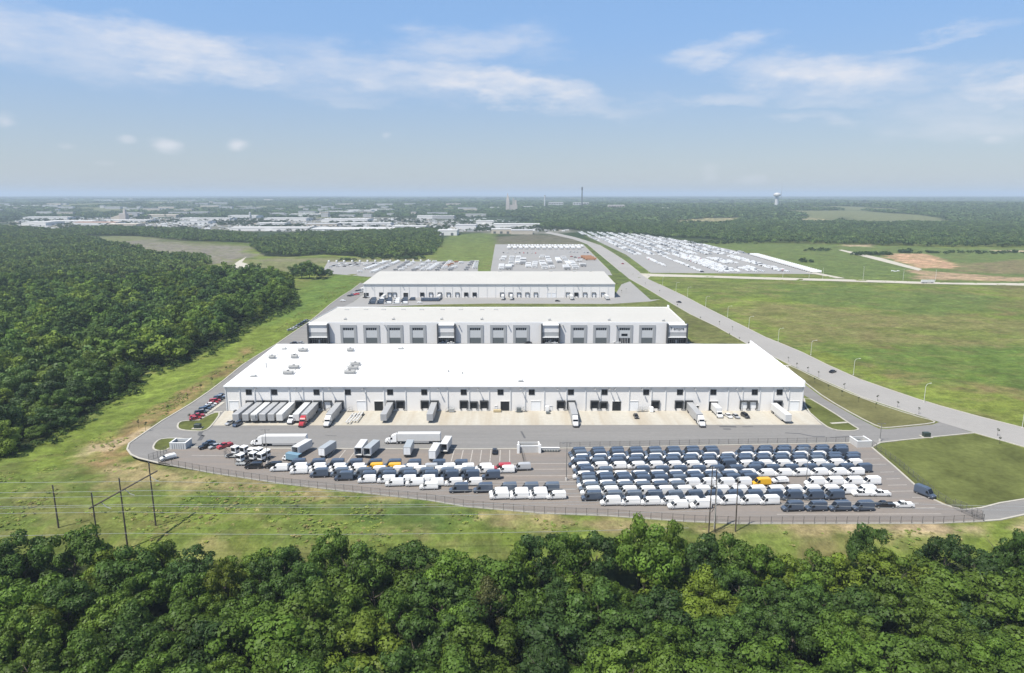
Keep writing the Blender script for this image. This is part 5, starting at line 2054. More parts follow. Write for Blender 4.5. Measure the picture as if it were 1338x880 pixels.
def make_car(name, body_m, L=4.6, H=1.45, hw=.9, kind='sedan'):
    t = thing(name, None, 'car', (0, 0, 0))
    f, b = L / 2, -L / 2
    m = MB()
    z1 = H * .62
    P = [(f - .05, .28, hw * .85), (f, .55, hw * .9), (f - .18, z1 - .12, hw * .93), (f - 1.25, z1, hw * .95), (b + .55, z1 + .02, hw * .95), (b + .08, z1 - .05, hw * .92), (b, .6, hw * .92), (b + .06, .28, hw * .88)]
    m.profile(P, hw)
    if kind == 'pickup':
        m.box(b + .1, b + L * .36, -hw * .94, -hw * .86, z1 - .05, z1 + .12)
        m.box(b + .1, b + L * .36, hw * .86, hw * .94, z1 - .05, z1 + .12)
    m.build('body', body_m, t)
    if kind == 'sedan':
        xs = (f - 1.2, f - 1.95, b + 1.25, b + .55)
    elif kind == 'suv':
        xs = (f - 1.15, f - 1.75, b + .45, b + .12)
    else:
        xs = (f - 1.45, f - 2.05, b + L * .44, b + L * .37)
    g_ = MB()
    g_.profile([(xs[0], z1 - .02, hw * .90), (xs[1], H - .04, hw * .70), (xs[2], H - .04, hw * .70), (xs[3], z1 - .02, hw * .90)], hw)
    g_.build('windows', M['glass'], t)
    m = MB()
    m.box(xs[2] - .05, xs[1] + .1, -hw * .71, hw * .71, H - .05, H, taper=.06)
    for s in (-1, 1):
        for xx in (xs[1] * .5 + xs[2] * .5,):
            m.add([(xx - .05, s * hw * .915, z1), (xx + .05, s * hw * .915, z1), (xx + .05, s * hw * .715, H - .03), (xx - .05, s * hw * .715, H - .03)], [(0, 1, 2, 3) if s < 0 else (3, 2, 1, 0)])
    m.build('roof', body_m, t)
    for s in (-1, 1):
        m = MB()
        m.box(f - .16, f - .02, s * hw * .62 - .18, s * hw * .62 + .18, z1 - .34, z1 - .18)
        m.build('headlight', M['rim'], t)
    add_wheels(t, (f - .85, b + .85), hw + .01, .34, .22)
    return t


def make_trailer(name, m_, L=15.8, H=4.0, hw=1.28, open_rear=False, reefer=False, cat='trailer', wheels_only_rear=True, label=None):
    """rear towards -x, nose towards +x"""
    t = thing(name, label, cat, (0, 0, 0))
    f, b = L / 2, -L / 2
    m = MB()
    zf = 1.15
    if open_rear:
        th = .1
        m.box(b, f, -hw, -hw + th, zf, H)
        m.box(b, f, hw - th, hw, zf, H)
        m.box(b, f, -hw + th, hw - th, zf, zf + .12)
        m.box(b, f, -hw + th, hw - th, H - .08, H)
        m.box(f - .1, f, -hw + th, hw - th, zf + .12, H - .08)
    else:
        m.bbox(b, f, -hw, hw, zf, H, .07)
    m.build('box_body', m_, t)
    m = MB()
    m.box(b - .02, b + .1, -hw - .02, -hw + .14, zf - .05, H + .02)
    m.box(b - .02, b + .1, hw - .14, hw + .02, zf - .05, H + .02)
    m.box(b - .02, b + .1, -hw + .14, hw - .14, H - .16, H + .02)
    m.box(b - .02, b + .1, -hw + .14, hw - .14, zf - .05, zf + .1)
    m.build('rear_frame', M['trailer_grey'], t)
    m = MB()
    if open_rear:
        m.box(b - .06, b + 1.2, -hw - .07, -hw - .01, zf, H - .1)
        m.box(b - .06, b + 1.2, hw + .01, hw + .07, zf, H - .1)
    else:
        m.box(b - .045, b - .022, -hw + .16, -.02, zf + .12, H - .18)
        m.box(b - .045, b - .022, .02, hw - .16, zf + .12, H - .18)
    m.build('rear_door', M['door_white'], t)
    m = MB()
    m.box(b + .3, f - 1.0, -.5, .5, zf - .28, zf - .02)
    m.box(b + .1, b + .2, -hw * .9, hw * .9, .5, .62)
    m.box(b + .1, b + .2, -.6, -.5, .6, zf)
    m.box(b + .1, b + .2, .5, .6, .6, zf)
    for s in (-1, 1):
        m.box(f - 2.9, f - 2.7, s * .8 - .08, s * .8 + .08, .08, zf)
    if L > 12:
        for s in (-1, 1):
            y0, y1 = s * (hw - .06), s * (hw - .02)
            m.box(b + 4.2, f - 3.4, min(y0, y1), max(y0, y1), .45, zf - .05, mi=1)
    m.build('underframe', [M['chassis'], M['trailer_grey']], t)
    if reefer:
        MB().bbox(f + .003, f + .6, -.9, .9, zf + .9, H - .3, .08).build('cooling_unit', M['galv'], t)
    add_wheels(t, ((b + 1.3, b + 2.6) if L > 12 else (b + 1.5,)), hw - .04, .5, .5)
    return t


def make_tractor(name, m_, sleeper=True, label=None, cat='truck', x_off=0, parent=None):
    """conventional road tractor, front towards +x"""
    t = thing(name, label, cat, (0, 0, 0)) if parent is None else parent
    o = x_off
    f = o + 3.2
    hw = 1.2
    m = MB()
    hood = [(f, .55, hw * .80), (f + .02, 1.1, hw * .78), (f - .12, 1.55, hw * .72), (f - 1.7, 1.95, hw * .80), (f - 1.7, .55, hw * .85)]
    m.profile(hood, hw)
    m.build('bonnet', m_, t)
    m = MB()
    back = f - (4.3 if sleeper else 3.1)
    cab = [(f - 1.7, .60, hw * .95), (f - 1.7, 1.95, hw * .92), (f - 2.2, 2.75, hw * .86), (f - 2.7, 3.2 if sleeper else 2.95, hw * .82), (back + .1, 3.75 if sleeper else 3.0, hw * .84), (back, 3.6 if sleeper else 2.9, hw * .86), (back, .75, hw * .95)]
    m.profile(cab, hw)
    m.build('cab', m_, t)
    m = MB()
    m.add([(f - 1.70, -hw * .86, 2.02), (f - 1.70, hw * .86, 2.02), (f - 2.16, hw * .80, 2.74), (f - 2.16, -hw * .80, 2.74)], [(0, 1, 2, 3)])
    m.v = [(x + .04, y, z + .03) for x, y, z in m.v]
    m.build('windscreen', M['glass'], t)
    for s in (-1, 1):
        m = MB()
        m.add([(f - 1.85, s * hw * .94, 1.75), (f - 2.75, s * hw * .95, 1.75), (f - 2.75, s * hw * .90, 2.5), (f - 2.15, s * hw * .90, 2.5)], [(0, 1, 2, 3) if s > 0 else (3, 2, 1, 0)])
        m.build('side_window', M['glass'], t)
        m = MB()
        m.box(f - 1.55, f - 1.4, s * (hw + .25) - .08, s * (hw + .25) + .08, 1.75, 2.45)
        m.build('mirror', M['chassis'], t)
        m = MB()
        m.tube((back + .2, s * (hw * .75), .75), (back + 1.5, s * (hw * .75), .75), .32, n=10)
        m.build('fuel_tank', M['rim'], t)
    m = MB()
    m.box(o - 3.4, f - .3, -.45, .45, .65, .95)
    m.box(f - .1, f + .12, -hw * .9, hw * .9, .35, .75)
    m.box(o - 2.6, o - 1.2, -.55, .55, .95, 1.12)
    m.build('frame', M['chassis'], t)
    add_wheels(t, (f - .95,), hw - .02, .5, .32)
    add_wheels(t, (o - 1.3, o - 2.6), hw, .5, .55)
    return t


def put(t, px, py, rotz, label, group=None, cat=None, dx=0, dy=0, z=.06):
    """place the prototype t (first use) or a copy of it"""
    x, y = G(px, py)
    loc = (x + dx, y + dy, z)
    if t.get('used'):
        c = copy_tree(t, loc, rotz, label, group, cat)
        if 'used' in c:
            del c['used']
        return c
    t['used'] = 1
    t.location = loc
    t.rotation_euler = (0, 0, rotz)
    USED.append(t)
    return tag(t, label, cat, group)


USED = []
PI = math.pi
vans = {
    'w': make_van('van', M['van_white'], 5.75, 2.38, .99, skirt='van_grey'),
    'W': make_van('van', M['van_white'], 5.9, 2.68, 1.0, skirt='van_grey'),
    'd': make_van('van', M['van_blue'], 5.95, 2.95, 1.02, skirt='chassis'),
    'e': make_van('van', M['van_blue_pale'], 5.95, 2.9, 1.02, skirt='chassis'),
    'y': make_van('van', M['van_yellow'], 5.85, 2.6, 1.0),
    'r': make_van('van', M['van_red'], 5.85, 2.55, 1.0),
    'g': make_van('van', M['van_grey'], 5.85, 2.5, 1.0),
    'k': make_van('van', M['van_black'], 5.6, 2.1, .98, side_glass=True),
    'm': make_van('van', M['van_white'], 5.1, 1.85, .97, side_glass=True),
}
VC = {'w': 'white', 'W': 'tall white', 'd': 'dark slate blue', 'e': 'greyish slate blue', 'y': 'yellow', 'r': 'red', 'g': 'grey', 'k': 'black', 'm': 'low white'}
ORD = ['first', 'second', 'third', 'fourth', 'fifth', 'sixth', 'seventh', 'eighth', 'ninth', 'tenth', 'eleventh', 'twelfth', 'thirteenth', 'fourteenth', 'fifteenth', 'sixteenth', 'seventeenth', 'eighteenth']
NUM = 'one two three four five six seven eight nine ten eleven twelve thirteen fourteen fifteen sixteen seventeen eighteen nineteen twenty'.split()
rv = random.Random(21)


def van_at(kind, X, Y, label, group, rot=PI + .075):
    t = vans[kind]
    loc = (X + rv.uniform(-.12, .12), Y + rv.uniform(-.10, .10), .06)
    rz = rot + rv.uniform(-.022, .022)
    if t.get('used'):
        c = copy_tree(t, loc, rz, label, group)
        if 'used' in c:
            del c['used']
    else:
        t['used'] = 1
        USED.append(t)
        t.location = loc
        t.rotation_euler = (0, 0, rz)
        tag(t, label, None, group)


TILT = .0325
# east block: depth from the camera, first x, last x (photograph columns at that depth), step, colours
rows = [
    (240.5, 743, 938, 'dddddddd'), (240.3, 964, 1112, 'dddddd'),
    (238.0, 744, 940, 'edddeddd'), (238.0, 962, 1112, 'dddedd'),
    (235.6, 746, 1083, 'wwwwwwwwwwwwww'),
    (233.2, 746, 1128, 'dddddddddddddddd'), (230.9, 743, 1128, 'dedddddddddddedd'),
    (228.5, 747, 1131, 'wwwwwwwwdwwwwwww'),
    (225.6, 749, 1000, 'd.........d'),
    (223.4, 752, 1144, 'de.ddddddddddedd'),
    (221.0, 748, 1134, 'wwwwwwwwwwwwwwww'),
    (218.6, 753, 985, 'dddddddddd'), (216.4, 754, 992, 'eddddededd'),
    (213.9, 754, 983, 'wwwwwwWWWW'), (213.9, 985, 1010, 'y'), (213.7, 1056, 1156, 'WWWW'),
    (211.6, 757, 895, 'eeeede'),
    (209.4, 758, 1144, 'WWWWWWWWWWWWWWWW'),
    (205.8, 760, 1022, 'deededdddd'), (205.6, 1022, 1103, 'ddd'),
    (202.6, 784, 1018, 'WwwwwwWWW'),
    (200.2, 872, 928, 'wW'),
    (198.3, 1022, 1141, 'dddd'),
]
n_row = {}
van_list = []
rowlab = {}
rid = -1
last = None
for (zc, xa, xb, cols) in rows:
    Y0 = (zc - CAM_H * sPh) / cPh
    s = FPX / zc
    Xa, Xb = (xa - 669) / s, (xb - 669) / s
    n = len(cols)
    L = 5.9
    if last is None or abs(last - zc) > 1:
        rid += 1
        cnt = 0
    last = zc
    for i, c in enumerate(cols):
        if c == '.':
            continue
        X = Xa + L / 2 + (Xb - Xa - L) * (i / (n - 1) if n > 1 else 0)
        Y = Y0 + (X - 20) * TILT if zc < 1e9 else Y0
        if zc < 210:
            Y = Y0 + (X - 45) * .012
        lab = f'{VC[c]} van, {ORD[cnt]} from the west, row {NUM[rid]} from the back, east block'
        cnt += 1
        van_at(c, X, Y, lab, 'vans parked in the east block')
for px, py, c, lab in ((1020, 633, 'm', 'small low white van beside the yellow van in the east block'),):
    x, y = G(px, py)
    van_at(c, x, y + 1, lab, 'vans parked in the east block')

# west block: left end, bottom edge, colour (photograph)
wl = [('d', [(375, 612.3), (401, 612.3), (426, 612.4), (450.5, 612.6), (476, 612.8), (501, 613), (527, 613.2), (559, 613.5), (588, 613.8)]),
      ('w', [(377, 616.2), (402, 616.2), (428, 616.4), (453, 616.6)]), ('y', [(476.5, 616.6), (501, 616.6)]), ('w', [(524, 616.8)]), ('g', [(548, 617)]), ('w', [(572, 616.6), (596.5, 616.6), (620, 616.8)]), ('r', [(645, 616.6)]), ('g', [(670, 616.2)]),
      ('w', [(378, 620.6), (403, 620.4), (429, 620.3), (455, 620.2), (480, 620.2), (506, 620.2), (534, 620.2), (561, 620.2), (587, 620.2), (623, 619.9), (649, 619.4)]),
      ('e', [(431, 624.4), (461, 624.4), (489, 624.4), (516, 624.4), (543, 624.4), (570, 624.3), (597, 624.2)]),
      ('d', [(404, 625.2), (437, 629), (467, 628.6), (493, 628.4), (520, 628.4), (548, 628.2), (575, 628), (602, 627.8), (629, 627.6)]),
      ('w', [(467, 632.6), (492, 632.6), (519, 632.6), (545, 632.4)]),
      ('w', [(503, 636.8), (529, 636.6), (555, 636.6), (580, 636.4), (606, 636.2)]),
      ('w', [(548, 641)]),
      ('d', [(587, 645.2), (618, 645.2)]), ('e', [(650, 644.6), (679, 644.4), (706, 644.2)]),
      ('w', [(638.5, 649.6), (665.5, 649.6), (690, 649.4)]),
      ('w', [(639.5, 653.9), (666, 653.9), (690.5, 653.8), (714.5, 653.8)]),
      ('k', [(318.5, 613.8), (344, 613.2)]), ('w', [(352.5, 617.2)])]
wn_rows = {}
flat = []
for c, lst in wl:
    for (x, y) in lst:
        flat.append((y, x, c))
band = lambda y: 0 if y < 614.5 else 1 if y < 618.2 else 2 if y < 622 else 3 if y < 626 else 4 if y < 630.5 else 5 if y < 634.5 else 6 if y < 639 else 7 if y < 643 else 8 if y < 647.5 else 9 if y < 652 else 10
flat.sort(key=lambda q: (band(q[0]), q[1]))
cnts = {}
for (y, x, c) in flat:
    r = band(y)
    i = cnts.get(r, 0)
    cnts[r] = i + 1
    gx_, gy_ = G(x, y)
    s = FPX / (gy_ * cPh + CAM_H * sPh)
    lab = f'{VC[c]} van, {ORD[i]} from the west, row {NUM[r]} from the back, west block'
    van_at(c, gx_ + 2.95, gy_ + 1.0, lab, 'vans parked in the west block')
# single vans
x, y = G(1208, 648)
van_at('d', x, y, 'dark slate blue van parked alone beside the lawn fence, facing the exit', 'vans standing alone', rot=-1.10)
x, y = G(219, 602)
van_at('m', x, y + .6, 'white minivan stopped at the west gate', 'vans standing alone', rot=PI + .72)

cars = {
    'k': make_car('car', M['van_black'], 4.7, 1.5), 's': make_car('car', M['car_silver'], 4.6, 1.45), 'b': make_car('car', M['car_blue'], 4.6, 1.45), 'r': make_car('car', M['van_red'], 4.6, 1.45), 'w': make_car('car', M['van_white'], 4.6, 1.45),
    'K': make_car('suv', M['van_black'], 4.8, 1.8, .95, 'suv'), 'B': make_car('suv', M['car_blue'], 4.8, 1.75, .95, 'suv'), 'R': make_car('suv', M['van_red'], 4.8, 1.78, .95, 'suv'),
    'P': make_car('pickup_truck', M['van_white'], 5.8, 1.85, .99, 'pickup'), 'Q': make_car('pickup_truck', M['van_black'], 5.9, 1.85, .99, 'pickup'), 'U': make_car('pickup_truck', M['van_red'], 5.7, 1.85, .99, 'pickup'),
}
for px, py, c, rot, lab in (
        (1125.5, 648, 'P', PI, 'white pickup truck in front of the tall white vans, western one of a pair'),
        (1150, 648, 'P', PI, 'white pickup truck in front of the tall white vans, eastern one of a pair'),
        (1155, 663, 'Q', PI, 'black pickup truck right of the front row of four blue vans'),
        (1180, 663, 'P', PI, 'white pickup truck right of the black pickup in the front row'),
        (646.5, 592, 'k', PI / 2, 'dark car parked by the wall of the middle bin enclosure'),
        (270.5, 585.5, 'Q', PI + .8, 'black pickup truck parked at the drive edge, nose to the kerb'),
        (281, 585.5, 's', PI + .9, 'silver car between the black pickup and the red truck'),
        (294, 585, 'U', PI + .9, 'red pickup truck parked at the drive edge'),
        (273, 581, 'b', PI + .8, 'dark blue car behind the black pickup at the drive edge'),
        (300.5, 554.5, 's', -PI / 2 - .25, 'silver car parked by the first docked trailer'),
        (310.5, 556.5, 'B', -PI / 2 - .25, 'dark blue suv parked in front of the first docked trailers'),
        (831, 546, 'k', -PI / 2, 'grey dark car parked before a closed white drive in door'),
        (951.5, 545.5, 'w', -PI / 2 + .2, 'white car parked on the apron beside the white box truck'),
        (961.2, 546, 's', -PI / 2 + .2, 'grey car parked on the apron, middle one of three'),
        (973.5, 545.6, 'K', -PI / 2 + .2, 'black suv parked on the apron, eastern one of three'),
        (1088, 487.3, 'k', PI + .62 - PI, 'black car driving on the main road'),
        (887, 396, 'k', 2.2, 'small dark car far up the main road'),
        (813.5, 345.5, 'r', 2.2, 'tiny reddish car at the far junction of the main road'),
        (399, 564, 'K', PI / 2, 'dark suv parked on the drive before the red tractor')):
    z = .1
    if px == 399:
        continue
    put(cars[c], px, py, rot, lab, None, z=z)
for i, (px, py, c) in enumerate(((255.5, 548.8, 'r'), (257.8, 546, 'U'), (259.4, 544, 'k'), (262, 541.6, 'K'), (265, 539.3, 's'), (267.5, 537, 'B'), (270.5, 534.7, 'b'), (273, 533, 's'), (276, 530.4, 'w'), (278.5, 528.5, 'r'), (281, 526, 'R'), (283.5, 524, 'k'), (286.5, 522, 'B'), (288.5, 520, 's'), (290.5, 518.3, 'b'))):
    put(cars[c], px, py, .55, f"{ {'r': 'red car', 'U': 'red pickup truck', 'k': 'black car', 'K': 'black suv', 's': 'silver car', 'B': 'dark blue suv', 'b': 'dark blue car', 'w': 'white car', 'R': 'red suv'}[c]}, {ORD[i]} from the island in the line beside the near warehouse", 'cars beside the near warehouse')
for i, (px, py, c) in enumerate(((379.5, 432.5, 's'), (384, 430.5, 'w'), (388, 428.2, 's'), (391.5, 426, 'b'), (395, 424, 'k'), (398.5, 421.8, 'b'), (401, 420, 's'))):
    put(cars[c], px, py, .6, f"{ {'s': 'silver', 'w': 'white', 'b': 'dark blue', 'k': 'black'}[c]} car, {ORD[i]} from the near end of the short line below the grassy slope", 'cars beside the middle warehouse')
for i, (px, py) in enumerate(((384, 449.7), (392, 449.5), (578, 449.4), (589, 449.5), (690, 449.3), (717, 449.3), (724, 449.2), (806, 448.6))):
    put(cars['ksbwkswk'[i] if i != 7 else 'w'], px, py, PI, f'car peeping over the near roof before the middle warehouse, {ORD[i]} from the west', 'cars before the middle warehouse')

# trailers at the docks
tr = {
    'w': make_trailer('trailer', M['trailer_white']), 'g': make_trailer('trailer', M['trailer_grey']),
    'W': make_trailer('trailer', M['trailer_white'], reefer=True),
    'o': make_trailer('trailer', M['trailer_white'], 8.5, 3.9, open_rear=True), 's': make_trailer('trailer', M['trailer_steel'], 8.0, 3.9), 'O': make_trailer('trailer', M['trailer_steel'], 8.5, 3.9, open_rear=True),
    'p': make_trailer('trailer', M['trailer_white'], 8.5, 4.0),
}
trk = {'w': make_tractor('tractor', M['van_white']), 'r': make_tractor('tractor', M['van_red']), 'd': make_tractor('tractor', M['van_white'], False)}


def docked(px, key, label, tractor=None, L=15.8, tl=None):
    """a trailer backed onto the dock at photograph column px (at the wall foot)"""
    X = W(px, 530, YA)[0]
    y = YA - .75 - L / 2
    put_xy(tr[key], X, y, -PI / 2, label, 'trailers at the docks')
    if tractor:
        put_xy(trk[tractor], X, YA - .75 - L - 2.0, -PI / 2, tl, 'road tractors')


def put_xy(t, X, Y, rotz, label, group=None, z=.07):
    loc = (X, Y, z)
    if t.get('used'):
        c = copy_tree(t, loc, rotz, label, group)
        if 'used' in c:
            del c['used']
        return c
    t['used'] = 1
    USED.append(t)
    t.location = loc
    t.rotation_euler = (0, 0, rotz)
    return tag(t, label, None, group)


docked(328, 'g', 'grey roofed trailer at the westernmost dock, behind two parked cars')
docked(340, 'g', 'grey roofed trailer, second from the west at the docks')
docked(350.5, 'W', 'white trailer with a cooling unit, third from the west at the docks')
docked(361, 'g', 'grey roofed trailer, fourth from the west at the docks')
docked(371.5, 'g', 'grey ended trailer, fifth from the west at the docks')
docked(382, 'w', 'white trailer, sixth from the west at the docks')
docked(402.5, 'w', 'white trailer docked beside the one with the red tractor')
docked(413, 'g', 'grey topped trailer hitched to the red tractor', 'r', tl='red road tractor hitched to a docked trailer')
docked(443.5, 'g', 'grey topped trailer hitched to a white tractor near the trailer frames', 'w', tl='white road tractor at the dock next to the low trailer frames')
docked(510.5, 'g', 'grey trailer docked alone west of the middle of the wall')
docked(567.5, 'g', 'grey trailer docked alone right of an empty dark dock')
docked(746.5, 'g', 'grey topped trailer hitched to a white tractor in the middle of the docks', 'w', tl='white road tractor under the middle of the near roof')
docked(900.5, 'g', 'long grey topped trailer hitched to a white tractor by the box truck', 'w', tl='white road tractor left of the white box truck')
docked(1009, 'w', 'white trailer parked alone at the eastern end of the docks', L=17.5)
x, y = G(378.5, 556)
put_xy(trk['d'], x, y + 3.5, -PI / 2 - .05, 'white day cab tractor parked between two docked trailers')

# the white box truck and the big rigs on the drive
def box_truck(name, label, Lb=7.5, m_=None, cabm=None):
    t = thing(name, label, 'box truck', (0, 0, 0))
    m = MB()
    m.bbox(-Lb / 2 - 1, Lb / 2 - 1, -1.22, 1.22, 1.05, 3.75, .06)
    m.build('box_body', m_ or M['trailer_white'], t)
    f = Lb / 2 + 1.4
    m = MB()
    m.profile([(f, .5, 1.0), (f, 1.25, 1.0), (f - .75, 1.5, 1.02), (f - 1.25, 2.45, .95), (f - 2.2, 2.5, .95), (f - 2.25, .6, 1.05)], 1)
    m.build('cab', cabm or M['van_white'], t)
    m = MB()
    m.add([(f - .78, -.92, 1.56), (f - .78, .92, 1.56), (f - 1.22, .86, 2.38), (f - 1.22, -.86, 2.38)], [(0, 1, 2, 3)])
    m.v = [(x + .03, y, z + .02) for x, y, z in m.v]
    m.build('windscreen', M['glass'], t)
    for s in (-1, 1):
        m = MB()
        m.add([(f - 1.0, s * 1.05, 1.5), (f - 1.95, s * 1.06, 1.5), (f - 1.95, s * .99, 2.2), (f - 1.3, s * .99, 2.2)], [(0, 1, 2, 3) if s > 0 else (3, 2, 1, 0)])
        m.build('side_window', M['glass'], t)
    m = MB()
    m.box(-Lb / 2 - .9, f - .4, -.45, .45, .6, 1.0)
    m.box(-Lb / 2 - 1.04, -Lb / 2 - 1.005, -1.05, 1.05, 1.15, 3.6)
    m.build('frame', M['chassis'], t)
    add_wheels(t, (f - .9, -Lb / 2 + .7), 1.15, .45, .35)
    return t


bt = box_truck('box_truck', 'white box truck backed onto a dock beside three parked cars')
X = W(932, 530, YA)[0]
bt.location = (X, YA - .6 - 4.75, .07)
bt.rotation_euler = (0, 0, -PI / 2)
bt['group'] = 'box trucks'
c = copy_tree(bt, G(382, 603) + (.06,), PI / 2 + 1.2, 'teal sided small box truck behind the back row of vans', 'box trucks')
for ch in [o for o in bpy.data.objects if o.parent == c and o.name.startswith('box_body')]:
    ch.data = ch.data.copy()
    ch.data.materials[0] = M['teal']
c.scale = (.72, .8, .8)


def rig(px0, px1, py, lab_t, lab_c, key, rot):
    x0, y0 = G(px0, py)
    x1, _ = G(px1, py)
    put_xy(trk['w'], x0 + 3.6, y0 + 1.3, PI + rot, lab_c, 'road tractors')
    put_xy(tr[key], x0 + 12.9, y0 + 1.3 + rot * 9, PI + rot, lab_t, 'trailers on the drive')


rig(325.5, 396, 584, 'long white trailer standing across the drive behind the dark light pole', 'white road tractor at the western end of the drive, facing west', 'w', .012)
rig(501.5, 576, 581, 'long white trailer across the drive with small trailers before it', 'white road tractor with tall sleeper in the middle of the drive, facing west', 'w', .012)


def lot_trailer(px, py, key, rot, label, s=1.0):
    """rear edge of the trailer touches the ground at px, py"""
    x, y = G(px, py)
    h = 4.0
    put_xy(tr[key], x - math.sin(rot) * h, y + math.cos(rot) * h, PI / 2 + rot, label, 'short trailers behind the west block')


lot_trailer(386.5, 598, 'o', -.32, 'short white trailer with open dark rear behind the teal box truck')
lot_trailer(420.5, 600, 's', -.28, 'short steel grey trailer with closed white door standing alone')
lot_trailer(468.5, 599, 'o', -.05, 'short trailer with open dark rear, western one of a pair')
lot_trailer(480, 599.5, 'O', -.22, 'short steel blue trailer with open dark rear, eastern one of a pair')
lot_trailer(532, 599, 's', -.02, 'short steel trailer with pale closed door before the big rig')
lot_trailer(565, 604, 'p', -.10, 'tall white short trailer with closed doors beside the open one')
lot_trailer(580, 594, 'o', -.12, 'short white trailer with open dark rear by the empty bays')

# low frames by the docks
for i, (px, py, lab) in enumerate(((452, 555, 'bare pale trailer frame on the apron, western one of two'), (460.5, 553, 'bare pale trailer frame on the apron, eastern one of two'))):
    x, y = G(px, py)
    t = thing('trailer_chassis', lab, 'trailer chassis', (x + .9 + i * .3, y + 5.5, .07), -PI / 2 - .02)
    m = MB()
    for yy in (-.65, .65):
        m.box(-5.8, 5.8, yy - .18, yy + .18, .85, 1.15)
    for k in range(6):
        m.box(-5.6 + k * 2.2, -5.3 + k * 2.2, -1.1, 1.1, .9, 1.1)
    m.build('frame', M['trailer_white'], t)
    add_wheels(t, (-4.6, -3.4), 1.15, .5, .4)

# yard tractors and rack trailers at the west end of the lot
def yard_tractor(label):
    t = thing('yard_tractor', label, 'yard tractor', (0, 0, 0))
    m = MB()
    m.bbox(-.2, 1.9, -1.15, 1.0, 1.0, 3.1, .15)
    m.build('cab', M['van_white'], t)
    m = MB()
    m.box(-.3, 2.0, -1.2, 1.05, 3.105, 3.2, taper=.08)
    m.build('cab_roof', M['trim_white'], t)
    m = MB()
    m.box(1.9, 1.93, -1.0, .85, 1.9, 2.85)
    m.box(.1, 1.7, -1.185, -1.155, 1.9, 2.85)
    m.box(.1, 1.7, 1.005, 1.035, 1.9, 2.85)
    m.box(-.24, -.205, -.9, .8, 1.6, 2.85)
    m.build('windows', M['glass'], t)
    m = MB()
    m.box(-3.0, 2.2, -.5, .5, .55, .95)
    m.box(-2.6, -1.2, -.6, .6, .95, 1.2)
    m.build('frame', M['chassis'], t)
    add_wheels(t, (1.2, -1.9), 1.15, .48, .4)
    return t


yt = None
for i, (px, py) in enumerate(((304, 597), (315.5, 597), (326, 600), (335, 599.5), (345, 602), (316, 605.5), (327.5, 605), (338, 606))):
    x, y = G(px, py)
    if yt is None:
        yt = yard_tractor('x')
        o = yt
        o.location = (x, y + 1, .06)
        tag(o, None, None, 'yard tractors parked together')
    else:
        o = copy_tree(yt, (x, y + 1, .06), None, None, 'yard tractors parked together')
    o.rotation_euler = (0, 0, PI / 2 + (0 if i != 5 else PI) + rv.uniform(-.1, .1) - .35)
    o['label'] = f'white roofed yard tractor, {ORD[i]} of the cluster at the west end of the lot'
for i, (xa, xb, py, lab) in enumerate(((293, 314, 599.5, 'flat rack trailer with a wire end frame behind the yard tractors'), (307, 320, 609.5, 'flat rack trailer with a wire end frame by the black vans'))):
    a, b = G(xa, py), G(xb, py)
    L = b[0] - a[0]
    t = thing('rack_trailer', lab, 'rack trailer', (a[0], a[1] + 1.2, .06))
    m = MB()
    m.box(0, L, -1.2, 1.2, .5, .72)
    m.build('deck', M['galv'], t)
    m = MB()
    for yy in (-1.15, 0, 1.15):
        m.tube((.1, yy, .7), (.1, yy, 2.9), .06, n=5)
    for zz in (1.4, 2.1, 2.9):
        m.tube((.1, -1.15, zz), (.1, 1.15, zz), .05, n=5)
    m.tube((.1, -1.15, 2.8), (1.6, -1.15, .8), .05, n=5)
    m.tube((.1, 1.15, 2.8), (1.6, 1.15, .8), .05, n=5)
    m.build('end_frame', M['pole_steel'], t)
    add_wheels(t, (1.2, L - 1.2), 1.1, .3, .2)
# boxes and pallets along the dock wall
for i, (px, py, w_, h_, mm, lab) in enumerate(((650, 534.5, 3.2, 1.0, 'pallet', 'stack of pale timber pallets left of the big dark drive in door'), (678, 539, 2.0, 1.9, 'door_dark', 'dark green box on the apron before the middle of the dock wall'), (714.5, 537, 1.4, 2.6, 'trim_white', 'upright white tank on the dock wall right of a closed door'), (716, 541, 1.6, .9, 'door_dark', 'dark pallet load below the upright white tank'), (591, 536, 2.2, 1.6, 'galv', 'grey plant box at the dock wall right of a docked trailer'), (849, 535.5, 1.4, 2.2, 'trim_white', 'white box at the dock wall beside a steel stair'), (307.5, 541.5, .9, 1.7, 'dark_metal', 'black bin standing by the first docked trailer'))):
    x, y = G(px, py)
    y = min(y, YA - 1.6)
    t = thing('crate', lab, 'crate', (x, y, .07))
    MB().bbox(-w_ / 2, w_ / 2, -.8, .8, .14, h_, .05).build('body', M[mm], t)
    m = MB()
    for k in (-1, 0, 1):
        m.box(k * w_ * .42 - .08, k * w_ * .42 + .08, -.8, .8, 0, .14)
    m.build('skids', M['pallet'], t)

# ------------------------------------------------------------------ the rear yard and the distant lots
for i in range(6):
    pass
rr_ = random.Random(9)
for r, (y, xs, cols) in enumerate(((393.2, np.arange(483, 535, 10.2), 'dwdwdd'), (395.6, np.arange(482, 533, 10.4), 'dddwdw'), (398.0, np.arange(481, 533, 10.6), 'ddwwww'))):
    for i, x in enumerate(xs):
        c = cols[i % len(cols)]
        gx_, gy_ = G(x, y)
        van_at(c, gx_ + 2.9, gy_ + 1, f'far {VC[c]} van, {ORD[i]} from the west, row {NUM[r]} before the farthest warehouse', 'vans before the farthest warehouse')
for i, x in enumerate(np.arange(552, 573, 2.9)):
    gx_, gy_ = G(x, 393.5)
    van_at('d', gx_, gy_, f'dark slate blue van, {ORD[i]} from the west in the short row before the farthest warehouse', 'vans before the farthest warehouse', rot=PI / 2)


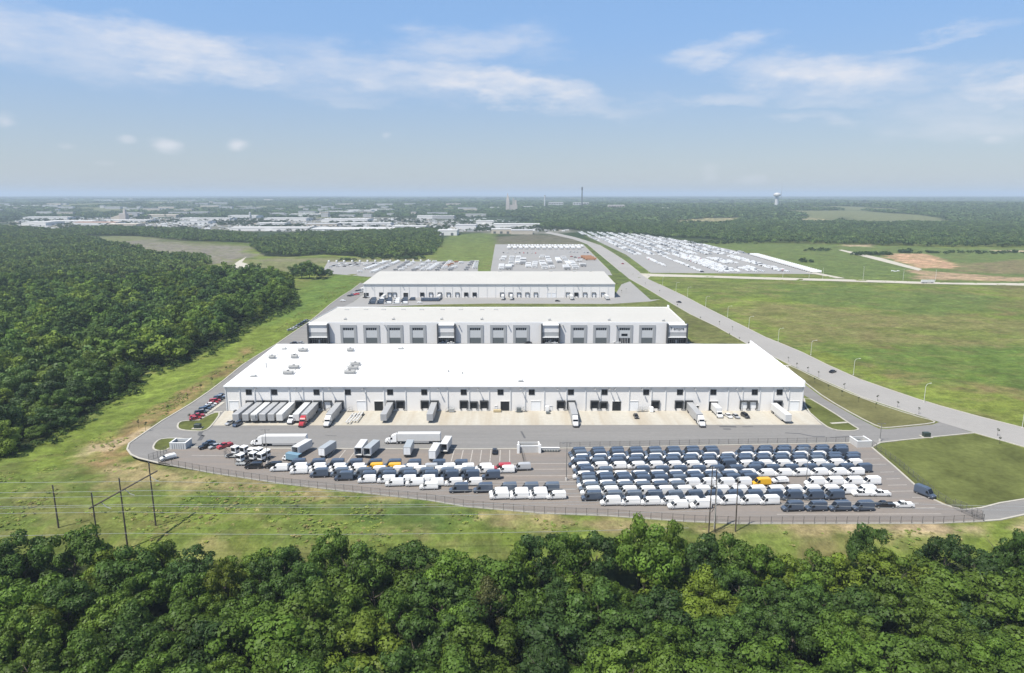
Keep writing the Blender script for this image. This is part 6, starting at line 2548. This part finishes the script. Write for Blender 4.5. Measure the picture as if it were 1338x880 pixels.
def simple_vehicle(name, kind, m_):
    """small far vehicles in one mesh: body, glass band and wheels"""
    m = MB()
    if kind == 'car':
        m.profile([(2.2, .3, .8), (2.25, .7, .82), (1.1, .9, .85), (.5, 1.42, .68), (-1.2, 1.45, .68), (-1.9, .95, .85), (-2.25, .85, .82), (-2.2, .3, .8)], 1)
        m.box(-1.2, .5, -.8, .8, .98, 1.3, mi=1, taper=.04)
        ws, r = (1.35, -1.35), .33
    elif kind == 'van':
        m.profile([(2.9, .4, .95), (2.9, .9, .95), (2.0, 1.3, .97), (1.2, 2.35, .85), (.6, 2.5, .8), (-2.7, 2.5, .8), (-2.9, 2.2, .9), (-2.9, .4, .95)], 1)
        m.box(1.25, 1.95, -.93, .93, 1.4, 2.0, mi=1, taper=.1)
        ws, r = (1.85, -1.85), .36
    elif kind == 'trailer':
        m.bbox(-7.9, 7.9, -1.28, 1.28, 1.1, 4.0, .08)
        m.box(-7.4, 6.8, -.6, .6, .8, 1.1, mi=1)
        ws, r = (-6.6, -5.3, 5.6), .5
    else:
        m.bbox(-4.2, 4.2, -1.25, 1.25, .9, 3.3, .2)
        m.box(-3.2, 3.4, -1.27, 1.27, 2.0, 2.6, mi=1)
        ws, r = (-1.5, -.4, 3.0), .4
    hw = .85 if kind == 'car' else .95 if kind == 'van' else 1.15
    for x in ws:
        for s in (-1, 1):
            m.tube((x, s * hw - .12, r), (x, s * hw + .12, r), r, n=8, mi=2)
    o = m.build(name, [m_, M['glass'] if kind != 'trailer' else M['chassis'], M['tyre']])
    me = o.data
    bpy.data.objects.remove(o)
    return me


SM = {}
for nm, kd, mats_ in (('car', 'car', 'van_white car_silver van_black car_blue van_red van_grey'), ('van', 'van', 'van_white van_grey van_blue van_red van_black'), ('trailer', 'trailer', 'trailer_white trailer_grey orange far_white'), ('camper', 'camper', 'van_white trailer_grey orange')):
    for mm in mats_.split():
        SM[(nm, mm)] = simple_vehicle('parked_' + nm, kd, M[mm])


def far(nm, mm, X, Y, rot, label, group, cat=None, s=1.0):
    o = bpy.data.objects.new('parked_' + ('truck' if nm == 'camper' else nm), SM[(nm, mm)])
    COL.objects.link(o)
    o.location = (X, Y, .08)
    o.rotation_euler = (0, 0, rot)
    if s != 1:
        o.scale = (s, s, s)
    return tag(o, label, cat or ('truck' if nm == 'camper' else nm), group)


# trailer lot behind the farthest warehouse
def lane(p0, p1, n, nm, mm, label, group, jit=.2, rot=None, skip=0.0, s=1.0):
    a, b = Vector(G(*p0)), Vector(G(*p1))
    d = (b - a)
    ang = math.atan2(d.y, d.x) + PI / 2 if rot is None else rot
    for k in range(n):
        if rr_.random() < skip:
            continue
        p = a.lerp(b, k / max(n - 1, 1))
        far(nm, mm if isinstance(mm, str) else rr_.choice(mm), p.x + rr_.uniform(-jit, jit), p.y + rr_.uniform(-jit, jit), ang + rr_.uniform(-.03, .03), label, group, None, s)


TL = 'white trailer parked in the lot behind the farthest warehouse'
for k in range(13):
    x = 664 + k * 7.6
    for j in range(2):
        lane((x + j * 2.0, 325.5), (x + j * 2.3 + 3.0, 329.0 if j else 328.6), 1 if j else 1, 'trailer', 'far_white', 'white trailer in the tight back rank of the trailer lot', 'back rank of the trailer lot', rot=PI / 2 + .05)
    lane((x + 1, 323), (x + 5, 323.4), 2, 'trailer', 'far_white', 'white trailer in the tight back rank of the trailer lot', 'back rank of the trailer lot', rot=PI / 2 + .05)
for (xa, ya, xb, yb, n) in ((655, 353, 655.6, 346.5, 4), (667.5, 349, 669, 337, 7), (676, 346, 677.5, 337, 6), (698, 350.5, 699.5, 344, 4), (721.5, 351.5, 714.5, 336.5, 9), (731, 344, 727.5, 338, 4), (744, 347, 735.5, 337, 7), (690, 350, 690.5, 346, 2), (656, 341, 659, 337, 2), (707, 338, 709, 336, 2)):
    lane((xa, ya), (xb, yb), n * 3, 'camper', ['van_white', 'van_white', 'van_white', 'trailer_grey'], 'white truck standing in the loose files on the open trailer lot', 'loose files on the trailer lot', rot=.08, skip=.3, s=.85)
lane((766, 337.5), (772, 340.5), 3, 'trailer', 'orange', 'orange container trailer at the eastern side of the trailer lot', 'orange trailers on the trailer lot', rot=.1)
lane((747, 336), (757, 338), 3, 'car', ['van_red', 'van_black'], 'dark car parked near the orange trailers of the trailer lot', 'cars on the trailer lot')
lane((658, 331), (700, 331.5), 9, 'car', ['van_black', 'car_silver', 'van_red'], 'car parked below the back rank of the trailer lot', 'cars on the trailer lot', skip=.2)
lane((745, 330), (768, 331), 6, 'car', ['van_black', 'car_silver', 'van_red'], 'car parked below the back rank of the trailer lot', 'cars on the trailer lot', skip=.2)
for (xa, ya, xb, yb, n) in ((683, 346, 683.8, 340, 7), (712, 352, 708, 344, 8), (752, 352, 746, 344, 8), (762, 349, 756, 342, 6), (664, 353, 664.6, 349, 5), (741, 353, 739, 349.5, 4)):
    lane((xa, ya), (xb, yb), n, 'camper', ['van_white', 'van_white', 'trailer_grey'], 'white truck standing in the loose files on the open trailer lot', 'loose files on the trailer lot', rot=.08, skip=.1)
# western lot: slanting files of trailers
for (xa, ya, xb, yb, n, mm) in ((487, 357, 520, 343, 13, 'trailer_white'), (524, 354, 541, 343.5, 8, 'trailer_white'), (540, 354.5, 555, 344.5, 8, 'trailer_grey'), (560, 354, 575, 344, 8, 'trailer_white'), (580, 352, 588, 342.5, 6, 'trailer_white'), (583, 349, 596, 343.5, 3, 'orange'), (593, 351, 603, 344, 5, 'trailer_white'), (470, 356, 505, 343, 12, 'trailer_white'), (515, 355, 533, 343, 8, 'trailer_grey'), (552, 354, 568, 343, 7, 'trailer_white'), (571, 354, 583, 343, 7, 'trailer_grey'), (588, 354, 590, 352, 2, 'trailer_grey'), (609, 353.5, 617, 343, 6, 'trailer_grey'), (500, 352, 512, 345, 5, 'trailer_grey'), (620, 353, 623, 343, 5, 'trailer_white'), (545, 352, 560, 342.5, 7, 'trailer_white')):
    lab = ('orange truck in the slanting files of the western lot' if mm == 'orange' else 'pale truck in the slanting files of the western lot')
    lane((xa, ya), (xb, yb), int(n * 1.7), 'camper', {'trailer_white': 'van_white'}.get(mm, mm), lab, 'files of trucks on the western lot', rot=.25, skip=.3, s=.72)
for k in range(7):
    lane((432 + k * 9, 349.5 - k * .3), (446 + k * 9, 344.5), 5, 'car', ['van_white', 'car_silver', 'van_white', 'van_black', 'van_grey'], 'pale car or pickup parked on the western lot beyond the tree clump', 'cars on the western lot', skip=.15)
lane((430, 342.9), (560, 341.8), 14, 'van', ['van_white'], 'white van in the line along the back of the western lot', 'vans along the back of the western lot', rot=PI / 2)
# cars by the farthest warehouse
for k in range(4):
    lane((456 + k * 5.5, 387.5 - k * 3.2), (470 + k * 3.4, 384.5 - k * 2.7), 5, 'car', ['van_black', 'car_silver', 'van_red', 'car_blue', 'van_grey', 'van_white'], 'car parked in the crowded corner beside the farthest warehouse', 'cars beside the farthest warehouse', skip=.1)
lane((477, 389.8), (492, 387.5), 6, 'car', ['van_white', 'car_silver', 'van_black'], 'car parked against the front of the farthest warehouse', 'cars at the farthest warehouse')
lane((542, 387.6), (548, 386.5), 2, 'car', ['van_grey'], 'grey car parked by the farthest warehouse docks', 'cars at the farthest warehouse')
for i, (px, py, mm, lab) in enumerate(((756.5, 388.5, 'van_red', 'tiny red truck before the docks of the farthest warehouse'), (728.5, 394.3, 'van_black', 'dark car on the yard below the farthest warehouse'), (548.5, 396.5, 'van_white', 'white car by the end of the far blue van row'), (448, 394, 'van_white', 'white car by the corner of the middle warehouse roof'))):
    X, Y = G(px, py)
    far('van' if i == 0 else 'car', mm, X, Y, PI / 2 if i == 0 else 0, lab, None)
for i, px in enumerate((503.5, 575, 657, 668, 745.5, 791)):
    X = W(px, 381, YC)[0]
    far('trailer', 'trailer_white', X, YC - 8.8, PI / 2, f'white trailer docked at the farthest warehouse, {ORD[i]} from the west', 'trailers at the farthest warehouse', s=.9)

# eastern lots: files of pale vehicles
rows_e = []
cand = []
wA, wB = gp(LOT_EAST_A), gp(LOT_EAST_B)
d0 = (Vector(G(850, 356)) - Vector(G(757, 305))).normalized()
nrm = Vector((-d0.y, d0.x))
o0 = Vector(G(850, 356))
XA, YA_ = [], []
for a_ in np.arange(2.5, 420, 7.4):
    for t_ in np.arange(0, 1700, 3.3):
        p = o0 - d0 * t_ + nrm * a_
        cand.append((p.x, p.y, a_))
ca = np.array(cand)
inA = pip(wA, ca[:, 0], ca[:, 1]) & (edge_dist(wA, ca[:, 0], ca[:, 1]) > 3)
inB = pip(wB, ca[:, 0], ca[:, 1]) & (edge_dist(wB, ca[:, 0], ca[:, 1]) > 4)
fmask = fbm(ca[:, 0] / 60, ca[:, 1] / 60, 13, 2)
lst = []
for (x, y, a_), A_, B_, f_ in zip(cand, inA, inB, fmask):
    row = int(a_ / 7.4)
    if A_ and (row % 3 != 2) and rr_.random() < .80:
        lst.append((y, x, 'A'))
    elif B_:
        pxx, pyy = proj(x, y, 0)
        q = (pxx - 845) / 4.4 - (pyy - 357) * -.55
        # files crossing the annex
        dense = row in (8, 11, 12, 13, 14) or (row in (16, 17, 18) and f_ > .42) or (row in (4, 21, 22) and f_ > .5)
        if dense and rr_.random() < .93:
            lst.append((y, x, 'B'))
lst.sort()
angE = math.atan2(nrm.y, nrm.x)
n_ind = 0
mass = []
kinds_w = [('car', 'van_white'), ('van', 'van_white'), ('car', 'van_white'), ('van', 'van_white'), ('car', 'car_silver'), ('car', 'van_white'), ('car', 'van_black'), ('van', 'van_grey'), ('car', 'car_blue'), ('car', 'van_black')]
for (y, x, L_) in lst:
    nm, mm = rr_.choice(kinds_w if L_ == 'A' else kinds_w[:7])
    if L_ == 'B':
        if rr_.random() < .015:
            nm, mm = 'car', 'van_red'
        far(nm, mm, x, y, angE + rr_.uniform(-.05, .05), 'pale vehicle parked in the long slanting files of the near part of the eastern lot', 'files on the near eastern lot', 'parked vehicle') if n_ind < 290 else mass.append((nm, mm, x, y))
        n_ind += 1
    elif n_ind < 290:
        far(nm, mm, x, y, angE + rr_.uniform(-.05, .05), 'pale vehicle parked at the front of the crowded eastern lot', 'front of the crowded eastern lot', 'parked vehicle')
        n_ind += 1
    else:
        mass.append((nm, mm, x, y))
print('east lot', len(lst), n_ind)
mm_names = ['van_white', 'van_grey', 'van_black', 'car_silver', 'car_blue', 'van_red', 'glass', 'tyre', 'trailer_grey']
MV, MF, MI = [], [], []
off = 0
for (nm, mm, x, y) in mass:
    me = SM[(nm, mm)]
    key = (nm, mm)
    if key not in LEAFS:
        co = np.zeros(len(me.vertices) * 3)
        me.vertices.foreach_get('co', co)
        LEAFS[key] = (co.reshape(-1, 3), [tuple(p.vertices) for p in me.polygons if p.material_index < 2], [0 if p.material_index == 0 else 1 for p in me.polygons if p.material_index < 2])
    co, fs, mi = LEAFS[key]
    a = angE + rr_.uniform(-.05, .05)
    ca_, sa_ = math.cos(a), math.sin(a)
    v = np.stack([co[:, 0] * ca_ - co[:, 1] * sa_ + x, co[:, 0] * sa_ + co[:, 1] * ca_ + y, co[:, 2] + .08], -1)
    MV.append(v)
    MF += [tuple(i + off for i in f) for f in fs]
    k0 = mm_names.index(mm) if mm in mm_names else 0
    MI += [k0 if q == 0 else 6 for q in mi]
    off += len(v)
if MV:
    mb = MB()
    mb.v = [tuple(p) for p in np.concatenate(MV)]
    mb.f, mb.m = MF, MI
    o = mb.build('parked_vehicles', [M[n] for n in mm_names])
    tag(o, 'glittering mass of pale parked vehicles filling the back of the eastern lot', 'parked vehicles', None, 'stuff')
# line of white trailers along the eastern fence
a, b = Vector(G(987, 334)), Vector(G(1068, 357))
n = 34
for k in range(n):
    p = a.lerp(b, k / (n - 1))
    far('trailer', 'far_white', p.x - 2, p.y, math.atan2((b - a).y, (b - a).x) + PI / 2 - .2, 'white trailer in the long line along the eastern fence of the lots', 'line of trailers along the eastern fence', s=.8)
for i, (px, py) in enumerate(((1212, 370.4), (1170, 355.5), (1166.5, 355), (1174, 355))):
    X, Y = G(px, py)
    far('trailer' if i == 0 else 'car', 'trailer_white' if i == 0 else 'van_white', X, Y, 0.02, ['white truck on the pale access road by the bare soil', 'middle white car parked on the grass short of the bare soil', 'western white car parked on the grass short of the bare soil', 'eastern white car parked on the grass short of the bare soil'][i], None, s=.85)
X, Y = G(1207.5, 370.3)
far('van', 'van_grey', X, Y, PI, 'grey van just ahead of the white truck on the access road', None)
for i, (px, h) in enumerate(((1130, 14), (1182.5, 12), (1225, 12), (1077, 12), (1024.5, 9), (1059, 9))):
    X, Y = G(px, 365.5 + (px - 1077) * .02)
    t = thing('lamp_post', 'slim pale lamp post, ' + ORD[i] + ' of the few beside the access road', 'lamp post', (X, Y + 4, 0))
    MB().tube((0, 0, 0), (0, 0, h), .16, .1, n=6).build('pole', M['lamp_white'], t)
    MB().box(-.9, .4, -.15, .15, h, h + .15).build('lamp_head', M['lamp_white'], t)

# ------------------------------------------------------------------ far sheds and towers
def shed(px0, px1, py, h, depth, m_w, m_r, label, doors=0, name='industrial_shed', cat='industrial building', win=0):
    x0, y0, z0 = GT(px0, py)
    x1, y1, z1 = GT(px1, py)
    Lw = x1 - x0
    t = thing(name, label, cat, ((x0 + x1) / 2, y0, min(z0, z1) - .3))
    MB().box(-Lw / 2, Lw / 2, 0, depth, 0, h).build('wall', m_w, t)
    m = MB()
    m.add([(-Lw / 2 - .4, -.4, h), (Lw / 2 + .4, -.4, h), (Lw / 2 + .4, depth + .4, h), (-Lw / 2 - .4, depth + .4, h),
           (-Lw / 2 - .4, -.4, h + .5), (Lw / 2 + .4, -.4, h + .5), (Lw / 2 + .4, depth / 2, h + 1.8), (-Lw / 2 - .4, depth / 2, h + 1.8), (Lw / 2 + .4, depth + .4, h + .5), (-Lw / 2 - .4, depth + .4, h + .5)],
          [(0, 1, 5, 4), (4, 5, 6, 7), (7, 6, 8, 9), (1, 2, 8, 6, 5), (3, 0, 4, 7, 9), (2, 3, 9, 8)])
    m.build('roof', m_r, t)
    for k in range(doors):
        xm = -Lw / 2 + Lw * (k + .5) / doors
        wd = min(Lw / doors * .28, 3)
        MB().box(xm - wd, xm + wd, -.08, -.003, .2, h * .55).build('door', M['door_dark'], t)
    if win:
        m = MB()
        for k in range(win):
            xm = -Lw / 2 + Lw * (k + .5) / win
            m.box(xm - Lw / win * .3, xm + Lw / win * .3, -.06, -.002, h * .6, h * .82)
        m.build('window', M['glass'], t)
    return t


P_ = M
sheds = [
    (572, 597, 308, 11, 60, 'wall_pale', 'farroof', 2, 'white shed at the top of the green mound'),
    (595, 622, 300.5, 12, 70, 'wall_grey', 'fargrey', 0, 'grey shed behind the white one on the mound'),
    (512, 556, 300, 8, 60, 'wall_pale', 'farroof', 8, 'white shed with a row of dark doors behind the copse'),
    (405, 512, 304, 8, 110, 'wall_grey', 'farroof', 0, 'very long pale roofed shed behind the copse'),
    (300, 404, 302, 8, 70, 'wall_pale', 'farroof', 4, 'long pale shed behind the tree belt'),
    (420, 480, 290.5, 9, 100, 'wall_pale', 'farroof', 0, 'pale shed in the second rank west of the grey roofed pair'),
    (545, 565, 286.5, 12, 70, 'wall_pale', 'farroof', 0, 'white end of the pair of wide sheds before the woods'),
    (565, 593, 286.5, 11, 70, 'fargrey', 'fargrey', 0, 'grey end of the pair of wide sheds before the woods'),
    (642, 668, 305.5, 10, 50, 'tan', 'farroof', 3, 'tan low building beside the dark field'),
    (668, 696, 306.5, 9, 60, 'tan', 'fargrey', 0, 'grey roofed building at the edge of the dark field'),
    (645, 706, 297, 8, 70, 'wall_pale', 'farroof', 0, 'long white roofed shed behind the tan building'),
    (622, 645, 293.5, 10, 60, 'wall_pale', 'farroof', 0, 'white shed right of the wide pair of sheds'),
    (30, 88, 287, 8, 80, 'wall_pale', 'farroof', 3, 'white shed at the western end of the far estate'),
    (28, 60, 295, 9, 90, 'wall_pale', 'farroof', 0, 'broad white shed before the western end of the estate'),
    (60, 120, 292.5, 8, 80, 'wall_pale', 'farroof', 0, 'long low white shed in the western estate'),
    (96, 150, 295, 9, 60, 'wall_grey', 'brickred', 0, 'red roofed shed in the western estate'),
    (140, 178, 298, 10, 50, 'tan', 'tan', 0, 'tan shed in the western estate before the quarry tower'),
    (130, 192, 291, 7, 80, 'wall_pale', 'farroof', 2, 'long pale shed below the pale tower'),
    (192, 230, 284, 9, 70, 'tan', 'tan', 0, 'tan building on the rise behind the western estate'),
    (232, 272, 293, 8, 60, 'wall_grey', 'fargrey', 6, 'low grey shed with several doors mid estate'),
    (298, 335, 285, 9, 80, 'wall_pale', 'farroof', 0, 'white shed behind the estate, left of the church like spire'),
    (345, 400, 289, 9, 90, 'wall_pale', 'farroof', 0, 'wide white shed in the middle of the far estate'),
    (378, 424, 283, 9, 90, 'wall_pale', 'farroof', 0, 'pale shed on the skyline side of the estate'),
    (425, 460, 279, 9, 90, 'wall_pale', 'farroof', 0, 'small pale shed high up among the far trees'),
    (455, 485, 277.5, 9, 90, 'wall_pale', 'farroof', 0, 'white shed at the foot of the wooded hill'),
    (484, 512, 276, 9, 90, 'wall_pale', 'farroof', 0, 'distant white shed left of the wooded hill'),
    (400, 440, 296, 7, 60, 'tan', 'fargrey', 5, 'row of small units in the middle of the estate'),
    (440, 510, 295, 7, 60, 'wall_grey', 'farroof', 6, 'low pale units before the grey roofed pair'),
    (335, 372, 295, 7, 60, 'wall_grey', 'farroof', 5, 'low pale units near the centre of the estate'),
    (235, 300, 288.5, 8, 70, 'wall_pale', 'farroof', 0, 'pale sheds beyond the meadow in mid estate'),
]
for (a, b, y, h, dp, mw, mr, dr, lab) in sheds:
    shed(a, b, y, h, dp, M[mw], M[mr], lab, dr)
far_b = [(10, 54, 270.5, 8, 'white far building in the haze at the western edge', 'tank'), (120, 150, 263, 12, 'farthest white building west under the horizon', 'tank'), (168, 176, 261.5, 12, 'tiny bright building under the horizon', 'tank'), (152, 166, 263, 10, 'small pale building in the hazy west', 'tank'), (200, 236, 264, 12, 'pale group of buildings in the hazy distance', 'tan'), (66, 80, 268, 8, 'small pale shed in the hazy west', 'tank'), (865, 876, 274, 7, 'flat white roof among the distant woods', 'tank'), (684, 697, 272.5, 9, 'small white building right of the ruined tower', 'tank'), (640, 652, 273.5, 9, 'small white building left of the ruined tower', 'tank'), (1080, 1094, 259.5, 8, 'tiny white building far in the eastern woods', 'tank'), (345, 356, 262.5, 14, 'far pale block under the western horizon', 'tan')]
for (a, b, y, h, lab, mm) in far_b:
    shed(a, b, y, h, 40, M[mm], M['farroof'], lab)
# block of flats by the chimney and the pale complex
for (a, b, y, h, lab) in ((717, 737, 269.8, 22, 'white and brown block left of the tall chimney'), (749, 771, 269.8, 20, 'white block at the foot of the tall chimney'), (795, 817, 273, 16, 'brown and white buildings right of the tall chimney')):
    shed(a, b, y, h, 30, M['pinkstone'] if h < 18 else M['tank'], M['farroof'], lab, 0, 'apartment_block', 'apartment block', 6)


def tower_at(px, pbase, Y):
    x = (px - 669) / FPX / ray(px, pbase)[1] * Y
    return x, Y, float(terrain(x, Y))


def z_at(py, Y):
    return W(669, py, Y)[1]


Y = 3900
x, y, zg = tower_at(760.3, 266, Y)
t = thing('chimney', 'tall slim dark chimney standing on the horizon', 'chimney', (x, y, zg - 2))
zt = z_at(244.5, Y) - zg + 2
m = MB().tube((0, 0, 0), (0, 0, zt), 4.6, 2.8, n=12)
m.build('shaft', M['door_dark'], t)
MB().tube((0, 0, zt - 16), (0, 0, zt - 3), 4.6, 4.2, n=12).build('collar', M['dark_metal'], t)
x, y, zg = tower_at(711.8, 268, Y)
t = thing('chimney', 'short pale chimney left of the white block', 'chimney', (x, y, zg - 2))
zt = z_at(255.3, Y) - zg + 2
MB().tube((0, 0, 0), (0, 0, zt), 4.2, 3.6, n=12).build('shaft', M['tank'], t)
MB().tube((0, 0, zt - 3), (0, 0, zt), 4.0, 4.0, n=12).build('collar', M['galv'], t)
# water tower
Y = 3800
x, y, zg = tower_at(1014.5, 267, Y)
t = thing('water_tower', 'white water tower on the eastern skyline', 'water tower', (x, y, zg - 2))
zt, zb_ = z_at(252.6, Y) - zg + 2, z_at(257, Y) - zg + 2
m = MB()
m.tube((0, 0, 0), (0, 0, zb_), 11, 8.0, n=14)
m.build('column', M['tank'], t)
m = MB()
prof = [(10, zb_), (19, zb_ + (zt - zb_) * .22), (20, zb_ + (zt - zb_) * .6), (13, zt), (2, zt + 3)]
for (r0, z0), (r1, z1) in zip(prof[:-1], prof[1:]):
    m.tube((0, 0, z0), (0, 0, z1), r0, r1, n=18, cap=True)
m.build('tank', M['tank'], t)
for i, (px, pb, ptp, Yd, r, lab) in enumerate(((1020.5, 262, 240.5, 3900, .9, 'thin radio mast rising beside the water tower'), (960.5, 270, 257, 3500, 1.0, 'thin pale mast left of the water tower'), (145, 290, 281, 2300, .9, 'thin pale mast in the western estate'), (835.5, 276, 265, 3300, 1.2, 'pale slim tower above the eastern woods'))):
    x, y, zg = tower_at(px, pb, Yd)
    t = thing('radio_mast', lab, 'mast', (x, y, zg - 1))
    zt = z_at(ptp, Yd) - zg + 1
    m = MB()
    for a in range(3):
        an = a * 2.094
        m.tube((math.cos(an) * r * 1.6, math.sin(an) * r * 1.6, 0), (math.cos(an) * r * .5, math.sin(an) * r * .5, zt), .3, .2, n=4)
    for k in range(1, 14):
        z_ = zt * k / 14
        rr2 = r * (1.6 - 1.1 * k / 14)
        for a in range(3):
            a0, a1 = a * 2.094, (a + 1) * 2.094
            m.tube((math.cos(a0) * rr2, math.sin(a0) * rr2, z_), (math.cos(a1) * rr2, math.sin(a1) * rr2, z_ + zt / 28), .12, n=4)
    m.build('lattice', M['galv'], t)
    MB().tube((0, 0, zt), (0, 0, zt + 4), .15, n=4).build('antenna', M['galv'], t)
# the stone tower block with stepped top
Y = 3300
x, y, zg = tower_at(665.5, 274, Y)
t = thing('stone_tower', 'pinkish stepped tower building on the horizon like a cement works', 'tower', (x, y, zg - 2))
zz = lambda p: z_at(p, Y) - zg + 2
kx = Y / FPX / cPh
m = MB()
m.box(-4.5 * kx, .5 * kx, 0, 24, 0, zz(262), taper=2)
m.box(-3.8 * kx, -.3 * kx, 4, 20, zz(262), zz(257), taper=2)
m.box(-2.9 * kx, -1.2 * kx, 8, 16, zz(257), zz(252.5), taper=2.5)
m.build('main_tower', M['pinkstone'], t)
m = MB()
m.box(.6 * kx, 10 * kx, 4, 26, 0, zz(268))
m.box(4 * kx, 5.6 * kx, 6, 14, zz(268), zz(259), taper=.8)
m.box(6.2 * kx, 9.2 * kx, 6, 14, zz(268), zz(261.5), taper=.8)
m.build('wing', M['pinkstone'], t)
# quarry tower in the west
Y = 2500
x, y, zg = tower_at(160, 286, Y)
t = thing('quarry_tower', 'tan stepped tower above the western estate', 'tower', (x, y, zg - 1))
kx = Y / FPX / cPh
zz = lambda p: z_at(p, Y) - zg + 1
m = MB()
m.box(-4 * kx, 4 * kx, 0, 22, 0, zz(279.5))
m.box(.5 * kx, 3.2 * kx, 4, 16, zz(279.5), zz(274), taper=.6)
m.build('main_tower', M['pinkstone'], t)
MB().add([(-16 * kx, 6, zz(284.5)), (-4 * kx, 6, zz(281)), (-4 * kx, 12, zz(281)), (-16 * kx, 12, zz(284.5)), (-16 * kx, 6, 0), (-4 * kx, 6, 0), (-4 * kx, 12, 0), (-16 * kx, 12, 0)], [(0, 1, 2, 3), (4, 5, 1, 0), (7, 6, 2, 3), (4, 0, 3, 7)]).build('conveyor', M['tan'], t)
x, y, zg = GT(327, 285)
t = thing('silo', 'slim white silo in the middle of the far estate', 'silo', (x, y, zg))
MB().tube((0, 0, 0), (0, 0, 20), 4, n=12).build('shaft', M['tank'], t)
MB().tube((0, 0, 20), (0, 0, 24), 4, .4, n=12).build('cap', M['galv'], t)
# speckle of parked cars and yards in the estate
mb = MB()
re = random.Random(44)
es = []
for k in range(2600):
    px, py = re.uniform(20, 740), re.uniform(285, 303)
    if px < 330 and py > 300:
        continue
    X, Y = G(px, py)
    es.append((px, py, X, Y))
    w_ = re.uniform(1.0, 3.0)
    l_ = re.uniform(2, 9) if re.random() < .5 else 2.3
    h_ = re.uniform(1.4, 3.8)
    mb.box(X - l_, X + l_, Y - w_, Y + w_, 0, h_, mi=re.choice((0, 0, 0, 0, 1, 1, 2, 2, 3, 4, 4, 4, 4, 1)))
o = mb.build('parked_vehicles', [M[n] for n in ('van_white', 'trailer_grey', 'van_black', 'tan', 'farroof', 'orange')])
tag(o, 'specks of parked lorries and stored goods filling the yards of the far estate', 'parked vehicles', None, 'stuff')
mb = MB()
for k in range(170):
    px, py = re.uniform(-20, 640), re.uniform(259.5, 284)
    if vnoise(px / 60, py / 4, 9) < .5 or (px > 330 and py < 268):
        continue
    X, Y, Z = GT(px, py)
    w_, l_, h_ = re.uniform(6, 18), re.uniform(7, 42) * (Y / 4000 + .3), re.uniform(6, 16)
    mb.box(X - l_, X + l_, Y - w_, Y + w_, Z - 2, Z + h_, mi=re.choice((0, 3, 1, 2)))
    mb.box(X - l_ - .5, X + l_ + .5, Y - w_ - .5, Y + w_ + .5, Z + h_, Z + h_ + 1.2, mi=re.choice((1, 3, 3)))
o = mb.build('distant_town', [M[n] for n in ('tank', 'farroof', 'tan', 'fargrey')])
tag(o, 'pale specks of the distant town dissolving in the haze under the western horizon', 'town', None, 'stuff')
rb = np.random.default_rng(50)
items = []
for k in range(3600):
    px, py = rb.uniform(-20, 760), rb.uniform(284, 303)
    if vnoise(px / 30, py / 3, 5) < .45:
        continue
    X, Y = G(px, py)
    items.append((X, Y, rb.uniform(5, 10), rb.uniform(4, 8)))
forest('street_trees', items, LOQ, [(.042, .07, .026), (.05, .08, .03)], 'small dark trees dotted between the sheds of the far estate', 51, 'trees')

# ------------------------------------------------------------------ the air
hz = MB()
hz.box(-62000, 62000, -900, 64000, -14, 185)
ho = hz.build('haze', [])
ho.data.materials.clear()
hm = bpy.data.materials.new('haze')
hm.use_nodes = True
hm.node_tree.nodes.clear()
hout = hm.node_tree.nodes.new('ShaderNodeOutputMaterial')
pv = hm.node_tree.nodes.new('ShaderNodeVolumePrincipled')
pv.inputs['Color'].default_value = HAZE_COL
pv.inputs['Density'].default_value = HAZE_D
pv.inputs['Anisotropy'].default_value = 0.0
hm.node_tree.links.new(pv.outputs[0], hout.inputs['Volume'])
ho.data.materials.append(hm)
tag(ho, kind='stuff')

# prototypes that were never placed
for o in list(bpy.data.objects):
    if o.type == 'EMPTY' and o.parent is None and o.get('label') is None and o.location.length < .01:
        for ch in [c for c in bpy.data.objects if c.parent == o]:
            bpy.data.objects.remove(ch)
        bpy.data.objects.remove(o)
for o in USED:
    if 'used' in o:
        del o['used']
